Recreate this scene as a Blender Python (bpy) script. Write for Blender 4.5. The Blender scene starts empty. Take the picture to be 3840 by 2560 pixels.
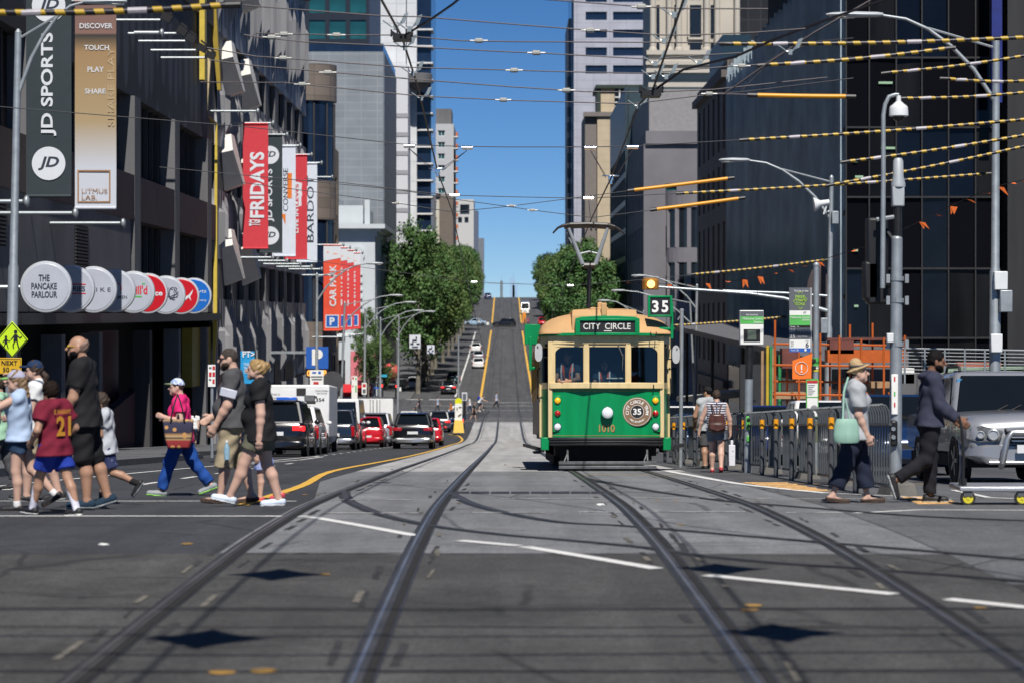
import bpy, math, random
import numpy as np
from mathutils import Vector, Matrix
random.seed(7)
S = bpy.context.scene; COL = S.collection
F, VX, HY, CH = 5553.0, 1163.0, 720.0, 1.85     # focal length, vanishing point (picture units) and eye height of the view
PI = math.pi
V = Vector
# ------------------------------------------------------------------ street profile (height of the road along the street)
_K = [(-400,.05),(0,.0),(12.2,-.01),(18.6,-.06),(25.8,-.24),(28,-.33),(35,-.65),(46,-1.17),(68,-2.25),(92,-3.42),(135,-5.47),(170,-7.1),(182,-7.5),
      (195,-7.75),(213,-7.95),(240,-8.3),(256,-8.45),(268,-8.35),(280,-8.0),(330,-6.55),(375,-5.24),(430,-3.2),(490,-.97),(550,2.3),(605,5.5),(630,6.0),(660,5.9),(720,5.0),(900,0),(1200,-6),(9000,-30)]
_kx = np.array([k[0] for k in _K], float); _kz = np.array([k[1] for k in _K], float)
def _pchip(x):
    h = np.diff(_kx); dl = np.diff(_kz)/h
    m = np.zeros(len(_kx)); m[0] = dl[0]; m[-1] = dl[-1]
    for i in range(1, len(_kx)-1):
        if dl[i-1]*dl[i] > 0:
            w1 = 2*h[i]+h[i-1]; w2 = h[i]+2*h[i-1]
            m[i] = (w1+w2)/(w1/dl[i-1]+w2/dl[i])
    i = np.clip(np.searchsorted(_kx, x)-1, 0, len(h)-1)
    t = (x-_kx[i])/h[i]
    return ((1+2*t)*(1-t)**2*_kz[i] + t*(1-t)**2*h[i]*m[i] + t*t*(3-2*t)*_kz[i+1] + t*t*(t-1)*h[i]*m[i+1])
_GY = np.concatenate([np.arange(-60, 760, 1.0), np.arange(760, 1300, 10.0), np.array([1500, 2000, 3000, 5000, 9000.])])
_GZ = _pchip(_GY)
def zg(y): return float(np.interp(y, _GY, _GZ))
def at(px, py, d):            # a point of the place that the photograph shows at px, py and that stands d metres down the street
    return V(((px-VX)*d/F, d, CH-(py-HY)*d/F))
_dd = np.arange(9, 250, .05); _dy = HY+F/_dd*(CH-np.interp(_dd, _GY, _GZ))
def G(px, py, dz=0):          # point of the road surface
    d = float(np.interp(-py, -_dy, _dd))
    return V(((px-VX)*d/F, d, zg(d)+dz))
def onx(px, py, X):           # point of a wall along the street at the offset X
    s = (px-VX)/X
    return V((X, F/s, CH+(HY-py)/s))
# ------------------------------------------------------------------ objects
def link(o, parent=None):
    COL.objects.link(o)
    if parent: o.parent = parent
    return o
def tag(o, label=None, cat=None, group=None, kind=None):
    if label: o['label'] = label
    if cat: o['category'] = cat
    if group: o['group'] = group
    if kind: o['kind'] = kind
    return o
def thing(name, label, cat, loc=(0,0,0), rz=0, group=None):
    o = bpy.data.objects.new(name, None); o.empty_display_size = .3
    o.location = loc; o.rotation_euler = (0, 0, rz); link(o)
    return tag(o, label, cat, group)
def kids(o): return [c for c in bpy.data.objects if c.parent is o]
def copy_thing(o, loc, rz=None, label=None, group=None, mats=None):
    def rec(a, p):
        c = a.copy(); COL.objects.link(c); c.parent = p
        for ch in list(a.children): rec(ch, c)
        return c
    r = rec(o, None); r.location = loc
    if rz is not None: r.rotation_euler = (0, 0, rz)
    if label: r['label'] = label
    if group: r['group'] = group
    return r
# ------------------------------------------------------------------ materials
_MATS = {}
def _nt(name):
    m = bpy.data.materials.new(name); m.use_nodes = True
    nt = m.node_tree; b = nt.nodes['Principled BSDF']
    return m, nt, b
def mixc(nt, fac, a, b):
    n = nt.nodes.new('ShaderNodeMix'); n.data_type = 'RGBA'
    for i, x in ((0, fac), (6, a), (7, b)):
        if hasattr(x, 'node'): nt.links.new(x, n.inputs[i])
        elif i == 0: n.inputs[0].default_value = x
        else: n.inputs[i].default_value = (*x[:3], 1)
    return n.outputs[2]
def noise(nt, scale, detail=3, vec=None, rough=.55):
    n = nt.nodes.new('ShaderNodeTexNoise'); n.inputs['Scale'].default_value = scale; n.inputs['Detail'].default_value = detail
    n.inputs['Roughness'].default_value = rough
    if vec is not None: nt.links.new(vec, n.inputs['Vector'])
    return n.outputs[0]
def coord(nt, scale=(1,1,1), which='Object', rot=(0,0,0)):
    t = nt.nodes.new('ShaderNodeTexCoord'); mp = nt.nodes.new('ShaderNodeMapping')
    mp.inputs['Scale'].default_value = scale; mp.inputs['Rotation'].default_value = rot
    nt.links.new(t.outputs[which], mp.inputs['Vector']); return mp.outputs[0]
def ramp(nt, val, stops):
    r = nt.nodes.new('ShaderNodeValToRGB'); e = r.color_ramp.elements
    while len(e) < len(stops): e.new(.5)
    for k, (p, c) in zip(e, stops):
        k.position = p; k.color = (*c, 1) if not isinstance(c, (int, float)) else (c, c, c, 1)
    nt.links.new(val, r.inputs[0]); return r.outputs[0]
def bump(nt, b, h, strength=.3, dist=.01):
    n = nt.nodes.new('ShaderNodeBump'); n.inputs['Strength'].default_value = strength; n.inputs['Distance'].default_value = dist
    nt.links.new(h, n.inputs['Height']); nt.links.new(n.outputs[0], b.inputs['Normal'])
def M(name, col=(.5,.5,.5), rough=.6, metal=0, var=.15, scale=3, bmp=0, coat=0, spec=.5, stretch=(1,1,1), emis=None, estr=1):
    if name in _MATS: return _MATS[name]
    m, nt, b = _nt(name)
    b.inputs['Roughness'].default_value = rough; b.inputs['Metallic'].default_value = metal
    b.inputs['Coat Weight'].default_value = coat; b.inputs['Specular IOR Level'].default_value = spec
    co = coord(nt, stretch)
    if var > 0:
        n = ramp(nt, noise(nt, scale, 4, co), [(.3, 0.), (.7, 1.)])
        nt.links.new(mixc(nt, n, [c*(1-var) for c in col], [min(1, c*(1+var)) for c in col]), b.inputs['Base Color'])
    else: b.inputs['Base Color'].default_value = (*col, 1)
    if bmp: bump(nt, b, noise(nt, scale*8, 3, co), bmp, .02)
    if emis:
        b.inputs['Emission Color'].default_value = (*emis, 1); b.inputs['Emission Strength'].default_value = estr
    _MATS[name] = m; return m
def M_tiles(name, col, joint, w, h, plane='xz', mort=.02, rough=.5, var=.08, offset=0., spec=.5, metal=0):
    if name in _MATS: return _MATS[name]
    m, nt, b = _nt(name)
    t = nt.nodes.new('ShaderNodeTexCoord'); sp = nt.nodes.new('ShaderNodeSeparateXYZ'); cb = nt.nodes.new('ShaderNodeCombineXYZ')
    nt.links.new(t.outputs['Object'], sp.inputs[0])
    nt.links.new(sp.outputs['XYZ'.index(plane[0].upper())], cb.inputs[0]); nt.links.new(sp.outputs[2], cb.inputs[1])
    br = nt.nodes.new('ShaderNodeTexBrick'); nt.links.new(cb.outputs[0], br.inputs['Vector'])
    br.offset = offset; br.inputs['Scale'].default_value = 1; br.inputs['Mortar Size'].default_value = mort
    br.inputs['Brick Width'].default_value = w; br.inputs['Row Height'].default_value = h; br.inputs['Mortar Smooth'].default_value = .1
    br.inputs['Color1'].default_value = (*[c*(1-var) for c in col], 1); br.inputs['Color2'].default_value = (*[min(1, c*(1+var)) for c in col], 1)
    br.inputs['Mortar'].default_value = (*joint, 1)
    n = ramp(nt, noise(nt, .35, 5, t.outputs['Object']), [(.3, .8), (.7, 1.)])
    mx = nt.nodes.new('ShaderNodeMix'); mx.data_type = 'RGBA'; mx.blend_type = 'MULTIPLY'; mx.inputs[0].default_value = 1
    nt.links.new(br.outputs[0], mx.inputs[6]); nt.links.new(n, mx.inputs[7])
    nt.links.new(mx.outputs[2], b.inputs['Base Color'])
    b.inputs['Roughness'].default_value = rough; b.inputs['Specular IOR Level'].default_value = spec; b.inputs['Metallic'].default_value = metal
    _MATS[name] = m; return m
def M_glass(name, tint=(.6,.65,.65), fac=.16):
    if name in _MATS: return _MATS[name]
    m, nt, b = _nt(name); out = nt.nodes['Material Output']
    tr = nt.nodes.new('ShaderNodeBsdfTransparent'); tr.inputs[0].default_value = (*tint, 1)
    gl = nt.nodes.new('ShaderNodeBsdfGlossy'); gl.inputs['Roughness'].default_value = .03
    mx = nt.nodes.new('ShaderNodeMixShader'); mx.inputs[0].default_value = fac
    nt.links.new(tr.outputs[0], mx.inputs[1]); nt.links.new(gl.outputs[0], mx.inputs[2]); nt.links.new(mx.outputs[0], out.inputs[0])
    nt.nodes.remove(b); _MATS[name] = m; return m
# ------------------------------------------------------------------ mesh builder
_TX = {}
def text_geo(s, bold=0., shear=0., space=1.):
    k = (s, bold, shear, space)
    if k not in _TX:
        cu = bpy.data.curves.new('t', 'FONT'); cu.body = s; cu.size = 1; cu.offset = bold; cu.shear = shear; cu.resolution_u = 3
        cu.space_character = space; cu.fill_mode = 'BOTH'
        o = bpy.data.objects.new('t', cu); COL.objects.link(o)
        me = o.evaluated_get(bpy.context.evaluated_depsgraph_get()).to_mesh()
        vs = [tuple(v.co[:2]) for v in me.vertices]; fs = [tuple(p.vertices) for p in me.polygons]
        bpy.data.objects.remove(o); bpy.data.curves.remove(cu)
        xs = [v[0] for v in vs]; ys = [v[1] for v in vs]
        x0, x1, y0, y1 = min(xs), max(xs), min(ys), max(ys)
        _TX[k] = ([(v[0]-x0, v[1]-y0) for v in vs], fs, x1-x0, y1-y0)
    return _TX[k]
class MB:
    def __init__(s): s.v = []; s.f = []; s.m = []; s.k = 0
    def add(s, vs, fs):
        n = len(s.v); s.v += [tuple(x) for x in vs]; s.f += [tuple(i+n for i in f) for f in fs]; s.m += [s.k]*len(fs); return s
    def mat(s, k): s.k = k; return s
    def poly(s, *p): return s.add(p, [tuple(range(len(p)))])
    def bx(s, x0, x1, y0, y1, z0, z1):
        return s.add([(x0,y0,z0),(x1,y0,z0),(x1,y1,z0),(x0,y1,z0),(x0,y0,z1),(x1,y0,z1),(x1,y1,z1),(x0,y1,z1)],
                     [(3,2,1,0),(4,5,6,7),(0,1,5,4),(1,2,6,5),(2,3,7,6),(3,0,4,7)])
    def box(s, c, sz, R=None):
        n = len(s.v); h = [a/2 for a in sz]; s.bx(-h[0],h[0],-h[1],h[1],-h[2],h[2])
        R = R or Matrix.Identity(3); c = V(c)
        for i in range(n, len(s.v)): s.v[i] = tuple(c+R@V(s.v[i]))
        return s
    def hexa(s, p): return s.add(p, [(3,2,1,0),(4,5,6,7),(0,1,5,4),(1,2,6,5),(2,3,7,6),(3,0,4,7)])
    def loft(s, rings, cap=True):
        n = len(rings[0]); vs = [p for r in rings for p in r]; fs = []
        for i in range(len(rings)-1):
            for j in range(n):
                k = (j+1) % n; fs.append((i*n+j, i*n+k, (i+1)*n+k, (i+1)*n+j))
        if cap: fs += [tuple(range(n-1, -1, -1)), tuple(range((len(rings)-1)*n, len(rings)*n))]
        return s.add(vs, fs)
    def tube(s, pts, r, n=8, cap=True):
        pts = [V(p) for p in pts]; rr = r if isinstance(r, (list, tuple)) else [r]*len(pts)
        rings = []; t0 = (pts[1]-pts[0]).normalized()
        a = t0.orthogonal().normalized()
        for i, p in enumerate(pts):
            t = (pts[min(i+1, len(pts)-1)]-pts[max(i-1, 0)]).normalized()
            a = (a-t*a.dot(t)).normalized(); b = t.cross(a)
            rings.append([p+(a*math.cos(2*PI*j/n)+b*math.sin(2*PI*j/n))*rr[i] for j in range(n)])
        return s.loft(rings, cap)
    def cyl(s, a, b, r, r2=None, n=12): return s.tube([a, b], [r, r if r2 is None else r2], n)
    def lathe(s, prof, o=(0,0,0), ax=(0,0,1), n=16):
        ax = V(ax).normalized(); a = ax.orthogonal().normalized(); b = ax.cross(a); o = V(o)
        return s.loft([[o+ax*z+(a*math.cos(2*PI*j/n)+b*math.sin(2*PI*j/n))*max(r, 1e-4) for j in range(n)] for r, z in prof])
    def ell(s, c, r, nu=12, nv=8, R=None):
        c = V(c); R = R or Matrix.Identity(3); r = r if isinstance(r, (tuple, list)) else (r, r, r)
        return s.loft([[c+R@V((r[0]*math.sin(t)*math.cos(2*PI*j/nu), r[1]*math.sin(t)*math.sin(2*PI*j/nu), -r[2]*math.cos(t))) for j in range(nu)]
                       for t in [max(.02, min(PI-.02, PI*i/nv)) for i in range(nv+1)]])
    def prism(s, pts, d):          # planar polygon (3D points) pushed by the vector d
        p = [V(q) for q in pts]; d = V(d); n = len(p)
        return s.add(p+[q+d for q in p], [tuple(range(n-1, -1, -1)), tuple(range(n, 2*n))]+[(i, (i+1) % n, n+(i+1) % n, n+i) for i in range(n)])
    def disc(s, c, r, u, v, n=24, d=None):
        c, u, v = V(c), V(u), V(v); p = [c+(u*math.cos(2*PI*i/n)+v*math.sin(2*PI*i/n))*r for i in range(n)]
        return s.prism(p, d) if d is not None else s.poly(*p)
    def text(s, t, c, u, v, h, w=None, bold=0., shear=0., depth=.006, align='c', space=1.):
        """lettering: c the centre (or left end) of the line, u reading direction, v up, h capital height"""
        vs, fs, tw, th = text_geo(t, bold, shear, space); k = h/(.7 if th < .7 else th) if True else 1
        u, v, c = V(u).normalized(), V(v).normalized(), V(c); kx = k if w is None else w/tw
        nrm = u.cross(v); ox = {'c': -tw*kx/2, 'l': 0, 'r': -tw*kx}[align]
        return s.add([c+u*(x*kx+ox)+v*(y*k-th*k/2)+nrm*depth for x, y in vs], fs)
    def build(s, name, mats, parent=None, smooth=None, bevel=0, world=False, seg=2, label=None):
        me = bpy.data.meshes.new(name); vs = s.v
        if world and parent:
            l = V((0,0,0)); q = parent
            while q: l = l+q.location; q = q.parent
            vs = [(a-l.x, b-l.y, c-l.z) for a, b, c in vs]
        me.from_pydata(vs, [], s.f)
        mats = mats if isinstance(mats, (list, tuple)) else [mats]
        for m in mats: me.materials.append(m)
        if len(mats) > 1: me.polygons.foreach_set('material_index', s.m)
        fix_normals(me)
        if smooth is not None:
            me.polygons.foreach_set('use_smooth', [True]*len(s.f)); me.set_sharp_from_angle(angle=math.radians(smooth))
        me.update()
        o = bpy.data.objects.new(name, me); link(o, parent)
        if bevel:
            b = o.modifiers.new('Bevel', 'BEVEL'); b.width = bevel; b.segments = seg; b.limit_method = 'ANGLE'; b.angle_limit = .6
            if smooth is None: me.polygons.foreach_set('use_smooth', [True]*len(s.f)); me.set_sharp_from_angle(angle=.5); b.harden_normals = False
        if label: o['label'] = label
        return o
def fix_normals(me):
    import bmesh
    bm = bmesh.new(); bm.from_mesh(me); bmesh.ops.recalc_face_normals(bm, faces=bm.faces); bm.to_mesh(me); bm.free()
def inst(mesh_obj, loc, parent, name=None, rot=(0,0,0), scale=(1,1,1)):
    o = mesh_obj.copy(); COL.objects.link(o); o.parent = parent; o.location = loc; o.rotation_euler = rot; o.scale = scale
    return o
X_, Y_, Z_ = V((1,0,0)), V((0,1,0)), V((0,0,1))
# ------------------------------------------------------------------ ground, road, tracks, markings
def asphalt(name, base, var=.25, rough=.8, grit=.5, streak=True):
    m, nt, b = _nt(name); g = coord(nt)
    n1 = ramp(nt, noise(nt, 45, 2, g), [(.3, 0.), (.72, 1.)])
    n2 = ramp(nt, noise(nt, .55, 6, g, .65), [(.32, 0.), (.68, 1.)])
    n3 = ramp(nt, noise(nt, 1, 4, coord(nt, (1.6, .05, 1)), .6), [(.35, 0.), (.65, 1.)])
    c = mixc(nt, n1, [x*(1-grit*.5) for x in base], [min(1, x*(1+grit*.5)) for x in base])
    dk = mixc(nt, n2, [1-var]*3, [1+var*.6]*3); st = mixc(nt, n3, [.8]*3, [1.12]*3)
    for k in ([dk, st] if streak else [dk]):
        mx = nt.nodes.new('ShaderNodeMix'); mx.data_type = 'RGBA'; mx.blend_type = 'MULTIPLY'; mx.inputs[0].default_value = 1
        nt.links.new(c, mx.inputs[6]); nt.links.new(k, mx.inputs[7]); c = mx.outputs[2]
    # dark oil spots and cracks with shapes of their own
    vo = nt.nodes.new('ShaderNodeTexVoronoi'); vo.inputs['Scale'].default_value = .5; nt.links.new(coord(nt, (1, .5, 1)), vo.inputs['Vector'])
    sp = ramp(nt, vo.outputs['Distance'], [(.05, 1.), (.14, 0.)])
    c = mixc(nt, sp, c, [x*.62 for x in base]) if True else c
    n4 = ramp(nt, noise(nt, 7, 5, g, .7), [(.3, 0.), (.7, 1.)]); mx = nt.nodes.new('ShaderNodeMix'); mx.data_type = 'RGBA'; mx.blend_type = 'MULTIPLY'; mx.inputs[0].default_value = 1
    nt.links.new(c, mx.inputs[6]); nt.links.new(mixc(nt, n4, [.8]*3, [1.16]*3), mx.inputs[7]); c = mx.outputs[2]
    wp = nt.nodes.new('ShaderNodeVectorMath'); wp.operation = 'ADD'; nz = nt.nodes.new('ShaderNodeTexNoise'); nz.inputs['Scale'].default_value = 1.6; nz.inputs['Detail'].default_value = 5; nt.links.new(g, wp.inputs[0]); nt.links.new(nz.outputs['Color'], wp.inputs[1])
    ck = nt.nodes.new('ShaderNodeTexVoronoi'); ck.feature = 'DISTANCE_TO_EDGE'; ck.inputs['Scale'].default_value = .42; nt.links.new(wp.outputs[0], ck.inputs['Vector'])
    cm = nt.nodes.new('ShaderNodeMath'); cm.operation = 'MULTIPLY'; nt.links.new(ramp(nt, ck.outputs['Distance'], [(.006, 1.), (.014, 0.)]), cm.inputs[0]); nt.links.new(ramp(nt, noise(nt, .3, 3, g), [(.47, 0.), (.53, .75)]), cm.inputs[1])
    c = mixc(nt, cm.outputs[0], c, [x*.35 for x in base])
    nt.links.new(c, b.inputs['Base Color']); b.inputs['Roughness'].default_value = rough; b.inputs['Specular IOR Level'].default_value = .35
    bump(nt, b, noise(nt, 60, 2, g), .5, .006)
    return m
A_road = asphalt('asphalt', (.085, .087, .093), .25, .8, .7); A_lane = asphalt('dark_lane_asphalt', (.05, .053, .06), .25, .8, .8)
A_mid = asphalt('worn_asphalt', (.185, .19, .198), .22, .8, .7); A_near = asphalt('patched_asphalt', (.068, .0675, .066), .35, .8, .9)  # near patch: real dark patching, deepened to carry the lens vignette
A_conc = asphalt('track_concrete', (.37, .37, .372), .16, .85, .35); A_foot = asphalt('bluestone', (.12, .122, .13), .25, .75, .3, False)
GXS = [-600, -200, -90, -50, -30, -20, -15, -11, -8, -5, -3, 0, 3, 5, 8, 11, 15, 20, 30, 50, 90, 200, 600]
def sheet(name, ys, x0, x1, dz, mat, x0f=None, xs=None):
    mb = MB(); xs = xs or [x0, x1]; n = len(xs)
    vs = []; 
    for y in ys:
        z = zg(y)+dz
        vs += [(x, y, z) for x in xs]
    fs = [(i*n+j, i*n+j+1, (i+1)*n+j+1, (i+1)*n+j) for i in range(len(ys)-1) for j in range(n-1)]
    mb.add(vs, fs); o = mb.build(name, mat); tag(o, kind='structure'); return o
def yr(a, b):
    r = [a]+[float(k) for k in range(math.ceil(a), math.floor(b)+1) if a < k < b]+[b]; return r
sheet('ground', list(_GY), 0, 0, 0, A_road, xs=GXS)
sheet('road', yr(19.3, 250), -9.6, -2.1, .003, A_lane)
mb_ = MB(); ys_ = yr(19.3, 47.2)
rj = random.Random(2); lx = lambda y: -2.3-.63*min(1, max(0, (y-29)/9)); vs_ = [p for i, y in enumerate(ys_) for p in ((lx(y), y+(rj.uniform(-.25,.1) if i == 0 else 0), zg(y)+.0045), (-1.2, y+(rj.uniform(-.3,.1) if i == 0 else 0), zg(y)+.0045), (.2, y+(rj.uniform(-.3,.1) if i == 0 else 0), zg(y)+.0045), (1.6, y+(rj.uniform(-.3,.1) if i == 0 else 0), zg(y)+.0045), (3.5, y, zg(y)+.0045))]
mb_.add(vs_, [(i*5+j, i*5+j+1, (i+1)*5+j+1, (i+1)*5+j) for i in range(len(ys_)-1) for j in range(4)]); tag(mb_.build('track_bed', A_mid), kind='structure')
sheet('track_bed', yr(47.2, 221), -2.93, 3.5, .004, A_conc)
sheet('vignette_road_patch', yr(2, 19.32), -7.0, 3.5, .004, A_near); sheet('vignette_road_patch', yr(2, 16.9), 3.52, 9, .004, asphalt('right_vignette_asphalt', (.045, .0445, .043), .35, .8, .9)); sheet('road', yr(16.9, 36), 3.52, 12, .004, asphalt('right_worn_asphalt', (.12, .123, .13), .22, .8, .8))  # right near sheet is coloured extra dark to imitate the lens vignette
def ribbon(mb, pts, w, dz=.008, side=None):
    """flat strip of width w along ground points (x, y)"""
    P = [V((p[0], p[1])) for p in pts]; Q = []
    for a, b in zip(P, P[1:]):
        n = max(1, int((b-a).length/1.0)); Q += [a+(b-a)*i/n for i in range(n)]
    Q.append(P[-1]); vs = []
    for i, p in enumerate(Q):
        t = (Q[min(i+1, len(Q)-1)]-Q[max(i-1, 0)]).normalized(); nrm = V((-t.y, t.x))*w/2
        for q in (p+nrm, p-nrm): vs.append((q.x, q.y, zg(q.y)+dz))
    mb.add(vs, [(2*i, 2*i+1, 2*i+3, 2*i+2) for i in range(len(Q)-1)])
def gpts(l): return [tuple(G(*p)[:2]) for p in l]
def smooth_line(P, n=6):
    out = []
    for i in range(len(P)-1):
        p0, p1, p2, p3 = (V(P[max(i-1, 0)]), V(P[i]), V(P[i+1]), V(P[min(i+2, len(P)-1)]))
        for k in range(n):
            t = k/n; out.append(tuple(.5*((2*p1)+(p2-p0)*t+(2*p0-5*p1+4*p2-p3)*t*t+(3*p1-p0-3*p2+p3)*t**3)))
    out.append(tuple(P[-1])); return out
m_seal = M('rail_sealant', (.032, .033, .036), .55, var=.4, scale=2, stretch=(3, .4, 1)); m_rail = M('rail_steel', (.06,.058,.058), .5, .2, var=.3, scale=1.5)
m_groove = M('rail_groove', (.012, .011, .01), .9, var=.2)
RAILS = (-2.18, -.745, 1.29, 2.725)
CURV = [[(790,1128),(800,1150),(862,1178),(985,1207),(1150,1228),(1300,1241),(1480,1258),(1610,1277),(1780,1293),(1960,1305),(2160,1320),(2400,1340)],
        [(1036,1134),(1085,1158),(1170,1180),(1290,1200),(1430,1208),(1600,1222),(1740,1234),(1960,1252),(2400,1290)],
        [(1338,1096),(1400,1110),(1500,1128),(1650,1149),(1780,1160),(1950,1174),(2150,1188),(2400,1198)]]
CURV = [smooth_line(gpts(c)) for c in CURV]
a, b, c, e_ = MB(), MB(), MB(), MB()
for x in RAILS:
    ribbon(a, [(x, 3), (x, 222)], .175, .008); ribbon(b, [(x-.02, 3), (x-.02, 655)], .075, .0125); ribbon(c, [(x+.045, 3), (x+.045, 222)], .045, .0125); ribbon(e_, [(x-.03, 3), (x-.03, 222)], .02, .0165)
for l in CURV: ribbon(a, l, .16, .0085); ribbon(b, l, .06, .0135)
for o in (e_.build('tram_rail', M('polished_rail', (.5,.5,.5), .3, .9, var=.3, scale=1)), a.build('rail_surround', m_seal), b.build('tram_rail', m_rail), c.build('rail_groove', m_groove)): tag(o, kind='structure')
# markings, worn where traffic has rubbed them away
def paint(name, col, wear=.45):
    m, nt, b = _nt(name); g = coord(nt); out = nt.nodes['Material Output']
    n = ramp(nt, noise(nt, 5, 6, g, .75), [(wear-.08, 0.), (wear+.06, 1.)])
    nt.links.new(mixc(nt, n, [x*.3+.06 for x in col], col), b.inputs['Base Color']); b.inputs['Roughness'].default_value = .6
    return m
m_white = paint('white_road_paint', (.72, .72, .7), .38); m_yel = paint('yellow_road_paint', (.72, .42, .06), .33); m_wornw = paint('worn_white_paint', (.55, .55, .54), .5)
mw, my, mo, msp = MB(), MB(), MB(), MB()
for d in (28.25, 24.45):
    ribbon(mw, [(-8.4, d), (-2.45, d-.05)], .12)
ribbon(mw, [(-2.45, 24.4), (-2.0, 24.35)], .16)
for seg in ([(-1.95,24.2),(-.8,21.3)], [(-.4,20.7),(.1,20.1)], [(.15,20.0),(1.12,18.0)], [(1.45,17.5),(2.6,16.2)], [(2.9,15.9),(4.6,13.9)]): ribbon(mw, seg, .13, .0095)
for x0, x1, d in ((-.1,1.15,29.1),(1.5,2.55,29.3),(2.85,3.2,29.2),(3.4,4.6,29.0),(4.9,6.2,28.9),(-.35,.4,25.1),(.75,1.1,25.2),(1.5,2.5,25.3),(2.9,3.5,25.1),(-1.9,-.9,25.0),(-.65,-.5,28.8),(-2.0,-1.1,28.7)): ribbon(mo, [(x0,d),(x1,d-.03)], .12, .0095)
ribbon(mw, [(3.6,25.0),(4.4,25.7),(8.2,25.3)], .1)
ribbon(mw, smooth_line(gpts([(1522,1080),(1600,1094),(1690,1110),(1790,1122),(1900,1133)])), .16, .011)
ribbon(mw, gpts([(1925,1134),(2060,1140),(2180,1148)]), .1, .011); ribbon(mw, gpts([(2190,1126),(2270,1143),(2420,1150)]), .1, .011)
ribbon(mw, [(-7.4, 34), (-6.62, 54), (-6.2, 70), (-6.05, 78)], .1, .009)
for k in range(34): ribbon(mw, [(-6.0+.012*k, 76+k*3.6), (-6.0+.012*(k+.35), 77.2+k*3.6)], .1, .009)
for k in range(6): ribbon(mw, [(-5.42+.03*k, 35.8+k*4.4), (-5.42+.03*k, 37.6+k*4.4)], .1, .009)
ribbon(mw, [(-6.35, 55), (-5.7, 67), (-5.75, 76)], .1, .009)
ribbon(my, smooth_line([(-2.93,26.8),(-2.93,30),(-3.0,36),(-3.4,47),(-3.25,62),(-3.1,78),(-3.05,110),(-3.15,150),(-3.2,176),(-3.7,188)],4), .15, .011)
ribbon(my, [(-3.7,188),(-4.6,192)], .15, .011)
# beyond the cross street: the yellow lines of the tram reserve, edge lines, crossing lines
ribbon(my, [(-3.0, 276), (-3.0, 478)], .3, .012); ribbon(my, [(3.15, 278), (3.15, 476)], .3, .012)
ribbon(my, [(-3.0, 507), (-3.0, 628)], .3, .012); ribbon(my, [(3.15, 507), (3.15, 628)], .3, .012)
for x0, x1, d in ((-2.9,3.4,221.6),(-9,11,224.5),(-11,11,229),(-10,11,258),(-10,11,268),(-5,6,274)): ribbon(mo, [(x0,d),(x1,d)], .45, .012)
ribbon(mw, [(-8.9,279),(-5.2,279)], .7, .012); ribbon(mw, [(-11.6,279),(-9.6,279)], .6, .012); ribbon(mw, [(-6.2,250),(-5.8,268)], .3, .012)
ribbon(mw, [(-6.0,284),(-6.0,470)], .22, .012)
for k in range(9): ribbon(mo, [(-2.7,233+k*.1),(3,233+k*.1)], .05, .0121+k*.001)
for px, py, wv in ((510,1546,.2),(605,1543,.2),(746,1320,.12),(1730,1392,.16),(1722,1402,.16),(2252,1398,.12),(1564,1206,.1),(700,1136,.1),(660,1134,.08),(430,1250,.14),(1510,1151,.08),(1553,1151,.08)):
    p = G(px, py); msp.disc((p.x, p.y, p.z+.0105), wv*.36, X_, Y_*1.1, 14)
for x0,x1,d in ((1.42,2.6,43.7),(2.75,3.3,43.3),(4.3,5.4,36.4),(5.6,6.4,36.2)): ribbon(my, [(x0,d),(x1,d)], .09, .0105)
for o in (msp.build('lane_marking', paint('spot_paint', (.4,.23,.05), .4)), mw.build('lane_marking', m_white), my.build('lane_marking', m_yel), mo.build('lane_marking', m_wornw)): tag(o, kind='structure')
# cracks, seams and patched strips in the asphalt, with painted wire shadows
ms = MB()
for d, x0, x1 in ((15.4,-7,8),(14.4,-5,8),(12.55,-6,7),(19.35,-2.1,-.8),(19.3,-.7,1.2)):  # the long lines paint shadows of the span wires; the short ones are seams
    l = [(x0+(x1-x0)*i/14, d+random.uniform(-.03,.03)) for i in range(15)]; ribbon(ms, l, .05, .0075)
for k in range(26):
    x, y = random.uniform(-6, 6), random.uniform(13, 42); l = [(x, y)]
    for i in range(5): l.append((l[-1][0]+random.uniform(.1,.5), l[-1][1]+random.uniform(-.15,.15)))
    ribbon(ms, l, .018, .0072)
for x in (-.76,-2.18,1.28,2.73):          # ragged edges where the sealant has broken away beside the rails
    for k in range(22):
        y = random.uniform(11.5, 40); sx = random.choice((-1,1)); ribbon(ms, [(x+sx*.17,y),(x+sx*.19,y+random.uniform(.3,1.1))], random.uniform(.02,.06), .0078)
tag(ms.build('asphalt_mark', M('tar_and_wire_shadow', (.03,.03,.031), .8, var=.5, scale=6)), kind='structure')
mp = MB()
for k in range(46):
    x = random.choice(RAILS)+random.choice((-1,1))*random.uniform(.15,.24); y = random.uniform(11.5,50); ribbon(mp, [(x,y),(x+random.uniform(-.03,.03),y+random.uniform(.2,.8))], random.uniform(.015,.05), .0105)
tag(mp.build('asphalt_mark', M('pale_grit', (.13,.12,.1), .9, var=.5, scale=9)), kind='structure')
m_man = M('cast_iron', (.06,.06,.065), .6, .5, var=.3)
cv = MB()
for i in range(8): x0 = 1.28-2.0+.26*i; cv.bx(x0, x0+.24, 30.9, 31.5, zg(31.2)+.006, zg(31.2)+.011)
tag(cv.build('drain_cover', m_man), 'row of small square iron drain covers set into the asphalt between the rails', 'drain cover')
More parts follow.
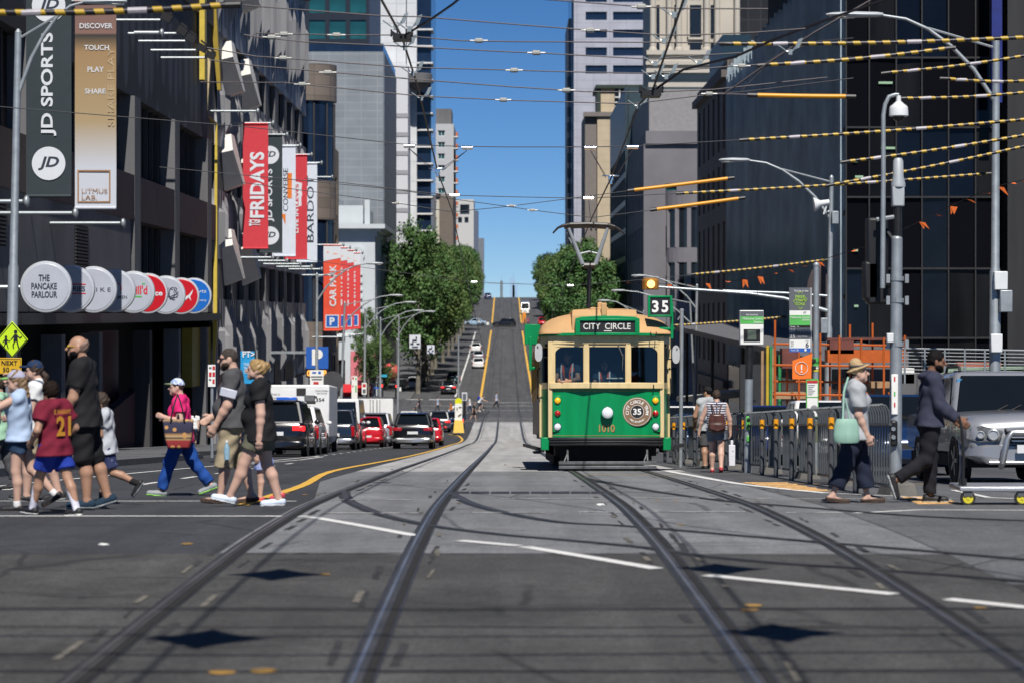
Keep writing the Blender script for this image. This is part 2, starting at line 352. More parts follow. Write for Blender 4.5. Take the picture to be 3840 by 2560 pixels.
for px, py, nm in ((1381,1160,'crumpled white paper scrap lying beside the rail'), (238,1252,'flat white litter lying on the dark asphalt at the left')):
    p = G(px, py); l = MB(); l.ell((0,0,.01), (.05,.03,.008), 9, 5)
    for i,q in enumerate(l.v): l.v[i] = (q[0]*(1+random.uniform(-.3,.3)), q[1]*(1+random.uniform(-.4,.4)), abs(q[2])*(1+random.uniform(-.4,.5)))
    t = l.build('paper_scrap', M('paper', (.7,.7,.68), .8, var=.05)); t.location = p; tag(t, nm, 'litter')
# footpaths with stepped bluestone kerbs
m_kerb = M('bluestone_kerb', (.105,.108,.115), .7, var=.25, scale=5); m_pave = M_tiles('bluestone_paving', (.15,.152,.16), (.07,.07,.07), .6, .6, 'xy', .015, .75, .15, .5)
def kerbed(name, x0, x1, ya, yb, top, mat, edge=None):
    mb = MB(); ys = yr(ya, yb); lo = [(x0,-.3),(x0,top),(x1,top),(x1,-.3)]
    mb.loft([[(x, y, zg(y)+h) for x, h in lo] for y in ys]); tag(mb.build(name, mat), kind='structure')
kerbed('footpath', -14.9, -9.15, 31, 69.5, .14, A_foot); kerbed('kerb', -9.13, -8.75, 30.8, 69.8, .15, m_kerb); kerbed('kerb', -11.7, -11.3, 31, 61, .3, m_kerb)
kerbed('footpath', -14.95, -11.72, 31, 61, .29, A_foot)
kerbed('footpath', -15.4, -10.3, 69.7, 216, .14, A_foot); kerbed('kerb', -10.28, -9.95, 69.9, 217, .15, m_kerb)
kerbed('footpath', -15.4, -11, 279, 480, .14, A_foot); kerbed('footpath', 11, 15.4, 279, 480, .14, A_foot); kerbed('footpath', 10, 15.4, 70, 188, .14, A_foot)
kerbed('footpath', -15.4, -11, 510, 700, .14, A_foot); kerbed('footpath', 11, 15.4, 510, 700, .14, A_foot)
# yellow-brown tactile paving at the stop
def tactile(name, pts, lab):
    mb = MB(); P = [G(*p) for p in pts]; mb.poly(*[p+Z_*.006 for p in P]); n = 14
    for i in range(n):
        for j in range(5):
            u, v_ = (i+.5)/n, (j+.5)/5; q = (P[0]*(1-u)+P[1]*u)*(1-v_)+(P[3]*(1-u)+P[2]*u)*v_
            mb.lathe([(.03,0),(.02,.008)], (q.x,q.y,zg(q.y)+.007), n=6)
    tag(mb.build(name, M('tactile_yellow', (.5,.3,.12), .8, var=.3, scale=12)), kind='structure')
tactile('tactile_paving', [(1700,1107),(1800,1107),(1912,1128),(1830,1128)], '')
tactile('tactile_paving', [(2068,1141),(2150,1139),(2205,1157),(2110,1158)], '')
# ------------------------------------------------------------------ buildings
def facade(root, plane, pos, u0, u1, z0, z1, cols, rows, wall, glass, depth=.3, out=-1, pname='window', wname='wall', frame=None, mull=0, skip=()):
    """a wall with real openings: plane 'y' runs along x at y=pos, plane 'x' runs along y at x=pos; out: the side it faces"""
    mb = MB()
    def bx(a0, a1, b0, b1, d0, d1, mb=mb):
        if a1-a0 < 1e-4 or b1-b0 < 1e-4: return
        p, q = sorted((pos+out*d0, pos+out*d1))
        mb.bx(a0, a1, p, q, b0, b1) if plane == 'y' else mb.bx(p, q, a0, a1, b0, b1)
    zc = z0
    for za, zb in rows:
        bx(u0, u1, zc, za, -depth, 0); uc = u0
        for ua, ub in cols: bx(uc, ua, za, zb, -depth, 0); uc = ub
        bx(uc, u1, za, zb, -depth, 0); zc = zb
    bx(u0, u1, zc, z1, -depth, 0); mb.build(wname, wall, root, world=True)
    cache = {}
    for i, (za, zb) in enumerate(rows):
        for j, (ua, ub) in enumerate(cols):
            if (i, j) in skip: continue
            k = (round(ub-ua, 3), round(zb-za, 3))
            c = V(((ua+ub)/2, pos-out*(depth-.06), (za+zb)/2)) if plane == 'y' else V((pos-out*(depth-.06), (ua+ub)/2, (za+zb)/2))
            if k in cache: inst(cache[k], c-root.location, root); continue
            w, h = k[0]/2, k[1]/2; g = MB()
            def gb(a0, a1, b0, b1, d0, d1):
                p, q = sorted((out*d0, out*d1)); g.bx(a0, a1, p, q, b0, b1) if plane == 'y' else g.bx(p, q, a0, a1, b0, b1)
            gb(-w, w, -h, h, -.05, 0)
            if frame:
                g.mat(1); t = min(.12, w*.2)
                gb(-w,-w+t,-h,h,.001,.07); gb(w-t,w,-h,h,.001,.07); gb(-w+t,w-t,h-t,h,.001,.07); gb(-w+t,w-t,-h,-h+t,.001,.07)
                for q in range(mull): x = -w+2*w*(q+1)/(mull+1); gb(x-.04,x+.04,-h+t,h-t,.001,.06)
            o = g.build(pname, [glass, frame] if frame else glass, root); o.location = c-root.location; cache[k] = o
def lin(a, b, n, w):      # n openings of width w spread between a and b
    st = (b-a)/n; return [(a+st*(i+.5)-w/2, a+st*(i+.5)+w/2) for i in range(n)]
def bld(name, label, loc, cat='building', group=None): return thing(name, label, cat, loc, 0, group)
def core(root, x0, x1, y0, y1, z0, z1, mat, name='wall'):
    return MB().bx(x0, x1, y0, y1, z0, z1).build(name, mat, root, world=True)
g_dark = M('dark_glass', (.012,.016,.022), .12, 0, .3, .3); g_blk = M('black_glass', (.004,.004,.006), .35, 0, .2, .2, spec=.05)
g_teal = M('teal_glass', (.012,.075,.085), .15, 0, .4, .25); g_navy = M('navy_glass', (.01,.02,.045), .1, 0, .3, .3)
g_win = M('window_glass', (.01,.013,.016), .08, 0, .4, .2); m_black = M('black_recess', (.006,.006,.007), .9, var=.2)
m_white = M('white_render', (.6,.62,.63), .75, var=.06, scale=.4); m_conc = M('grey_concrete', (.115,.115,.12), .8, var=.2, scale=.5, bmp=.1, stretch=(1,1,.3))
m_dkconc = M('dark_concrete', (.042,.04,.042), .8, var=.3, scale=.6, stretch=(1,1,.25)); m_brown = M('brown_cladding', (.034,.018,.017), .6, var=.3, scale=.4)
m_steel = M('brushed_steel', (.45,.47,.5), .35, .85, var=.1); m_galv = M('galvanised_steel', (.34,.37,.39), .5, .55, var=.15, scale=5); m_yel = M('yellow_panel', (.56,.42,.06), .5, var=.1); m_dkyel = M('dark_yellow_panel', (.3,.21,.02), .55, var=.1)
# ---------- left side: the near shopping centre (dark), facade plane X=-15
XL = -15.0
sc = bld('shopping_centre', 'dark shopping centre with grey panels, yellow fins and a black ground floor arcade', (XL, 70, -2.4))
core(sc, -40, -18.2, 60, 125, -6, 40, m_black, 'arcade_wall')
def slab(mb, d0, d1, z0, z1, x0, x1): mb.bx(x0, x1, d0, d1, z0, z1)
mb = MB(); slab(mb, 60, 125, 16.5, 40, -18.2, XL); mb.build('upper_wall', m_dkconc, sc, world=True)
def ovals(name, base, dark, fy, fz, thr=.33):       # vertical lens-shaped patches pressed into the panels
    m, nt, b = _nt(name); t = nt.nodes.new('ShaderNodeTexCoord'); mp = nt.nodes.new('ShaderNodeMapping'); mp.inputs['Scale'].default_value = (0, fy, fz)
    nt.links.new(t.outputs['Object'], mp.inputs[0]); v = nt.nodes.new('ShaderNodeTexVoronoi'); v.inputs['Scale'].default_value = 1; v.inputs['Randomness'].default_value = .35
    nt.links.new(mp.outputs[0], v.inputs['Vector']); f = ramp(nt, v.outputs['Distance'], [(thr, 0.), (thr+.05, 1.)])
    n = ramp(nt, noise(nt, .4, 5, coord(nt, (1, 1, .12))), [(.3, .75), (.7, 1.15)])
    mx = nt.nodes.new('ShaderNodeMix'); mx.data_type = 'RGBA'; mx.blend_type = 'MULTIPLY'; mx.inputs[0].default_value = 1
    nt.links.new(mixc(nt, f, dark, base), mx.inputs[6]); nt.links.new(n, mx.inputs[7]); nt.links.new(mx.outputs[2], b.inputs['Base Color']); b.inputs['Roughness'].default_value = .7
    return m
m_oval = ovals('oval_panel', (.022,.022,.026), (.07,.075,.085), .55, .2, .36)
mb = MB(); slab(mb, 60, 125, 10.6, 16.5, -18.2, XL-.1); mb.build('oval_panel_wall', m_oval, sc, world=True)
mb = MB(); slab(mb, 60, 125, 5.6, 7.4, -18.2, XL+.05); mb.build('brown_band', m_brown, sc, world=True)
mb = MB(); slab(mb, 60, 96.5, 1.9, 5.6, -18.2, XL); mb.build('concrete_panel', m_conc, sc, world=True)
for d in (97.2, 109, 121): mb = MB(); slab(mb, d, d+1.6, 1.9, 10.6, -18.2, XL+.06); mb.build('pier', m_conc, sc, world=True)
for d in (64, 76, 88): mb = MB(); slab(mb, d, d+1.2, 7.4, 10.6, -18.2, XL+.02); mb.build('pier', m_conc, sc, world=True)
mb = MB(); slab(mb, 60, 125, 1.5, 1.86, -18, -14.7); mb.build('awning_fascia', M('fascia_grey', (.05,.05,.052), .6, var=.15), sc, world=True)
for (d0, d1, z0, z1) in ((66, 75.5, 7.4, 10.6), (77.2, 88, 7.4, 10.6), (89.2, 97.2, 7.4, 10.6), (98.8, 109, 7.4, 10.6), (110.6, 121, 7.4, 10.6), (98.8, 109, 1.9, 5.6), (110.6, 121, 1.9, 5.6)):
    g = MB(); slab(g, d0, d1, z0, z1, -15.9, -15.6)
    g.mat(1)
    for k in range(1, 6): q = d0+(d1-d0)*k/6; slab(g, q-.06, q+.06, z0, z1, -15.6, -15.42)
    g.build('window', [g_blk, m_dkconc], sc, world=True)
for d0, z0, w in ((84, 3.6, 2.6), (71, 3.9, 1.4)):
    g = MB(); 
    for k in range(11): slab(g, d0, d0+w, z0+k*.12, z0+k*.12+.06, XL, XL+.06)
    g.mat(1); slab(g, d0, d0+w, z0-.05, z0+1.35, XL, XL+.02); g.build('louvre', [m_dkconc, m_black], sc, world=True)
for d, c in ((73.5, m_dkconc), (81, m_conc), (88.5, m_conc), (101, m_dkconc), (110, m_conc), (120, m_conc)):
    mb = MB(); slab(mb, d, d+.7, zg(d)-.3, 1.15, -15.6, -14.9); mb.build('arcade_column', c, sc, world=True)
m_maroon = M('maroon_brick', (.075,.03,.032), .85, var=.3, scale=8); m_maroon2 = M('maroon_panel', (.06,.008,.01), .5, var=.2)
mb = MB(); mb.prism([(-15.9, 84, zg(84)), (-15.9, 104, zg(104)+2.9), (-15.9, 104, zg(104)-.4), (-15.9, 84, zg(84)-.4)], (.4, 0, 0)); mb.build('ramp_wall', m_maroon, sc, world=True)
mb = MB(); slab(mb, 117, 124.4, -1.7, 1.15, -15.7, -15.2); mb.build('yellow_wall_panel', m_dkyel, sc, world=True)
mb = MB(); slab(mb, 94, 101, -4, 1.15, -16.6, -16.2); mb.build('maroon_wall_panel', m_maroon2, sc, world=True)
for d0, d1 in ((74.8, 80.2),):
    g = MB(); slab(g, d0, d1, -2.6, 1.1, -16.4, -16.3); g.mat(1)
    for k in range(5): q = d0+(d1-d0)*k/4; slab(g, q-.08, q+.08, -2.6, 1.1, -16.3, -16.18)
    slab(g, d0, d1, -.6, -.45, -16.3, -16.18); g.build('shop_door', [g_win, m_steel], sc, world=True)
# yellow box fins that frame the end of the centre
def at_face(px, py, d): return at(px, py, d)
mb = MB(); p = at(458, 183, 118); q = at(470, 0, 118); mb.bx(p.x, q.x, 118, 118.8, p.z, 22); mb.build('yellow_fin', m_yel, sc, world=True)
mb = MB(); p = at(479, 140, 122); mb.prism([(at(475,115,122)), at(485,115,122), at(476,254,122), at(468.5,254,122)], (0, .3, 0)); mb.build('yellow_fin', M('cream_panel', (.56,.45,.25), .6, var=.08), sc, world=True)
mb = MB(); mb.prism([at(482,10,124), at(496,10,124), at(507,207,124), at(499,207,124)], (0, .5, 0)); mb.build('yellow_fin', m_dkyel, sc, world=True)
mb = MB(); mb.prism([at(494,285,124.5), at(499,285,124.5), at(498,760,124.5), at(491,852,124.5), at(488,840,124.5)], (0, .3, 0)); mb.build('yellow_fin', m_yel, sc, world=True)
mb = MB(); mb.prism([at(455,183,121), at(459,183,121), at(463,255,121), at(499,283,124.6), at(496,290,124.6), at(457,262,121)], (0, .3, 0)); mb.build('yellow_fin', m_dkyel, sc, world=True)
# ---------- left side: perforated concrete block with folded white fins
pb = bld('concrete_building', 'grey perforated concrete building behind the hanging banners with folded white wall fins', (XL, 125, -5))
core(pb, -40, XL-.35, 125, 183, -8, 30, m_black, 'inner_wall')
m_perf = ovals('perforated_concrete', (.4,.4,.42), (.03,.03,.035), .95, .17, .36)
rows = [(2.6, 4.7), (8.3, 10.6), (14.2, 16.6)]
def zband(d, z): return z
mb = MB()
for z0, z1 in ((-2.6, 2.6), (4.7, 8.3), (10.6, 14.2), (16.6, 26)): slab(mb, 125.4, 181, z0, z1, XL-.35, XL)
mb.build('perforated_wall', m_perf, pb, world=True)
rr = random.Random(5); m_rib = M('pale_concrete_rib', (.24,.24,.25), .8, var=.25, scale=.7, stretch=(1,1,.2))
for z0, z1 in ((-2.6, 2.6), (4.7, 8.3), (10.6, 14.2), (16.6, 25)):
    mb = MB(); y = 126.0
    while y < 180:
        o = rr.uniform(.12, .42); w = rr.uniform(.7, 1.5); h = (z1-z0); a = z0+rr.uniform(0, .3)*h; e = z1-rr.uniform(0, .3)*h; m_ = (a+e)/2
        mb.loft([[(XL, y, a), (XL+.02, y+w*.3, a), (XL, y+w, a)], [(XL, y, m_-.2*h), (XL+o, y+w*.3, m_-.2*h), (XL, y+w, m_-.2*h)], [(XL, y, m_+.2*h), (XL+o, y+w*.3, m_+.2*h), (XL, y+w, m_+.2*h)], [(XL, y, e), (XL+.02, y+w*.3, e), (XL, y+w, e)]]); y += w+rr.uniform(.1, .5)
    mb.build('concrete_rib', m_rib, pb, smooth=None, world=True)
for i, (z0, z1) in enumerate(rows):
    for k in range(9): mb = MB(); slab(mb, 126+k*6.2, 128.2+k*6.2, z0, z1, XL-.35, XL-.02); mb.build('pier', m_conc, pb, world=True)
for i, (z0, z1) in enumerate(rows):
    for k in range(8):
        g = MB(); slab(g, 128.2+k*6.2, 132.2+k*6.2, z0, z1, XL-.345, XL-.3); g.build('window', g_blk, pb, world=True)
mb = MB(); slab(mb, 125.2, 181, 25.2, 26.2, XL-.3, XL+.35); mb.build('parapet', M('brown_stone', (.16,.14,.125), .75, var=.15, scale=.5), pb, world=True)
m_ribbed = M('ribbed_concrete', (.42,.4,.38), .8, var=.45, scale=1.2, stretch=(1,1.2,.08))
mb = MB(); slab(mb, 125.4, 181, -7.5, -2.6, XL-.4, XL-.05); y = 125.6
while y < 180: w = rr.uniform(.5, 1.2); mb.prism([(XL-.05, y, -7.5), (XL+rr.uniform(.1,.3), y+w*.35, -7.5), (XL-.05, y+w, -7.5)], (0, 0, 4.85)); y += w+rr.uniform(0,.3)
mb.build('ribbed_wall', m_rib, pb, world=True)
for d0, d1, z0, z1, mt in ((126,129,-6.5,.3,m_maroon2), (133,135.5,-1,1,m_black), (147,152,-6.3,-3.2,g_blk), (156,160,-4,.6,g_blk), (163,170,-6.8,-1.2,g_blk), (172,179,-6.8,-2.5,g_blk)):
    g = MB(); slab(g, d0, d1, z0, z1, XL-.1, XL+.06); g.build('shopfront' if z1 < 0 else 'window', mt, pb, world=True)
m_fin = M('white_folded_panel', (.62,.6,.56), .6, var=.05)
def fin(pxs, d):
    a, b, c, e, f, g_, h, k = pxs     # upper face: a b (top) c e (ridge); lower face runs down to f g_
    A, B, C, E = (at(*q, d+1.2) for q in (a, b, c, e)); C, E = at(*c, d), at(*e, d); Fp, Gp = at(*f, d+1.6), at(*g_, d+1.6)
    mb = MB(); bk = V((0, 2.6, 0))
    mb.poly(A, B, C, E); mb.poly(E, C, Fp, Gp); P = [A, B, C, Fp, Gp, E]; Q = [V((p.x, d+2.6, p.z)) for p in P]
    mb.poly(*Q[::-1])
    for i in range(6): j = (i+1) % 6; mb.poly(P[i], Q[i], Q[j], P[j])
    mb.mat(1)
    return mb.build('wall_fin', [m_fin, m_fin], pb, world=True)
for dy, d in ((-212, 127), (0, 127), (214, 127), (432, 127)):
    fin([(511,97+dy),(531,94+dy),(535,131+dy),(509,137+dy),(559,208+dy),(515,224+dy),0,0], d)
for dy, d in ((-230, 131), (0, 131), (200, 131), (398, 131)):
    fin([(553,138+dy),(571,135+dy),(576,170+dy),(554,175+dy),(597,240+dy),(556,258+dy),0,0], d)
# ---------- left side: brown building with the rounded corner, up to the cross street
cb = bld('rounded_building', 'brown stone building with a curved glazed bay at the left before the cross street', (XL, 183, -7.5))
m_bst = M_tiles('brown_stone_tile', (.17,.14,.12), (.08,.07,.06), 1.2, .8, 'xz', .02, .6, .15)
core(cb, -34, -16.2, 183, 212, -9, 20.6, m_brown, 'inner_wall')
def arc(r, z0, z1, name, mat, cx=-15.6, cy=191, n=18):
    mb = MB(); P = [(cx+r*math.cos(t), cy-r*math.sin(t)) for t in [(-.25+1.5*i/n)*PI/2*1.2 for i in range(n+1)]]
    mb.loft([[(x, y, z0) for x, y in P]+[(cx-2, cy+1, z0)], [(x, y, z1) for x, y in P]+[(cx-2, cy+1, z1)]]); return mb.build(name, mat, cb, smooth=30, world=True)
for z0, z1 in ((18.5, 21.4), (9.2, 12.2), (-1.2, 1.2)): arc(2.2, z0, z1, 'stone_band', m_bst)
for z0, z1 in ((12.2, 18.5), (1.2, 9.2), (-7.5, -1.2)): arc(2.0, z0, z1, 'window', g_navy)
for z0, z1 in ((-7, -1.4),(1.4, 9),(12.4, 18.3)):
    for k, t in enumerate((.2, .75, 1.3)):
        mb = MB(); mb.cyl((-15.6+2.1*math.cos(t), 191-2.1*math.sin(t), z0), (-15.6+2.1*math.cos(t), 191-2.1*math.sin(t), z1), .07, n=6); mb.build('mullion', m_dkconc, cb, world=True)
facade(cb, 'x', XL+.3, 193, 212, -8, 16, lin(194, 211, 3, 3.6), [(-7.6,-3.4), (-1,3), (4.8,8.6), (10.4,13.6)], M('warm_stone', (.34,.26,.17), .7, var=.12), g_blk, .5, 1, 'window')
# ---------- left, across the cross street: white classical corner building
wc = bld('classical_building', 'white classical corner building with deep cornice and barred windows behind the orange banners', (-15.2, 276, -8.3))
m_cl = M('white_stucco', (.5,.54,.56), .8, var=.07, scale=.3)
facade(wc, 'y', 276, -31, -15.0, -9, 10.6, [(-29.5,-27.6),(-24.5,-22.6),(-20.0,-18.4)], [(-7.6,-3.4), (-1.4,1.8), (5.4,8.6)], m_cl, g_win, .5, -1, 'window', frame=m_dkconc, mull=3)
core(wc, -31, -15.5, 276.5, 299, -9, 12, m_cl); 
facade(wc, 'x', -15.0, 276.5, 299, -9, 10.6, lin(277, 299, 4, 2), [(-7.6,-3.4), (-1.4,2.6), (5.2,8.8)], m_cl, g_win, .4, 1)
mb = MB()
for i, (o, z0, z1) in enumerate(((.25,10.6,11.2), (.7,11.2,11.5), (1.2,11.5,12.0))): mb.bx(-31.2, -15+o, 276-o, 299+i*.01, z0, z1)
mb.build('cornice', m_cl, wc, world=True)
mb = MB(); mb.bx(-31, -16.4, 276.8, 298, 12.0, 14.2); mb.bx(-29, -19.5, 276.4, 290, 14.2, 15.2); mb.bx(-16.2,-15.6,276.3,276.9,12,14.8); mb.build('parapet', m_cl, wc, world=True)
mb = MB(); mb.bx(-17.8, -16.3, 275.7, 275.99, -8.5, 9.2); mb.lathe([(.9,0),(.9,.3)], (-17.05, 275.99, 8.6), (0,-1,0), 20)
for k in range(6): mb.bx(-17.7, -16.4, 275.5, 275.7, 6.2-k*.9, 6.4-k*.9)
mb.build('pilaster', m_cl, wc, world=True)
mb = MB(); mb.bx(-20.4, -18.0, 275.6, 276, 8.75, 9.05); mb.bx(-20.3, -18.1, 275.75, 276, 9.05, 9.15); mb.build('window_hood', m_cl, wc, world=True)
mb = MB(); mb.cyl((-21.2,280,15.2),(-21.2,280,24),.12,n=6); mb.bx(-21.9,-20.4,279.5,281,15.2,17.3); mb.build('flagpole', m_cl, wc, world=True)
sg = MB(); p, q = at(806,872,275.6), at(866,806,275.6); sg.bx(p.x, q.x, 275.2, 275.6, p.z, q.z)
tag(sg.build('billboard', M('faded_pink', (.62,.17,.2), .6, var=.05)), 'large faded pink hoarding on the corner of the white classical building', 'billboard')
aw = MB(); p, q = at(781,900,274), at(852,882,274); aw.prism([(p.x,275.9,q.z),(p.x,275.9,p.z-.6),(p.x,274,p.z)], (q.x-p.x,0,0)); tag(aw.build('shop_awning', M('red_awning', (.5,.012,.02), .6, var=.05)), 'bright red shop awning below the pink hoarding', 'awning')
# ---------- left background towers
gt = bld('panel_building', 'tall grey panel clad building with a glass parapet above the white classical building', (-20, 300, -8))
m_gt = M_tiles('grey_wall_panel', (.2,.225,.25), (.26,.28,.3), 2.0, 1.0, 'xz', .06, .6, .05)
p = at(880, 118, 300); core(gt, -42, p.x, 300, 333, -8, at(880,119,300).z, m_gt)
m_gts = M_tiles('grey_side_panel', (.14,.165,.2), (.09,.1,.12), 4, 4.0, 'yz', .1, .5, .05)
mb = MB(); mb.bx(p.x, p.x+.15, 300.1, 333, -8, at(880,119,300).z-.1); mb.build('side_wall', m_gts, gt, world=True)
mb = MB(); z = at(880,119,300).z; mb.bx(-42, p.x, 300.2, 300.35, z, z+1.0); mb.bx(p.x-.15, p.x, 300.35, 333, z, z+1.0); mb.build('glass_parapet', g_navy, gt, world=True)
mb = MB(); mb.bx(-35,-31,306,311,z,z+2.2); mb.build('roof_plant', m_galv, gt, world=True)
tt = bld('glass_tower', 'dark blue glass tower with teal window panes at the upper left', (-30, 345, -6))
x1 = at(846, 0, 345).x
facade(tt, 'y', 345, -46, x1, -6, 56, lin(-46, x1, 9, 2.3), [(k*3.7+4, k*3.7+6.7) for k in range(14)], M('navy_cladding', (.012,.017,.028), .4, var=.2), g_teal, .25, -1)
core(tt, -46, x1, 345.3, 375, -6, 56, g_navy); mb = MB(); mb.bx(x1, x1+.2, 345.2, 375, -6, 56); mb.build('side_wall', M_tiles('blue_side', (.08,.1,.14), (.02,.03,.06), 1.4, 3.7, 'yz', .3, .4, .3), tt, world=True)
wt = bld('white_tower', 'tall white apartment tower with dark balcony edge left of the sky', (-20, 440, -3))
z = 62
d = 440; xa, xb, xc, xd = (at(q, 0, d).x for q in (850, 960, 990, 994))
m_wt = M_tiles('white_tower_panel', (.62,.64,.66), (.42,.44,.46), 4.5, 3.6, 'xz', .06, .7, .03)
core(wt, xa, xb-2.2, d, d+30, -4, z, m_wt); core(wt, xb-2.0, xb-.2, d-.6, d+30, -4, z, m_wt, 'white_fin')
mb = MB(); mb.bx(xb-2.2, xb-2.0, d+.4, d+30, -4, z); mb.build('dark_slot', g_dark, wt, world=True)
core(wt, xb-.2, xc, d+.6, d+30, -4, z, g_navy, 'dark_wall')
for k in range(18):
    mb = MB(); zz = at(0,0,d).z*0+1.5+k*3.05; mb.bx(xb-.2, xd, d-.2, d+6, zz, zz+.3); mb.build('balcony', M('balcony_slab', (.6,.6,.6), .7, var=.03), wt, world=True)
core(wt, xa+1, at(938,0,430).x, 428, 439.9, -4, at(0,152,430).z, M('white_podium', (.56,.57,.6), .7, var=.05), 'podium_wall')
for k in range(11):
    mb = MB(); zz = k*3.35+3; mb.bx(at(892,0,428).x, at(938,0,428).x, 427.9, 428, zz, zz+.75); mb.build('spandrel_band', M('grey_band', (.3,.3,.32), .6, var=.05), wt, world=True)
mb = MB(); mb.lathe([(2.6,0),(2.6,1.6),(2.4,1.7)], (at(960,0,436).x, 436, at(0,192,436).z), n=20); mb.lathe([(.5,0),(2.4,1.3)], (at(960,0,436).x, 436, at(0,192,436).z-1.4), n=20); mb.build('round_balcony', m_conc, wt, smooth=40, world=True)
ap = bld('apartment_block', 'mid grey apartment block with orange balcony screens behind the white tower', (-15, 560, 3))
d = 560; xa, xb, xc = (at(q, 0, d).x for q in (984, 1042, 1052))
facade(ap, 'y', d, xa-8, xb, -2, at(0,285,d).z, [(at(1006,0,d).x-0, at(1022,0,d).x)], [(at(0,300+k*26.5+13,d).z, at(0,300+k*26.5,d).z) for k in range(11)][::-1], M('apartment_grey', (.42,.43,.45), .7, var=.06), g_teal, .4, -1, frame=m_white, mull=1)
core(ap, xa-8, xb, d+.45, d+25, -2, at(0,285,d).z, M('apartment_grey', (.42,.43,.45))); core(ap, at(990,0,d).x, at(1036,0,d).x, d+4, d+18, at(0,285,d).z, at(0,247,d).z, m_conc, 'plant_room')
for k in range(10):
    mb = MB(); zz = at(0,316+k*26.5,d).z; mb.bx(xb, xc, d-.3, d+4, zz, zz+.25); mb.mat(1); mb.bx(xc-.5, xc-.05, d-.25, d+3.9, zz+.25, zz+1.2); mb.build('balcony', [m_white, M('orange_screen', (.5,.14,.05), .6)], ap, world=True)
core(ap, xb, xc-1.1, d+1, d+20, -2, at(0,330,d).z, g_dark, 'dark_wall')
mb = bld('stone_block', 'brown and cream mid rise block with large windows left of the far trees', (-16, 500, -1))
d = 500; facade(mb, 'y', d, at(965,0,d).x, at(1009,0,d).x, -3, at(0,452,d).z, lin(at(985,0,d).x, at(1004,0,d).x, 1, 1.6), [(at(0,y+26,d).z, at(0,y,d).z) for y in (540, 500, 462)], M('cream_stone', (.5,.46,.38), .7, var=.06), g_teal, .35, -1, frame=m_white, mull=1)
core(mb, at(1009.2,0,d).x, at(1041,0,d).x, d-.2, d+30, -3, at(0,449,d).z, M('brown_side', (.14,.115,.095), .7, var=.1)); core(mb, at(960,0,d).x, at(1012,0,d).x, d-.5, d+30, at(0,452,d).z, at(0,446,d).z, m_brown, 'eave')
fb = bld('far_building', 'small pale office building with square windows beyond the left trees', (-13, 640, 6))
d = 640; facade(fb, 'y', d, at(1040,0,d).x, at(1088,0,d).x, 4, at(0,458,d).z, [(at(q,0,d).x, at(q+9,0,d).x) for q in (1052,1067)], [(at(0,512,d).z, at(0,499,d).z)], M('pale_stone', (.48,.48,.47), .7, var=.05), g_dark, .3, -1)
core(fb, at(1040,0,d).x, at(1088,0,d).x, d+.35, d+25, 4, at(0,458,d).z, M('pale_stone')); 
g = MB(); p, q = at(1057,488,d-.4), at(1078,470,d-.4); g.bx(p.x,q.x,d-.4,d-.02,p.z,q.z); g.build('window', g_dark, fb, world=True)
fc = bld('far_building', 'slim dark and pale slab at the end of the left row of buildings', (-11, 660, 6)); d = 660
core(fc, at(1088,0,d).x, at(1098,0,d).x, d, d+12, 4, at(0,484,d).z, M('slate_blue', (.1,.12,.18), .5)); core(fc, at(1098.3,0,d).x, at(1111,0,d).x, d+.5, d+12, 4, at(0,547,d).z, M('slate_grey', (.16,.18,.21), .5), 'dark_wall')
# ---------- right side: construction corner, black glass building, finned glass building, brown building
bg_ = bld('black_glass_building', 'black glass curtain wall building filling the right edge behind the construction site', (28, 107, -4))
x0 = at(1944, 0, 107).x; xs = [at(q, 0, 107).x for q in (1943,1996,2058,2117,2178,2240,2305,2366,2428,2490)]; zs = [at(0, q, 107).z for q in (940, 776, 617, 453, 293, 133, -27, -187)]
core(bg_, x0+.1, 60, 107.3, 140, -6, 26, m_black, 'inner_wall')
mb = MB()
for i in range(len(xs)-1): mb.bx(xs[i]-.03, xs[i]+.03, 106.92, 107.1, -4.4, zs[-1])
for k, z in enumerate(zs): mb.bx(xs[0]+.04, xs[-1], 106.95, 107.06, z-.04, z+.04)
mb.build('mullion', M('dark_mullion', (.016,.016,.018), .6), bg_, world=True)
pn = None
for i in range(len(xs)-1):
    for k in range(len(zs)-1):
        g = MB(); q_ = random.uniform(-.03,.03); r_ = random.uniform(-.03,.03); x0_, x1_, z0_, z1_ = xs[i]+.035, xs[i+1]-.035, zs[k]+.045, zs[k+1]-.045; g.hexa([(x0_,107.1+q_,z0_),(x1_,107.1-q_,z0_),(x1_,107.2,z0_),(x0_,107.2,z0_),(x0_,107.1+q_+r_,z1_),(x1_,107.1-q_+r_,z1_),(x1_,107.2,z1_),(x0_,107.2,z1_)]); g.build('window_pane', random.choice((g_blk, g_blk, M('black_glass_b', (.004,.006,.012), .06, 0, .3, .6, spec=.18), M('black_glass_c', (.009,.009,.01), .15, 0, .5, .8, spec=.1, stretch=(1,1,.15)))), bg_, world=True)
for px, py, w in ((1965,406,28),(2019,190,48),(1962,575,14),(2025,340,48),(1960,370,16),(1963,703,14)):
    g = MB(); p = at(px, py, 106.9); g.bx(p.x, p.x+w*.0128, 107.0, 107.09, p.z-.05, p.z+.05); g.build('strip_light', M('dim_strip_light', (.2,.3,.2), .5, emis=(.35,.55,.35), estr=.25), bg_, world=True)
mb = MB(); p = at(2310,0,106); mb.bx(p.x, p.x+8, 105.6, 106.9, -5, 22); mb.build('grey_return_wall', M('dark_ribbed', (.014,.014,.016), .6, var=.4, scale=2, stretch=(1,1,.1)), bg_, world=True)
mb = MB(); p = at(2305,200,105.4); mb.bx(p.x-.55, p.x-.1, 105.2, 105.5, at(0,235,105).z, 22); mb.build('blue_banner_strip', M('deep_blue', (.01,.02,.16), .5), bg_, world=True)
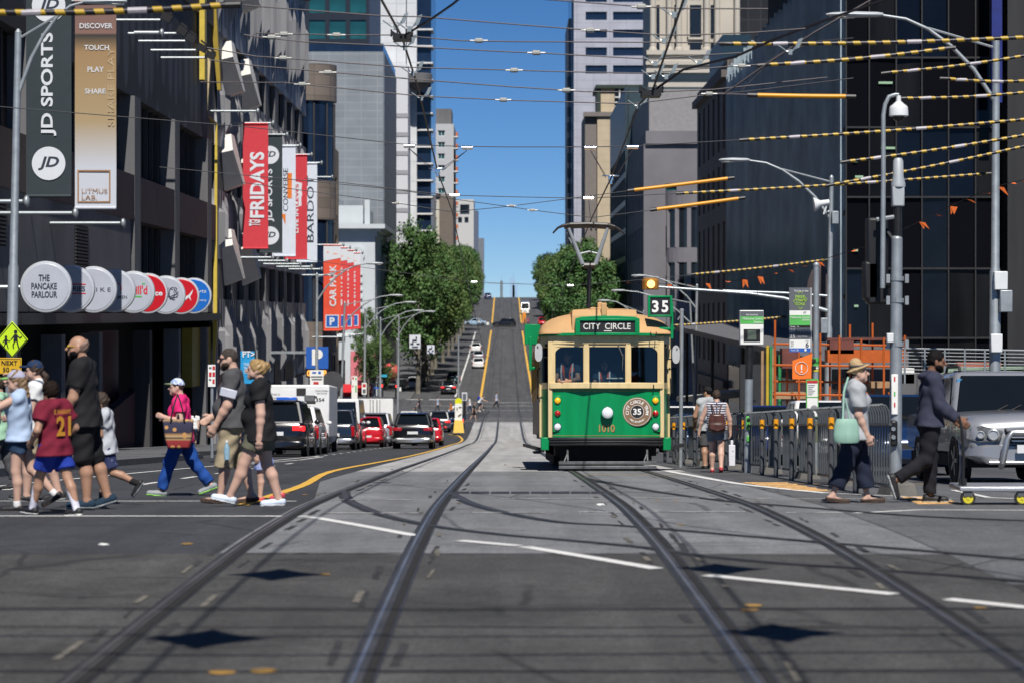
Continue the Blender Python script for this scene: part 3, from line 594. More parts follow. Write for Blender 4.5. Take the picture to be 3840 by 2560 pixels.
fg = bld('finned_glass_building', 'blue grey building clad in vertical glass fins with a stepped corner on the right', (15, 135, -5))
m_fg = M('glass_cladding', (.17,.22,.27), .1, .0, .35, .12, stretch=(1,2.5,.3), spec=.9)
ztop = 18.2
core(fg, 15.05, 34, 107.2, 164, -7, ztop-1.5, m_fg, 'glass_wall')
m_fn = M('glass_fin', (.32,.39,.43), .15, .1, .3, .3, spec=.9)
for k in range(96):
    y = 107.6+k*.585; h = ztop+.3*math.sin(k*1.7) if k > 6 else ztop
    b = MB(); b.bx(14.86, 15.05, y, y+.05, -1.3+.25*math.sin(k*.9), h); b.build('glass_fin', m_fn, fg, world=True)
for zz in (-1.5, 2.6, 6.3, 10, 13.8):
    mb = MB(); mb.bx(14.98, 15.06, 107.3, 163.9, zz-.1, zz+.1); mb.build('floor_band', M('dark_mullion'), fg, world=True)
mb = MB(); mb.bx(15.2, 15.6, 107.2, 164, -7, -1.3); mb.build('shopfront', g_blk, fg, world=True)
rb = bld('brown_building', 'brown grey stone building with tall narrow windows on the right before the cross street', (15, 175, -7))
m_rb = M('brown_grey_stone', (.12,.105,.1), .75, var=.15, scale=.4)
facade(rb, 'x', 15.0, 164.2, 190, -8, 19.1, lin(164.5, 189.8, 6, 1.5), [(-6.8,-3.6), (-1.6,2.6), (3.6,8.2), (9.4,12.2), (13.2,17.4)], m_rb, g_dark, .5, -1)
core(rb, 15.55, 36, 164.2, 190, -8, 19.1, m_rb); mb = MB(); mb.bx(14.6, 15.5, 164.2, 190.2, 17.9, 18.4); mb.build('cornice', m_rb, rb, world=True); mb = MB(); mb.bx(14.7,15.5,164.2,190.2,-3.2,-2.7); mb.build('cornice', m_rb, rb, world=True)
facade(rb, 'y', 163.8, 15.2, 20, -8, 19.05, lin(15.4, 19.8, 2, 1.2), [(-1.6,2.6), (3.6,8.2)], m_rb, g_dark, .3, -1)
cn = MB(); P0, P1 = at(1900,838,95), at(1545,752,150); cn.hexa([P0+V((0,0,-.15)), P0+V((3.2,0,-.15)), P1+V((4.5,0,-.15)), P1+V((0,0,-.15)), P0+V((0,0,.12)), P0+V((3.2,0,.5)), P1+V((4.5,0,.5)), P1+V((0,0,.14))]); tag(cn.build('street_canopy', M('canopy_metal', (.13,.13,.14), .6, var=.2)), 'long sloping grey shop canopy over the right footpath behind the stop signs', 'canopy')
cn = MB(); cn.prism([(11.4,142,-3.3),(15.2,142,-2.9),(15.2,142,-2.5),(11.4,142,-3.0)], (0,20,-.7)); tag(cn.build('street_canopy', M('pale_canopy', (.45,.44,.41), .6, var=.1)), 'short pale shop canopy low on the right beyond the tram', 'canopy')
m_goods = M_tiles('shop_goods', (.2,.17,.16), (.02,.02,.02), .35, .7, 'yz', .12, .7, .7, .5)
gd = MB(); gd.bx(14.7, 14.95, 92, 106, -4.6, -2.0); gd.mat(1); gd.bx(14.6,14.72,92,106,-1.9,-.9); tag(gd.build('shop_display', [m_goods, M('shop_sign_grey', (.1,.1,.1), .6)]), 'cluttered grey shop window display under the long canopy', 'shop front')
for k in range(5):
    c = MB(); y = 97+k*12; q = (y-95)/55; xx = P0.x*(1-q)+P1.x*q+.3; c.cyl((xx,y,zg(y)),(xx,y,P0.z*(1-q)+P1.z*q),.09,n=8); tag(c.build('canopy_post', M('black_post', (.02,.02,.02), .5)), 'slim black post holding up the long sloping canopy', 'post', 'posts under the long right canopy')
# ---------- right, across the cross street
by = bld('bay_window_building', 'dark grey stone building with a curved window bay, behind the brown building', (15, 264, -8.4))
m_by = M('grey_stone', (.155,.15,.165), .75, var=.12, scale=.3)
z1 = at(0,205,264).z
facade(by, 'y', 264, 15, 30, -9, z1-6, [(17.4,18.6),(21.5,23.2),(24.2,25.8),(27,28.4)], [(-7.5,-4), (-2.6,.8), (2.6,6), (8,11.4), (13.4,16)], m_by, g_teal, .5, -1)
core(by, 15.5, 30, 264.5, 345, -9, z1-6, m_by); core(by, 15.2, 30, 263.6, 300, z1-6, z1-4.6, m_by, 'cornice'); core(by, 15.6, 30, 264.2, 300, z1-4.6, z1, M('pale_grey_stone', (.24,.235,.24), .75, var=.1), 'attic_wall')
for z0, zz1, m_, r_ in ((-3.2,-2,m_by,2.5),(-2,2,None,2.3),(2,3.2,m_by,2.5),(3.2,7.4,None,2.3),(7.4,9,m_by,2.5),(9,13.4,None,2.3),(13.4,15.2,m_by,2.6)):
    mb = MB(); c = (19.9, 264.4); P = [(c[0]+r_*math.cos(t), c[1]-r_*.8*math.sin(t)) for t in [PI*i/12 for i in range(13)]]
    mb.loft([[(x,y,z0) for x,y in P],[(x,y,zz1) for x,y in P]]); mb.build('bay_band' if m_ else 'bay_window', m_ or g_dark, by, world=True)
    if not m_:
        for t in (.35, 1.0, 1.6, 2.2, 2.8): q = MB(); q.box((c[0]+r_*math.cos(t), c[1]-r_*.8*math.sin(t), (z0+zz1)/2), (.45,.3,zz1-z0)); q.build('bay_pier', m_by, by, world=True)
facade(by, 'x', 15.0, 264.5, 300, -9, z1-6, lin(266,299,7,2.2), [(-7.5,-4), (-2.6,.8), (2.6,6), (8,11.4), (13.4,16)], m_by, g_dark, .5, -1)
tg = bld('teal_glass_building', 'dark teal glass fronted office building further along the right side', (15, 320, -6))
facade(tg, 'x', 14.8, 300.3, 345, -8, at(1405,300,345).z+2, lin(301,344.5,9,4.2), [(-5+k*3.5, -2.2+k*3.5) for k in range(8)], M('dark_teal_cladding', (.03,.05,.06), .4, var=.2), g_teal, .3, -1)
core(tg, 15.15, 32, 300.3, 345, -8, at(1405,300,345).z+2, M('dark_teal_cladding')); 
be = bld('beige_building', 'sunlit beige building with a set back top floor and green cornice right of the sky', (20, 405, -4))
m_be = M_tiles('beige_stone', (.5,.42,.3), (.4,.34,.25), 2.4, 1.2, 'xz', .03, .75, .05); m_grn = M('dark_green_trim', (.015,.03,.022), .6)
d = 405; xa, xb = at(1344,0,d).x, at(1372,0,d).x
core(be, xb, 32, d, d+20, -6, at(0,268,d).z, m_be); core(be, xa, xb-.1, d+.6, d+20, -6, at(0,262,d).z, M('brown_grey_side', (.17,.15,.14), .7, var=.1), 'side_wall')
core(be, at(1376,0,d).x, 30, d+4, d+18, at(0,262,d).z, at(0,196,d).z, m_be, 'penthouse_wall'); core(be, at(1370,0,d).x, 30.5, d+3.3, d+18.5, at(0,199,d).z, at(0,191,d).z, m_grn, 'green_cornice')
core(be, at(1374,0,d).x, at(1382,0,d).x, d+3.7, d+4.2, at(0,262,d).z, at(0,199,d).z, m_grn, 'green_pier'); core(be, xa-.3, 32, d-.4, d+.5, at(0,268,d).z, at(0,258,d).z, M('brown_grey_side'), 'parapet')
for px in (1418,):
    g = MB(); p, q = at(px-6,262,d+4), at(px+16,201,d+4); g.bx(p.x,q.x,d+3.7,d+3.95,p.z,q.z); g.mat(1); mx = (p.x+q.x)/2; g.bx(mx-.12,mx+.12,d+3.6,d+3.7,p.z,q.z)
    for t in (.28,.42,.62): zz = p.z+(q.z-p.z)*t; g.bx(p.x,q.x,d+3.58,d+3.69,zz-.1,zz+.1)
    g.build('window', [g_dark, m_white], be, world=True)
lt = bld('lilac_tower', 'tall pale lilac office tower with rows of dark strip windows right of the sky', (18, 500, -1))
d = 500; m_lt = M_tiles('lilac_panel', (.4,.41,.48), (.3,.31,.37), 3.4, 1.7, 'xz', .06, .7, .03); xa = at(1318,0,d).x
cols = [(at(1345,0,d).x, at(1394,0,d).x), (at(1408,0,d).x, at(1482,0,d).x), (at(1496,0,d).x, at(1570,0,d).x)]
facade(lt, 'y', d, xa, 42, -3, 78, cols, [(at(0,169.5-41*k,d).z, at(0,150.5-41*k,d).z) for k in range(8)], m_lt, g_navy, .4, -1)
core(lt, xa, 42, d+.45, d+28, -3, 78, m_lt); core(lt, at(1313,0,d).x, xa-.02, d+.5, d+28, -3, 78, g_navy, 'side_glass')
core(lt, at(1301,0,d+28).x, at(1313,0,d+28).x, d+10, d+40, -3, at(0,66,d+28).z, M('taupe_panel', (.28,.25,.25), .7, var=.06), 'side_wall')
for k in range(9):
    g = MB(); zz = at(0,195+k*34,d+28).z; g.bx(at(1303,0,d+9.8).x, at(1309,0,d+9.8).x, d+9.8, d+9.98, zz-2, zz); g.build('side_window', g_dark, lt, world=True)
ct = bld('column_tower', 'beige stone tower with giant columns and heavy cornices at the upper right', (22, 345, -6))
d = 345; x0, x1 = at(1490,0,d).x, at(1700,0,d).x; m_ct = M('beige_ashlar', (.46,.42,.36), .75, var=.06, scale=.3)
core(ct, x0+.6, x1, d+1.2, d+25, -8, 56, m_ct)
for i, (o, za, zb) in enumerate(((.2,182,168),(.9,168,158),(.5,158,150),(1.1,150,142),(.3,142,126),(.8,126,116))): core(ct, x0-o*.4, x1+.3, d+.6-o, d+1.19, at(0,za,d).z, at(0,zb,d).z, m_ct, 'cornice')
core(ct, x0, x1, d+.7, d+1.15, at(0,215,d).z, at(0,182,d).z, m_ct, 'frieze')
for px in (1500, 1538, 1560, 1624, 1648, 1694):
    mb = MB(); p = at(px,0,d); mb.cyl((p.x,d+.6,at(0,116,d).z),(p.x,d+.6,56),.42,n=14); mb.lathe([(.6,0),(.6,.3),(.45,.6)], (p.x,d+.6,at(0,117,d).z), n=14); mb.build('column', m_ct, ct, smooth=40, world=True)
for px0, px1 in ((1586, 1612), (1509,1516), (1550,1554), (1634, 1640)):
    for za, zb in ((84,10),(116,96),(-6,-90)):
        g = MB(); p, q = at(px0,za,d), at(px1,zb,d); g.bx(p.x,q.x,d+1.0,d+1.19,p.z,q.z); g.build('window', g_dark, ct, world=True)
mb = MB(); p, q = at(1582,90,d), at(1616,85,d); mb.bx(p.x,q.x,d+.6,d+1.19,p.z,q.z); p, q = at(1580,-20,d), at(1618,10,d); mb.bx(at(1580,0,d).x,at(1584,0,d).x,d+.7,d+1.19,at(0,84,d).z,at(0,8,d).z); mb.build('window_hood', m_ct, ct, world=True)
bk = bld('black_tower', 'black office tower behind the beige column tower at the upper right', (36, 380, -6)); d = 380
core(bk, at(1698,0,d).x, at(1830,0,d).x, d, d+20, -6, 62, M_tiles('black_tower_wall', (.012,.012,.014), (.03,.03,.032), 2, 3.6, 'xz', .1, .4, .4))
tb = bld('teal_block', 'small dark teal roof block beside the stepped glass fins on the right', (30, 250, -6)); d = 230
core(tb, at(1660,0,d).x, at(1725,0,d).x, d, d+15, 5, at(0,80,d).z, M('ink_teal', (.008,.03,.05), .4))
# far end: distant things over the crest
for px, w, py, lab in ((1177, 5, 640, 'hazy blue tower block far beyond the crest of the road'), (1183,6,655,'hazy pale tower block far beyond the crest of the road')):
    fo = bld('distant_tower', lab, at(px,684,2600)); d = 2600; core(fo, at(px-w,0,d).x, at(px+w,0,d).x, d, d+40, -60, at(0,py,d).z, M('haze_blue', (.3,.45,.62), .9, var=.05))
gy = thing('catenary_gantry', 'thin grey cross arm mast standing over the crest of the far road', 'mast', (at(1152,690,640)))
mb = MB(); p = at(1152,684,640); mb.cyl((p.x,640,5),(p.x,640,at(0,645,640).z),.35,n=6); mb.bx(at(1120,0,640).x,at(1195,0,640).x,639.8,640.2,at(0,652,640).z,at(0,651,640).z); mb.build('mast', m_galv, gy, world=True)
# ------------------------------------------------------------------ the heritage tram
TY = 47.4; TX = (1393-VX)*TY/F
tram = thing('tram', 'green and cream heritage tram, route 35, facing down the right track', 'tram', (TX, TY, zg(TY)))
SL = math.atan2(zg(62)-zg(TY+.5), 14.1-.0); tram.rotation_euler = (math.atan2(zg(TY+14)-zg(TY), 14), 0, 0)
TM = Matrix.Translation(tram.location) @ tram.rotation_euler.to_matrix().to_4x4(); TI = TM.inverted()
def tl(px, py, d): return TI @ at(px, py, d)
def tb_(mb, name, mats, parent=None, **k): return mb.build(name, mats, parent or tram, **k)
c_grn = M('tram_green', (.0008,.215,.066), .35, var=.16, scale=2.2, coat=.15, spec=.3, stretch=(2,1,.35)); c_crm = M('tram_cream', (.62,.48,.245), .45, var=.13, scale=3, coat=.15, stretch=(2,1,.4)); c_roof = M('tram_roof_tan', (.5,.3,.135), .75, var=.1, scale=2)
c_blk = M('tram_black', (.012,.012,.013), .45, var=.4, scale=6); c_grey = M('worn_grey_metal', (.12,.125,.13), .5, .5, var=.35, scale=6); c_chr = M('chrome', (.75,.76,.78), .15, 1, var=.03)
c_wht = M('sign_white', (.75,.75,.72), .6, var=.03); c_brn = M('badge_brown', (.2,.12,.065), .5, var=.08); c_gold = M('gilt_lettering', (.36,.2,.07), .5, var=.05); c_ink = M('ink_black', (.008,.008,.01), .5, var=.05)
c_drk = M('cab_interior', (.022,.024,.026), .8, var=.2); c_glass = M_glass('tram_glass', (.7,.75,.76), .045); c_och = M('side_ochre', (.4,.22,.035), .5, var=.15); c_taupe = M('side_taupe', (.27,.22,.17), .6, var=.15)
PL = [(-1.07,.13),(-.8,.05),(-.4,.01),(0,0),(.4,.01),(.8,.05),(1.07,.13)]
def wall(mb, pl, z0, z1, t=.06, o=0):
    n = len(pl); rg = []
    for (x, y) in pl: rg.append([(x,y-o,z0),(x,y-o,z1),(x,y-o+t,z1),(x,y-o+t,z0)])
    mb.loft(rg)
m = MB(); wall(m, PL, .66, 1.64); front = tb_(m, 'front_panel', c_grn, smooth=30)
m = MB(); m.k = 0
for z in (.70, 1.575): wall(m, [(x*.985,y) for x,y in PL], z, z+.008, .02, .006)
tb_(m, 'gold_line', c_gold, front)
m = MB(); wall(m, [(-1.12,.1),(-.43,-.1),(0,-.055),(.43,-.1),(1.12,.1)], 1.62, 1.74, .16, .02); tb_(m, 'window_sill', c_crm, bevel=.012)
# window frame with three openings
m = MB(); WZ0, WZ1 = 1.74, 2.44; op = [(-1.0,-.45),(-.335,.375),(.49,1.015)]
def fy(x): return .12*(abs(x)/1.07)**2
def bar(x0, x1, z0, z1, t=.09, o=0.): m.hexa([(x0,fy(x0)-o,z0),(x1,fy(x1)-o,z0),(x1,fy(x1)+t,z0),(x0,fy(x0)+t,z0),(x0,fy(x0)-o,z1),(x1,fy(x1)-o,z1),(x1,fy(x1)+t,z1),(x0,fy(x0)+t,z1)])
ed = [-1.1]+[q for o in op for q in o]+[1.1]
for i in range(0, len(ed), 2): bar(ed[i], ed[i+1], WZ0-.005, WZ1+.08)
for a, b in op: bar(a, b, WZ1, WZ1+.08, .085, -.002)
for x in (-.395, .435): bar(x-.045, x+.045, 1.7, 2.5, .02, .03)
for cx, sx in ((-1.0, 1), (1.015, -1)):     # rounded outer corners
    P = [(cx, fy(cx)+.004, WZ1)]+[(cx+sx*(.2-.2*math.sin(t)), fy(cx)+.004, WZ1-.13+.13*math.cos(t)) for t in [PI/2*i/6 for i in range(7)]]
    m.prism(P, (0,.05,0))
tb_(m, 'window_frame', c_crm)
for a, b in op:
    m = MB(); bar(a+.001, b-.001, WZ0, WZ1, .055, -.045); tb_(m, 'windscreen', c_glass)
m = MB(); wall(m, [(-1.28,.5),(-1.1,.14),(-.45,.0),(.45,.0),(1.1,.14),(1.28,.5)], 2.5, 2.665, .12, .02); tb_(m, 'letter_board', c_crm)
m = MB(); wall(m, [(-1.33,.5),(-1.13,.08),(-.64,-.06),(.66,-.06),(1.13,.08),(1.33,.5)], 2.655, 2.705, .14, .03); tb_(m, 'gutter', c_grn)
# cab corners, doors and the long body
for s in (-1, 1):
    m = MB(); P = [(s*1.09,.13),(s*1.27,.85)]
    def pan(z0, z1, q=P): m.hexa([(q[0][0],q[0][1],z0),(q[1][0],q[1][1],z0),(q[1][0]-s*.06,q[1][1],z0),(q[0][0]-s*.06,q[0][1],z0)]+[(q[0][0],q[0][1],z1),(q[1][0],q[1][1],z1),(q[1][0]-s*.06,q[1][1],z1),(q[0][0]-s*.06,q[0][1],z1)])
    pan(.66, 1.62); cp = tb_(m, 'corner_panel', c_grn)
    m = MB(); m.box((s*1.1,.15,1.66),(.085,.09,2.0)); m.box((s*1.27,.86,1.66),(.07,.08,2.0)); pan(1.62,1.75); pan(2.44,2.6); tb_(m, 'corner_post', c_crm, bevel=.01)
    m = MB(); pan(1.75,2.44,[(s*1.12,.22),(s*1.255,.8)]); tb_(m, 'corner_window', c_glass)
    m = MB(); m.box((s*1.2,.5,.54),(.16,.72,.26)); tb_(m, 'corner_skirt', c_grn, bevel=.02)
    m = MB(); m.bx(s*1.26-.04,s*1.26+.04,.92,13.4,.72,1.5); tb_(m, 'side_panel', c_taupe if s < 0 else c_grn)
    m = MB(); m.bx(s*1.27-.05,s*1.27+.05,.92,13.4,1.5,1.72); m.bx(s*1.27-.05,s*1.27+.05,.92,13.4,2.42,2.66)
    for k in range(12): y = .95+k*1.12; m.bx(s*1.275-.06,s*1.275+.06,y,y+.16,1.72,2.42)
    tb_(m, 'side_frame', c_och if s < 0 else c_crm)
    for k in range(11): m = MB(); y = 1.11+k*1.12; m.bx(s*1.25-.01,s*1.25+.01,y,y+.96,1.72,2.42); tb_(m, 'side_window', g_blk)
    m = MB(); m.bx(*sorted((s*1.2,s*1.36)),5.4,8.2,.3,.34); m.prism([(s*1.2,1.3,.36),(s*1.62,1.3,.48),(s*1.62,1.3,.54),(s*1.2,1.3,.44)],(0,1.4,0)); tb_(m, 'step', c_blk)
m = MB(); m.bx(-1.2,1.2,.6,13.5,.62,.72); m.bx(-1.2,1.2,13.4,13.5,.7,2.6); m.bx(-1.2,-.5,2.5,2.56,.7,2.5); m.bx(.5,1.2,2.5,2.56,.7,2.5); m.bx(-1.22,-1.2,3.0,13.4,.7,1.6); m.bx(1.2,1.22,3.0,13.4,.7,1.6); m.bx(-1.1,1.1,.3,.34,.72,1.5); m.bx(-1.2,1.2,.2,13.4,2.45,2.5); tb_(m, 'cab_lining', c_drk)
m = MB(); m.lathe([(.03,0),(.03,.25),(.14,.27),(.14,.36),(.03,.38)], (.12,.55,1.28), n=14); m.bx(-.1,.32,.4,.62,1.5,1.78); tb_(m, 'driver_console', c_drk)
m = MB(); m.bx(.02,.36,.36,.5,1.82,1.845); tb_(m, 'white_card', c_wht)
# roof
m = MB(); rg = []
for y, w, h in ((-.02,1.2,.03),(.1,1.28,.16),(.35,1.31,.34),(.8,1.31,.46),(1.6,1.31,.5),(12.6,1.31,.5),(13.4,1.3,.3),(13.8,1.2,.04)):
    rg.append([(w*math.copysign(abs(math.cos(t))**.8, math.cos(t)), y, 2.69+h*math.sin(t)**.75) for t in [PI*i/18 for i in range(19)]])
m.loft(rg); tb_(m, 'roof', c_roof, smooth=40)
m = MB(); m.loft([[(x,y,2.70) for x,y in ((-.68,.02),(.62,.02),(.66,1.6),(-.72,1.6))], [(x,y,3.06) for x,y in ((-.67,.05),(.61,.05),(.65,1.6),(-.71,1.6))], [(x,y,3.17) for x,y in ((-.66,.2),(.6,.2),(.64,1.6),(-.7,1.6))], [(x,y,3.21) for x,y in ((-.35,.5),(.35,.5),(.4,1.6),(-.4,1.6))]]); m.box((-.04,.1,3.17),(.11,.14,.26)); m.box((-.1,.6,3.27),(.1,.2,.14)); m.box((-.12,.5,3.2),(.36,.3,.06)); tb_(m, 'roof_box', c_roof, bevel=.02)
m = MB(); m.bx(-.61,.65,-.1,.0,2.655,2.99)
m.prism([(-.61,-.12,2.985),(.65,-.12,2.985),(.55,-.12,3.02),(.2,-.12,3.04),(-.16,-.12,3.04),(-.5,-.12,3.02)], (0,.2,0))
for a in ((-.61,.65,2.655,2.71),(-.61,.65,2.94,2.985),(-.61,-.52,2.71,2.94),(.56,.65,2.71,2.94)): m.bx(a[0],a[1],-.15,-.101,a[2],a[3])
dest = tb_(m, 'destination_box', c_grn, bevel=.008)
m = MB(); m.bx(-.515,.555,-.112,-.101,2.715,2.935); tb_(m, 'destination_blind', c_ink, dest)
m = MB(); m.text('CITY  CIRCLE', (.01,-.113,2.835), X_, Z_, .122, .93, .012, depth=.003); m.bx(-.05,.1,-.118,-.113,2.735,2.752); tb_(m, 'lettering', M('blind_white', (.62,.62,.58), .7, var=.03), dest)
# side route signs
m = MB(); m.bx(.82,1.3,-.02,.1,3.02,3.44)
for a in ((.82,1.3,3.02,3.06),(.82,1.3,3.40,3.44),(.82,.865,3.06,3.4),(1.255,1.3,3.06,3.4)): m.bx(a[0],a[1],-.05,-.021,a[2],a[3])
m.box((1.3,.1,2.95),(.05,.06,.7)); m.box((1.2,.12,2.8),(.3,.05,.05)); rs = tb_(m, 'route_sign', c_grn, bevel=.006)
m = MB(); m.bx(.866,1.254,-.028,-.021,3.061,3.399); tb_(m, 'route_blind', c_ink, rs)
m = MB(); m.text('3', (.965,-.03,3.225), X_, Z_, .235, .13, .03); m.text('5', (1.155,-.03,3.225), X_, Z_, .235, .13, .03); tb_(m, 'lettering', c_wht, rs)
m = MB(); m.box((-1.42,3.2,2.8),(.32,.5,.42)); m.box((-1.46,2.9,2.4),(.06,.06,.7)); m.box((-1.4,2.95,2.1),(.1,.1,.06)); tb_(m, 'route_sign', c_grn, bevel=.01)
# lamps
def lamp(x, z, r, mat, nm):
    y = fy(x)*1.0; m = MB(); m.lathe([(r*1.18,0),(r*1.18,.03),(r,.04)], (x,y,z), (0,-1,0), 18); ring = tb_(m, nm, c_chr if 'head' in nm or 'white' in nm else c_grn, smooth=40)
    m = MB(); m.lathe([(r*.97,.035),(r*.9,.055),(r*.6,.075),(.01,.085)], (x,y,z), (0,-1,0), 18); tb_(m, 'lens', mat, ring, smooth=50)
l_y = M('amber_lens', (.75,.36,.01), .2, var=.25, scale=30, emis=(1,.5,.02), estr=.35); l_r = M('red_lens', (.42,.004,.006), .2, var=.1, coat=.5); l_w = M('clear_lamp', (.7,.72,.75), .1, .3, var=.15, emis=(1,1,1), estr=.22)
for x in (-.955, .97):
    m = MB(); m.box((x,fy(x)-.005,1.13),(.2,.03,.72)); tb_(m, 'lamp_backing', c_grn, bevel=.012)
    lamp(x, 1.39, .062, l_y, 'indicator_lamp'); lamp(x, 1.138, .06, l_r, 'tail_lamp'); lamp(x, .877, .066, l_w, 'white_lamp')
m = MB(); m.lathe([(.125,0),(.125,.09),(.115,.14),(.11,.15)], (.017,0,1.15), (0,-1,0), 22); hb = tb_(m, 'headlight', c_chr, smooth=40)
m = MB(); m.lathe([(.108,.145),(.1,.17),(.07,.195),(.01,.205)], (.017,0,1.15), (0,-1,0), 22); tb_(m, 'lens', l_w, hb, smooth=50)
# badge
m = MB(); m.mat(0); bc = V((.605,.02,1.17)); m.lathe([(.285,.0),(.285,.018)], bc, (0,-1,0), 40); m.mat(1); m.lathe([(.27,.0185),(.27,.022)], bc, (0,-1,0), 40); m.lathe([(.132,.0245),(.132,.0252)], bc, (0,-1,0), 30)
m.mat(0); m.lathe([(.262,.0222),(.262,.0245)], bc, (0,-1,0), 40)
m.box(bc+V((-.27,.005,-.0)),(.17,.012,.22)); m.box(bc+V((.25,.005,.0)),(.1,.012,.2)); m.mat(2)
m.lathe([(.125,.0252),(.125,.0275)], bc, (0,-1,0), 30)
bd = MB(); bd.v, bd.f, bd.m = m.v, m.f, m.m
badge = tb_(bd, 'badge', [c_brn, c_wht, c_ink], smooth=30)
m = MB()
def arc_text(s, r, a0, a1, h, flip=False):
    for i, ch in enumerate(s):
        if ch == ' ': continue
        a = a0+(a1-a0)*i/(len(s)-1); c = bc+V((math.sin(a)*r, -.028, math.cos(a)*r)); up = V((math.sin(a),0,math.cos(a)))*(-1 if flip else 1); u = V((up.z,0,-up.x))
        m.text(ch, c, u, up, h, None if ch != 'I' else h*.2, .02, depth=.001)
arc_text('CITY CIRCLE TRAM', .197, -1.75, 1.75, .062); arc_text('-MELBOURNE-', .197, 3.95, 2.33, .036, True); m.text('35', bc+V((0,-.029,0)), X_, Z_, .12, .16, .025); tb_(m, 'lettering', c_wht, badge)
m = MB(); m.text('1010', (.01,-.004,.845), X_, Z_, .15, .31, .02, depth=.004); tb_(m, 'fleet_number', c_gold)
m = MB(); m.text('1010', (.018,-.001,.838), X_, Z_, .15, .31, .02, depth=.001); tb_(m, 'fleet_number', c_ink)
# bumper, fender, running gear
m = MB()
for k in range(3): wall(m, [(-1.12,.1),(-.5,-.05),(.5,-.05),(1.12,.1)], .515+.05*k, .552+.05*k, .14, .05+.02*(k == 1))
wall(m, [(-1.1,.12),(-.5,0),(.5,0),(1.1,.12)], .5, .67, .1, .02); tb_(m, 'bumper', c_blk, bevel=.008)
m = MB(); m.bx(-.94,.97,-.2,-.12,.05,.115); m.bx(-.94,.97,-.18,-.1,.135,.2); 
for x in (-.76, .8): m.cyl((x,-.1,.2),(x,.1,.45),.025,n=6); m.cyl((x-.1,-.1,.12),(x,.0,.36),.02,n=6)
tb_(m, 'fender_bar', c_grey, bevel=.01)
m = MB(); m.bx(-1.0,1.0,.4,13.2,.3,.66); m.bx(-.9,.9,.25,.3,.18,.5); tb_(m, 'underframe', m_black)  # underframe coloured near black for the shade under the bumper
for yb in (2.6, 4.2, 9.6, 11.2):
    m = MB()
    for s in (-1, 1): m.lathe([(.33,-.05),(.36,-.05),(.36,.02),(.33,.05)], (s*.72,yb,.345), (s,0,0), 20)
    m.cyl((-.7,yb,.345),(.7,yb,.345),.06); tb_(m, 'wheel_set', c_grey, smooth=40)
m = MB(); m.bx(-1.0,1.0,1.9,11.9,.12,.5); tb_(m, 'bogie_frame', m_black)
# mirrors, wipers, handles
for s, x, z in ((-1,-1.33,2.33),(1,1.37,2.29)):
    m = MB(); m.loft([[V((x+.075*math.cos(t)*1,y,z+.18*math.copysign(abs(math.sin(t))**.6,math.sin(t)))) for t in [2*PI*i/16 for i in range(16)]] for y in (-.02,.02)]); mr = tb_(m, 'mirror', M('mirror_back', (.42,.43,.43), .35, var=.06), smooth=40)
    m = MB(); m.tube([(s*1.13,.2,z-.1),(x-.0*s,.06,z-.08),(x+.02*s,.0-.03,z+.12)], .013, 6); tb_(m, 'mirror_arm', c_blk, mr)
m = MB(); m.tube([(.225,-.03,2.47),(.27,-.05,2.38),(.335,-.05,2.2)], .014, 6); m.tube([(.325,-.055,2.3),(.31,-.055,1.98)], .009, 5); tb_(m, 'wiper', c_grey)
for x in (.62, .93): m = MB(); m.tube([(x,.03,1.62),(x,-.03,1.63),(x,-.03,1.69),(x,.03,1.7)], .01, 6); tb_(m, 'grab_handle', c_blk)
m = MB(); m.tube([(.87,-.06,2.72),(.87,-.12,2.7),(.89,-.13,2.62),(.96,-.13,2.62),(.98,-.12,2.7),(.98,-.06,2.72)], .01, 6); tb_(m, 'roof_step', c_blk)
for s in (-1, 1): m = MB(); m.tube([(s*1.29,.8,2.05),(s*1.34,.8,2.0),(s*1.34,.8,1.45),(s*1.29,.8,1.4)], .013, 6); tb_(m, 'grab_rail', c_blk)
# pantograph
d = 54.3; P = lambda px, py: tl(px, py, d)
m = MB(); m.cyl(P(1352,716), P(1354,613), .05, n=10); m.cyl(P(1341,610), P(1367,610), .07, n=8); post = tb_(m, 'pantograph', c_blk)
m = MB()
for a, b in (((1338,607),(1306,524)),((1368,607),(1396,524)),((1338,611),(1368,611)),((1333,583),(1353,578)),((1353,578),(1374,583))): m.tube([P(*a), P(*b)], [.055,.035] if abs(a[1]-b[1]) > 40 else .022, 8)
for a, b in (((1338,600),(1302,532)),((1368,600),(1390,540))): m.tube([P(*a)+V((0,.4,0)), P(*b)+V((0,.4,0))], .018, 6)
tb_(m, 'lower_arm', M('pantograph_grey', (.27,.3,.32), .5, .3, var=.1), post)
m = MB(); m.tube([P(1270,536),P(1281,524),P(1292,519),P(1310,516),P(1353,515),P(1395,517),P(1412,521),P(1425,529),P(1434,536)], [.02,.025,.035,.05,.05,.05,.035,.025,.02], 8); m.tube([P(1296,521)+V((0,.25,0)),P(1353,519)+V((0,.25,0)),P(1412,523)+V((0,.25,0))], .03, 6); m.box(P(1358,526),(.04,.1,.09)); m.box(P(1369,526),(.04,.1,.09)); tb_(m, 'collector_head', c_blk, post)
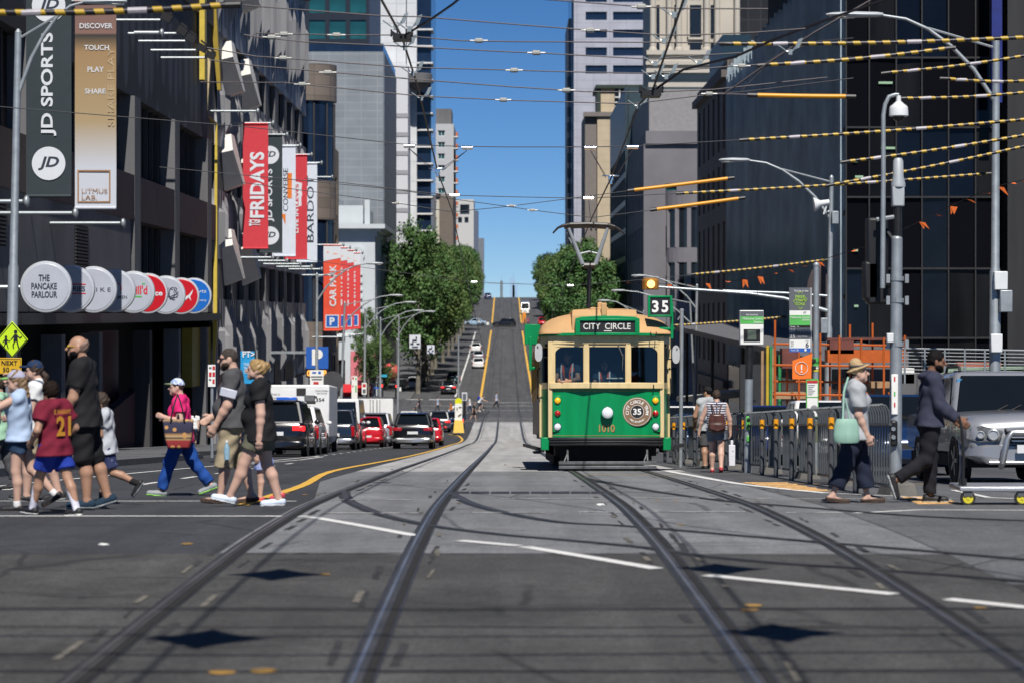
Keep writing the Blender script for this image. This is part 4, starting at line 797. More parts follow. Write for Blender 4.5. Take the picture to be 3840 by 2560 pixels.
# ------------------------------------------------------------------ vehicles (local: front towards +y, wheels on z = 0)
def paintm(n, col, rough=.22, metal=0., coat=1.): return M('car_paint_'+n, col, rough, metal, .04, 2, coat=coat)
k_glass = M('car_glass', (.006,.008,.01), .04, 0, .2, .5); k_tyre = M('tyre_rubber', (.012,.012,.013), .85, var=.3); k_rim = M('alloy_rim', (.35,.36,.38), .35, .8, var=.1)
k_red = M('tail_lens', (.32,.004,.008), .18, var=.3, scale=14, coat=.6); k_lit = M('lit_brake_lens', (.6,.01,.01), .2, var=.1, emis=(1,.02,.02), estr=1.2); k_plate = M('number_plate', (.62,.64,.66), .5, var=.05); k_trim = M('black_trim', (.018,.018,.02), .6, var=.2); k_sil = M('silver_trim', (.5,.51,.52), .3, .8, var=.05)
k_head = M('headlamp_glass', (.12,.125,.13), .12, .1, var=.6, scale=20, coat=1)
def wheels(root, W, yf, yr_, r=.33):
    pr = None
    for y in (yf, yr_):
        for s in (-1, 1):
            m = MB(); m.lathe([(r*.66,-.02),(r*.66,-.1),(r*.97,-.11),(r,-.07),(r,.07),(r*.97,.1),(r*.66,.09),(r*.66,.02)], (s*(W/2-.11),y,r), (s,0,0), 22); w = m.build('wheel', k_tyre, root, smooth=35)
            m = MB(); m.lathe([(r*.66,.05),(r*.64,.085),(r*.55,.06),(.05,.05),(.04,.08)], (s*(W/2-.11),y,r), (s,0,0), 20)
            for q in range(5):
                t = q*2*PI/5; m.box((s*(W/2-.03),y+math.cos(t)*r*.33,r+math.sin(t)*r*.33),(.03,r*.55,.06),Matrix.Rotation(t,3,'X'))
            m.build('rim', k_rim, w, smooth=35)
def car(name, label, cat, X, d, kind='hatch', L=4.2, W=1.75, H=1.46, paint=None, oncoming=False, group=None, lit=False, rz=None, bump=None, detail=True, low=None, z=None):
    z0 = zg(d) if z is None else z
    root = thing(name, label, cat, (X, d, z0), 0, group)
    sl = math.atan2(zg(d+2)-zg(d-2), 4)
    root.rotation_euler = (-sl if oncoming else sl, 0, PI if oncoming else 0) if rz is None else (0, 0, rz)
    w, h2 = W/2, L/2; gc = .2 if kind in ('suv','ute','pickup') else .15
    zb = {'hatch':.92,'sedan':.92,'wagon':.92,'suv':1.05,'ute':1.08,'van':1.15,'pickup':1.1}[kind]*(1 if kind not in('hatch','sedan','wagon') else H/1.46)
    hood = {'hatch':.86,'sedan':.84,'wagon':.86,'suv':1.02,'ute':1.05,'van':1.05,'pickup':1.08}[kind]
    if kind == 'van': gr, gR, gF, gf = -h2+.04, -h2+.16, h2-1.15, h2-.35
    elif kind == 'sedan': gr, gR, gF, gf = -h2+.75, -h2+1.35, h2-1.95, h2-1.2
    elif kind == 'wagon': gr, gR, gF, gf = -h2+.06, -h2+.45, h2-1.95, h2-1.25
    elif kind == 'ute': gr, gR, gF, gf = -h2+1.75, -h2+1.95, h2-2.0, h2-1.35
    elif kind == 'suv': gr, gR, gF, gf = -h2+.12, -h2+.5, h2-2.0, h2-1.3
    elif kind == 'pickup': gr, gR, gF, gf = -h2+1.6, -h2+1.75, h2-2.0, h2-1.3
    else: gr, gR, gF, gf = -h2+.1, -h2+.55, h2-1.75, h2-1.0
    def sec(y, k, zl, zt, cr=.03):
        hw = w*k; H_ = [(.0,zl),(.82*hw,zl),(.97*hw,zl+.1),(hw,zl+(zt-zl)*.5),(.985*hw,zl+(zt-zl)*.78),(.93*hw,zt-.02),(.8*hw,zt+cr*.5),(0,zt+cr)]
        return [(x,y,z) for x,z in H_]+[(-x,y,z) for x,z in H_[-2:0:-1]]
    st = [(-h2,.84,.42,zb-.12),(-h2+.06,.93,.3,zb-.02),(-h2+.25,.985,gc+.05,zb),(-h2*.45,1,gc,zb),(h2*.15,1,gc,zb),(gf,.985,gc,zb-.0),(gf+.3,.975,gc,zb*.35+hood*.65),(h2-.4,.95,gc,hood-.05),(h2-.12,.89,gc+.06,hood-.14),(h2,.78,.32,hood-.28)]
    mb = MB(); mb.loft([sec(*q) for q in st]); body = mb.build('body', paint, root, smooth=48)
    wb, wr = w*.93, w*.76
    if kind == 'van': wb, wr = w*.97, w*.88
    c = [(-wb,gr,zb-.03),(wb,gr,zb-.03),(wb,gf,zb-.03),(-wb,gf,zb-.03),(-wr,gR,H),(wr,gR,H),(wr,gF,H),(-wr,gF,H)]
    mb = MB(); mb.hexa(c); mb.build('cabin', paint, root, bevel=.06, seg=3)
    C = [V(q) for q in c]
    def pane(a, b, c_, d_, u0, u1, v0, v1, nm, o=.012):
        def q(u, v_): return (C[a]*(1-u)+C[b]*u)*(1-v_)+(C[d_]*(1-u)+C[c_]*u)*v_
        n = (C[b]-C[a]).cross(C[d_]-C[a]).normalized(); P = [q(u0,v0),q(u1,v0),q(u1-(.02),v1),q(u0+.02,v1)]
        m = MB(); m.prism([p-n*.03 for p in P], n*(.03+o)); return m.build(nm, k_glass, root, bevel=.012)
    pane(0,1,5,4,.07,.93,.12,.88,'rear_window'); pane(2,3,7,6,.05,.95,.08,.92,'windscreen')
    for a, b, c_, d_ in ((1,2,6,5),(3,0,4,7)):
        if kind == 'van' and a == 1 or True:
            pane(a,b,c_,d_,.08,.5,.14,.88,'side_window'); pane(a,b,c_,d_,.53,.93,.14,.88,'side_window')
    wheels(root, W, h2-.85, -h2+.85 if kind not in ('ute','pickup') else -h2+1.1, .33 if kind in ('hatch','sedan','wagon') else .37)
    for y in (h2-.85, -h2+.85 if kind not in ('ute','pickup') else -h2+1.1):
        for s in (-1, 1):
            r = .33 if kind in ('hatch','sedan','wagon') else .37; m = MB(); m.lathe([(r+.07,-.02),(r+.07,.004),(r+.02,.006)], (s*w*.985,y,r+.01), (s,0,0), 22); m.build('wheel_arch', k_trim, root)
    zt = zb-.2
    for s in (-1, 1):
        m = MB(); 
        if kind in ('van','ute','wagon'): m.box((s*(w*.9),-h2+.07,zb-.28),(.16,.12,.46))
        elif kind == 'suv': m.box((s*(w*.74),-h2+.045,zb-.16),(.42,.1,.17))
        else: m.box((s*(w*.83),-h2+.07,zb-.2),(.22,.13,.3))
        m.build('tail_light', k_lit if lit else k_red, root, bevel=.03)
        m = MB(); m.box((s*(w*.72),h2-.14,hood-.27),(.42,.16,.16)); m.build('headlight', k_head, root, bevel=.04)
        m = MB(); m.ell((s*(w+.09),gf-.28,zb+.06),(.1,.06,.075),10,7); m.build('mirror', low or paint, root, smooth=60)
    m = MB(); m.bx(-.27,.27,-h2-.01,-h2+.06,zb-.5,zb-.36) if kind != 'suv' else m.bx(-.24,.24,-h2-.012,-h2+.06,zb-.38,zb-.26); m.build('number_plate', k_plate, root)
    m = MB(); m.bx(-.25,.25,h2-.06,h2+.012,.36,.48); m.build('number_plate', k_plate, root)
    m = MB(); m.loft([sec(-h2-.03,.8,.3,.48,0),sec(-h2+.02,.9,.27,.52,0),sec(-h2+.3,1.0,.25,.5,0)]); m.build('bumper', bump or paint, root, smooth=45)
    m = MB(); m.loft([sec(h2-.3,.96,.24,.46,0),sec(h2-.03,.84,.26,.5,0),sec(h2+.03,.72,.3,.46,0)]); m.build('bumper', paint, root, smooth=45)
    m = MB(); m.bx(-w*.42,w*.42,h2-.08,h2+.014,hood-.4,hood-.26); m.build('grille', k_trim, root)
    if kind in ('suv','wagon','hatch'):
        m = MB(); m.hexa([(-wr*.8,gR-.17,H-.05),(wr*.8,gR-.17,H-.05),(wr*.85,gR+.1,H-.02),(-wr*.85,gR+.1,H-.02),(-wr*.8,gR-.17,H-.02),(wr*.8,gR-.17,H-.02),(wr*.85,gR+.1,H+.02),(-wr*.85,gR+.1,H+.02)]); m.build('spoiler', paint, root)
    return root
p_blk = paintm('black', (.006,.006,.008)); p_red = paintm('red', (.5,.008,.015)); p_sil = paintm('silver', (.25,.26,.29), .33, .25); p_wht = paintm('white', (.7,.7,.7)); p_navy = paintm('navy', (.01,.018,.035)); p_grey = paintm('dark_grey', (.05,.053,.058), .25, .3); p_blue = paintm('blue', (.008,.03,.1), .22, .2); p_teal = paintm('dark_teal', (.01,.04,.045))
g1 = 'cars queued in the left lanes'
car('parked_car', 'black four wheel drive at the back of the left queue beside the walking couple', 'car', -7.25, 78.4, 'suv', 4.8, 1.92, 1.78, p_blk, group=g1, lit=True)
u = car('parked_car', 'white utility vehicle with light bar in front of the black four wheel drive', 'car', -7.3, 84.8, 'wagon', 5.0, 1.85, 1.66, p_wht, group=g1, bump=k_sil)
lb = MB(); lb.box((0,-.7,1.8),(1.3,.3,.1)); lb.mat(1); lb.box((-.35,-.7,1.93),(.7,.26,.12)); lb.mat(2); lb.box((.45,-.72,1.95),(.35,.3,.22)); lb.build('light_bar', [k_trim, M('blue_lens', (.02,.1,.5), .2), c_grey], u, bevel=.02)
tk = thing('box_truck', 'white box body camera truck numbered 354 standing in the left queue', 'truck', (-7.72, 90, zg(93)), 0); tk.rotation_euler = (math.atan(-.047),0,0)
m = MB(); m.bx(-1.12,1.12,0,4.4,.72,2.68); bxo = m.build('box_body', M('truck_white', (.68,.69,.7), .45, var=.04), tk, bevel=.06)
m = MB(); m.bx(-.72,.6,-.012,0,.75,2.5); m.mat(1); m.bx(-.45,-.05,-.03,-.012,1.62,2.18); m.bx(.5,.66,-.03,0,2.2,2.26); m.bx(.5,.66,-.03,0,1.35,1.41); m.bx(-.1,.25,-.05,0,2.3,2.55); m.bx(.92,.99,-.02,0,.98,1.1); m.build('rear_door', [M('truck_white'), k_trim], tk)
m = MB(); m.text('354', (.78,-.005,2.12), X_, Z_, .14, .32, .02)
for k in range(6): m.text(('THIS VEHICLE','IS FITTED BY','SATELLITE','CAMERA','SECURITY','SYSTEMS')[k], (-1.05,-.005,2.32-.15*k), X_, Z_, .075, align='l')
m.text('CRIME STOPPERS', (.6,-.005,2.45), X_, Z_, .06, .48, align='l'); m.text('1800 333 000', (.66,-.005,2.36), X_, Z_, .05, .38, align='l'); m.build('lettering', k_trim, bxo)
m = MB(); m.prism([(.35,-.016,1.1),(.6,-.016,1.22),(.85,-.016,1.12),(.6,-.016,1.02)],(0,.01,0)); m.build('yellow_badge', m_yel, bxo)
m = MB(); m.bx(-1.1,1.12,-.08,.12,.36,.7); tr = m.build('rear_bar', M('bar_grey', (.1,.105,.11), .6), tk, bevel=.02)
m = MB(); m.bx(.58,.7,-.1,-.08,.47,.6); m.build('tail_light', k_red, tr); m = MB(); m.bx(.76,.88,-.1,-.08,.47,.6); m.build('indicator_light', l_y, tr)
m = MB(); m.bx(-1.0,1.0,4.5,6.2,.5,2.0); m.build('cab', M('truck_white'), tk, bevel=.15); m = MB(); m.bx(-.5,.5,-.02,.2,.1,.3); m.build('mud_flap', k_trim, tk)
wheels(tk, 2.1, 5.6, 1.1, .4)
car('parked_car', 'dark navy utility with silver step bumper ahead of the white box truck', 'car', -7.35, 105, 'ute', 5.1, 1.85, 1.76, p_navy, group=g1, bump=k_sil)
v = car('passenger_van', 'white high roof passenger van in the left queue behind the red hatchback', 'van', -7.6, 113, 'van', 5.2, 1.9, 2.28, p_wht)
car('parked_car', 'bright red hatchback with black rear glass in the left queue', 'car', -6.85, 120, 'hatch', 4.0, 1.7, 1.5, p_red, group=g1)
car('parked_car', 'silver wagon with white roof rails just ahead of the red hatchback in the queue', 'car', -6.75, 126, 'wagon', 4.7, 1.8, 1.72, p_sil, group=g1)
tk = thing('box_truck', 'plain white delivery truck with twin rear doors further up the queue', 'truck', (-8.15, 150, zg(153)), 0); tk.rotation_euler = (math.atan(-.045),0,0)
m = MB(); m.bx(-1.12,1.12,0,5,.75,3.0); bxo = m.build('box_body', M('truck_white'), tk, bevel=.05)
for s in (-1, 1):
    m = MB(); m.bx(s*.56-.53,s*.56+.53,-.03,0,.82,2.9); dr = m.build('rear_door', M('truck_white'), tk)
    m = MB(); m.cyl((s*.12,-.05,.85),(s*.12,-.05,2.88),.025,n=6); m.cyl((s*.3,-.05,.85),(s*.3,-.05,2.88),.02,n=6); m.build('lock_rod', c_grey, dr)
m = MB(); m.bx(-1.15,1.15,-.03,5,2.98,3.06); m.build('roof_rim', c_grey, tk); m = MB(); m.bx(-1.1,1.1,-.05,.1,.45,.72); m.build('rear_bar', k_trim, tk); wheels(tk, 2.1, 5.2, 1.1, .42); m = MB(); m.bx(-1,1,5.1,6.6,.5,2.3); m.build('cab', M('truck_white'), tk, bevel=.15)
g2 = 'cars in the lane beside the tram tracks'
car('moving_car', 'black crossover with silver lower bumper nearest the yellow line', 'car', -4.22, 111, 'suv', 4.4, 1.85, 1.62, p_blk, group=g2, bump=k_sil)
car('moving_car', 'bright red small car half hidden beyond the black crossover', 'car', -4.25, 131, 'hatch', 3.9, 1.68, 1.48, p_red, group=g2)
car('moving_car', 'white hatchback roof showing above the black crossover', 'car', -5.7, 160, 'hatch', 4.3, 1.78, 1.5, p_wht, group=g2)
car('moving_car', 'dark grey wagon with lit brake lights waiting at the far crossing', 'car', -5.45, 198, 'suv', 4.7, 1.85, 1.7, p_grey, group=g2, lit=True)
car('moving_car', 'blue hatchback beside the dark grey wagon at the far crossing', 'car', -4.4, 205, 'hatch', 4.0, 1.7, 1.46, p_blue, group=g2, lit=True)
car('moving_car', 'white taxi sedan with red tail lamps near the far crossing', 'car', -8.2, 205, 'sedan', 4.7, 1.8, 1.48, p_wht, group=g2, lit=True)
# beyond the cross street
car('moving_car', 'black sedan climbing the shaded far lane below the trees', 'car', -6.9, 290, 'suv', 4.6, 1.84, 1.6, p_blk, lit=True)
car('moving_car', 'dark car ahead of the black sedan in the tree shade', 'car', -6.8, 312, 'wagon', 4.6, 1.8, 1.6, p_teal)
car('parked_car', 'white parked car at the left kerb in the tree shade', 'car', -11.4, 300, 'hatch', 4.3, 1.75, 1.5, p_wht)
car('moving_car', 'white sedan beside the yellow line on the far hill', 'car', -4.05, 350, 'sedan', 4.6, 1.82, 1.5, p_wht)
car('moving_car', 'silver hatchback uphill from the white sedan', 'car', -4.3, 372, 'hatch', 4.3, 1.78, 1.52, p_sil)
car('moving_car', 'pale car third in the far hill line', 'car', -5.0, 398, 'wagon', 4.3, 1.78, 1.5, p_wht)
car('moving_car', 'black four wheel drive crossing the far intersection', 'car', -.4, 492, 'suv', 4.8, 1.9, 1.75, p_blk, rz=PI/2)
car('moving_car', 'light blue sedan waiting across the far intersection', 'car', -3.6-.4*7, 497, 'sedan', 4.7, 1.8, 1.48, paintm('pale_blue', (.3,.42,.55)), rz=PI/2)
car('moving_car', 'red car at the right of the far intersection', 'car', 7.4, 500, 'hatch', 4.2, 1.75, 1.5, p_red, oncoming=True)
car('moving_car', 'dark blue car near the crest of the far road', 'car', -4.6, 600, 'suv', 4.4, 1.8, 1.6, p_blue)
lt_ = car('delivery_van', 'white delivery van coming down the far right lane', 'van', 4.2, 540, 'van', 5.5, 2.0, 2.6, p_wht, oncoming=True)
# right side lane behind the barrier
g3 = 'cars facing us behind the right barrier'
car('waiting_car', 'dark blue sedan with bright headlamp behind the silver pickup', 'car', 7.3, 45.2, 'sedan', 4.6, 1.8, 1.47, p_blue, True, g3)
car('waiting_car', 'white sedan behind the woman in the straw hat', 'car', 7.35, 56, 'sedan', 4.7, 1.82, 1.5, p_wht, True, g3)
car('waiting_car', 'navy hatchback behind the barrier under the stop display', 'car', 7.3, 66, 'hatch', 4.2, 1.78, 1.5, paintm('navy_blue', (.01,.02,.09)), True, g3)
car('waiting_car', 'dark blue wagon behind the barrier just right of the tram', 'car', 7.6, 98, 'wagon', 4.5, 1.8, 1.5, p_blue, True, g3)
car('waiting_car', 'white van front showing beside the right edge of the tram', 'car', 7.9, 112, 'van', 4.6, 1.8, 1.95, p_wht, True, g3)
# the silver pickup close on the right
pk = thing('pickup_truck', 'silver pickup with chrome bull bar waiting at the right kerb', 'pickup', (7.62, 37.6, zg(37.6)), PI); pk.rotation_euler = (math.atan(.04), 0, PI)
W, H = 1.86, 1.72; w = W/2
def psec(y, hw, zl, zs, zt, cr=.04):
    H_ = [(0,zl),(.8*hw,zl),(.96*hw,zl+.08),(hw,zl+(zs-zl)*.45),(hw*.995,zs-.12),(.96*hw,zs),(.8*hw,zt),(0,zt+cr)]
    return [(x,y,z) for x,z in H_]+[(-x,y,z) for x,z in H_[-2:0:-1]]
m = MB(); m.loft([psec(*q) for q in ((-2.9,.88,.5,1.02,1.06),(-2.8,.93,.45,1.04,1.08),(-.6,.93,.42,1.04,1.1),(.6,.93,.42,1.04,1.1),(1.0,.93,.42,1.03,1.1),(1.5,.925,.42,1.0,1.075),(1.95,.905,.42,.97,1.05),(2.15,.87,.42,.94,1.01),(2.25,.83,.43,.88,.94),(2.3,.77,.46,.76,.83))]); body = m.build('body', p_sil, pk, smooth=40)
m = MB(); m.loft([[(s*x,y,z) for s, x in ((-1,.86),(1,.86),(1,.66),(-1,.66))] for y,z in ((0,0),)]*1, False) if False else None
c = [(-.87,-1.2,1.04),(.87,-1.2,1.04),(.87,1.02,1.06),(-.87,1.02,1.06),(-.7,-.95,H),(.7,-.95,H),(.7,.38,H),(-.7,.38,H)]
m = MB(); m.hexa(c); m.build('cabin', p_sil, pk, bevel=.09, seg=4); C = [V(q) for q in c]
def ppane(a,b,c_,d_,u0,u1,v0,v1,nm,sh=.02):
    def q(u,v_): return (C[a]*(1-u)+C[b]*u)*(1-v_)+(C[d_]*(1-u)+C[c_]*u)*v_
    n = (C[b]-C[a]).cross(C[d_]-C[a]).normalized(); P = [q(u0,v0),q(u1,v0),q(u1-sh,v1),q(u0+sh,v1)]
    g = MB(); g.prism([p-n*.03 for p in P], n*.045); return g.build(nm, k_glass, pk, bevel=.02)
ppane(2,3,7,6,.04,.96,.06,.9,'windscreen'); ppane(0,1,5,4,.1,.9,.15,.85,'rear_window')
for q in ((1,2,6,5),(3,0,4,7)): ppane(*q,.06,.46,.12,.86,'side_window'); ppane(*q,.52,.92,.12,.86,'side_window')
for s in (-1, 1):
    hl = MB(); hl.loft([[(s*x,y,z) for x,y,z in r] for r in ([(.36,2.2,.83),(.42,2.2,.66),(.72,2.1,.64),(.83,1.95,.68),(.8,1.95,.88),(.66,2.05,.91)], [(.37,2.40,.82),(.43,2.41,.675),(.72,2.37,.655),(.9,2.23,.70),(.88,2.2,.87),(.66,2.31,.895)])]); hlo = hl.build('headlight', k_head, pk, bevel=.02)
    for cx, cz, cr in ((.52,.765,.085),(.7,.765,.06)): q_ = MB(); q_.lathe([(cr,0),(cr,.02),(cr*.8,.03),(cr*.75,.012),(.01,.012)], (s*cx,2.40-max(0,cx-.5)*.2,cz), (s*.2,1,0), 18); q_.build('reflector', M('lamp_reflector', (.5,.51,.52), .3, .5, var=.2), hlo, smooth=40)
    fl = MB(); fl.prism([(s*.38,2.385,.40),(s*.72,2.29,.42),(s*.76,2.27,.5),(s*.36,2.4,.53)],(0,-.08,0)); fg_ = fl.build('fog_lamp_recess', k_trim, pk); fl = MB(); fl.lathe([(.055,0),(.05,.03),(.01,.04)],(s*.62,2.32,.465),(0,1,0),14); fl.build('fog_lamp', k_head, fg_, smooth=40)
    mi = MB(); mi.ell((s*1.05,.72,1.13),(.13,.07,.09),12,8); mi.build('mirror', p_sil, pk, smooth=60)
    rr = MB(); rr.tube([(s*.62,.35,H),(s*.62,.3,H+.07),(s*.62,-.7,H+.08),(s*.62,-.8,H)],.022,8); rr.build('roof_rail', k_trim, pk)
    fa = MB(); fa.lathe([(.46,-.04),(.47,.0),(.44,.02),(.41,.015)],(s*.9,1.42,.4),(s,0,0),26); fa.build('wheel_arch', p_sil, pk, smooth=40); fa = MB(); fa.lathe([(.41,-.1),(.41,.012)],(s*.905,1.42,.4),(s,0,0),26); fa.build('arch_liner', m_black, pk)
    wi = MB(); wi.tube([(s*.1+.15,1.06,1.09),(s*.1+.2-.3,.92,1.2)],.01,5); wi.build('wiper', k_trim, pk)
m = MB(); m.prism([(-.34,2.34,.9-.04),(.34,2.34,.86),(.24,2.4,.64),(-.24,2.4,.64)],(0,-.15,0)); m.mat(1)
for k in range(4): zz = .665+.055*k; m.bx(-.25-.025*k,.25+.025*k,2.39,2.415,zz,zz+.02)
m.build('grille', [k_trim, k_sil], pk)
m = MB(); m.loft([psec(1.9,.93,.36,.6,.62,0),psec(2.2,.87,.34,.6,.62,0),psec(2.36,.76,.34,.6,.62,0),psec(2.4,.66,.36,.58,.6,0)]); m.build('bumper', p_sil, pk, smooth=40)
m = MB(); m.tube([(-.42,2.42,.3),(-.42,2.55,.36),(-.36,2.56,.7),(-.28,2.55,.8),(.28,2.55,.8),(.36,2.56,.7),(.42,2.55,.36),(.42,2.42,.3)],.045,12); m.tube([(-.6,2.45,.36),(.6,2.45,.36)],.03,10); m.build('bull_bar', k_sil, pk, smooth=50)
m = MB(); m.bx(-.2,.2,2.5,2.515,.5,.62); m.build('number_plate', k_plate, pk)
m = MB(); 
for t in range(1): m.tube([(-.36+.17*math.cos(a),.72,1.13+.15*math.sin(a)) for a in [PI*i/10 for i in range(11)]],.014,6)
m.build('steering_wheel', k_trim, pk)
m = MB(); m.ell((-.3,2.35,1.0-.42),(.0,.0,.0)) if False else None
m = MB(); m.bx(.62,.7,.5,.53,1.56,1.6); m.build('windscreen_sticker', M('sticker_blue', (.05,.25,.5)), pk)
wheels(pk, W+.02, 1.42, -1.7, .375)
m = MB(); m.bx(-.85,.85,-2.8,2.1,.28,.46); m.build('chassis', m_black, pk)
# ------------------------------------------------------------------ people: each surface is grown as one smooth skin over a posed skeleton
def _d_cone(P, a, b, ra, rb):
    ab = b-a; L2 = max(1e-9, float(ab@ab)); w = P-a; t = np.clip((w@ab)/L2, 0, 1); q = w-t[..., None]*ab
    return np.sqrt((q*q).sum(-1))-(ra+(rb-ra)*t)
def _d_ell(P, c, r, R):
    q = (P-c)@R if R is not None else P-c; k0 = np.sqrt(((q/r)**2).sum(-1)); k1 = np.sqrt(((q/(r*r))**2).sum(-1))
    return k0*(k0-1)/np.maximum(k1, 1e-6)
def skin(prims, res, k=.03, wr=0., ws=9., cuts=(), seed=0):
    """prims: ('c', a, b, ra, rb[, cuts]) or ('e', c, r, R[, cuts]); a cut (point, normal) removes what lies beyond it"""
    lo = np.full(3, 9.); hi = np.full(3, -9.); bb = []
    for p in prims:
        if p[0] == 'c': r = max(p[3], p[4]); l = np.minimum(p[1], p[2])-r; h = np.maximum(p[1], p[2])+r
        else: r = max(p[2]); l = p[1]-r; h = p[1]+r
        bb.append((l, h)); lo = np.minimum(lo, l); hi = np.maximum(hi, h)
    lo = lo-3*res-abs(wr); n = np.ceil((hi+3*res+abs(wr)-lo)/res).astype(int)+1
    ax = [lo[i]+res*np.arange(n[i]) for i in range(3)]; f = np.ones(n)
    for p, (l, h) in zip(prims, bb):
        i0 = np.maximum(((l-k-2*res-lo)/res).astype(int), 0); i1 = np.minimum(((h+k+2*res-lo)/res).astype(int)+2, n)
        sl = tuple(slice(i0[j], i1[j]) for j in range(3)); G3 = np.stack(np.meshgrid(*[ax[j][sl[j]] for j in range(3)], indexing='ij'), -1)
        d = _d_cone(G3, p[1], p[2], p[3], p[4]) if p[0] == 'c' else _d_ell(G3, p[1], np.array(p[2], float), p[3])
        for c in (p[5] if p[0] == 'c' and len(p) > 5 else p[4] if p[0] == 'e' and len(p) > 4 else ()): d = np.maximum(d, (G3-np.array(c[0]))@np.array(c[1]))
        a = f[sl]; hh = np.clip(.5+.5*(a-d)/k, 0, 1); f[sl] = a*(1-hh)+d*hh-k*hh*(1-hh)
    if wr or cuts:
        G3 = np.stack(np.meshgrid(*ax, indexing='ij'), -1)
        if wr:
            x, y, z = (G3[..., i]*ws for i in range(3)); s = seed*1.7
            f = f+wr*(np.sin(x*1.3+2*np.sin(z*1.1+s)+s)*np.sin(z*2.1+y*1.7+1.5*np.sin(x+s))+.6*np.sin(z*3.7+y*2.9-x*2.3+s))
        for c in cuts: f = np.maximum(f, (G3-np.array(c[0]))@np.array(c[1]))
    s = f < 0
    m = np.zeros(n-1, int)
    for dx in (0, 1):
        for dy in (0, 1):
            for dz in (0, 1): m += s[dx:n[0]-1+dx, dy:n[1]-1+dy, dz:n[2]-1+dz]
    I = np.argwhere((m > 0) & (m < 8)); 
    acc = np.zeros((len(I), 3)); cnt = np.zeros(len(I))
    off = [(0,0,0),(1,0,0),(0,1,0),(1,1,0),(0,0,1),(1,0,1),(0,1,1),(1,1,1)]
    for a, b in ((0,1),(2,3),(4,5),(6,7),(0,2),(1,3),(4,6),(5,7),(0,4),(1,5),(2,6),(3,7)):
        A, B = I+off[a], I+off[b]; fa, fb = f[tuple(A.T)], f[tuple(B.T)]; x = (fa < 0) != (fb < 0)
        t = np.where(x, fa/np.where(fa-fb == 0, 1, fa-fb), 0)[:, None]; acc += np.where(x[:, None], A+(B-A)*t, 0); cnt += x
    vs = lo+acc/np.maximum(cnt, 1)[:, None]*res
    idx = -np.ones(n-1, int); idx[tuple(I.T)] = np.arange(len(I)); fs = []
    for d in range(3):
        u, v = (d+1) % 3, (d+2) % 3; e0 = [slice(1, -1)]*3; e0[d] = slice(0, -1); e1 = list(e0); e1[d] = slice(1, None)
        A, B = s[tuple(e0)], s[tuple(e1)]; E = np.argwhere(A != B); o = np.ones(3, int); o[d] = 0; E = E+o
        du = np.zeros(3, int); du[u] = 1; dv = np.zeros(3, int); dv[v] = 1
        q = np.stack([idx[tuple((E-du-dv).T)], idx[tuple((E-dv).T)], idx[tuple(E.T)], idx[tuple((E-du).T)]], 1)
        fl = s[tuple(E.T)]; q[~fl] = q[~fl][:, ::-1]; fs.append(q)
    return vs, np.concatenate(fs)
def smesh(name, vf, mat, parent, label=None):
    me = bpy.data.meshes.new(name); v, f = vf
    me.vertices.add(len(v)); me.vertices.foreach_set('co', v.ravel()); me.loops.add(len(f)*4); me.loops.foreach_set('vertex_index', f.ravel().astype(np.int32))
    me.polygons.add(len(f)); me.polygons.foreach_set('loop_start', np.arange(0, 4*len(f), 4, dtype=np.int32)); me.polygons.foreach_set('use_smooth', np.ones(len(f), bool))
    me.update(calc_edges=True); me.materials.append(mat); o = bpy.data.objects.new(name, me); link(o, parent)
    if label: o['label'] = label
    return o
def A3(*a): return np.array(a, float)
_sk = {}
def skin_mat(tone='fair'):
    c = {'fair': (.52,.33,.255), 'tan': (.37,.21,.14), 'brown': (.2,.1,.06)}[tone]
    return M('skin_'+tone, c, .5, var=.07, scale=9, spec=.4)
def cloth(n, col, var=.12, scale=14, rough=.85): return M('cloth_'+n, col, rough, var=var, scale=scale, bmp=.15, spec=.25)
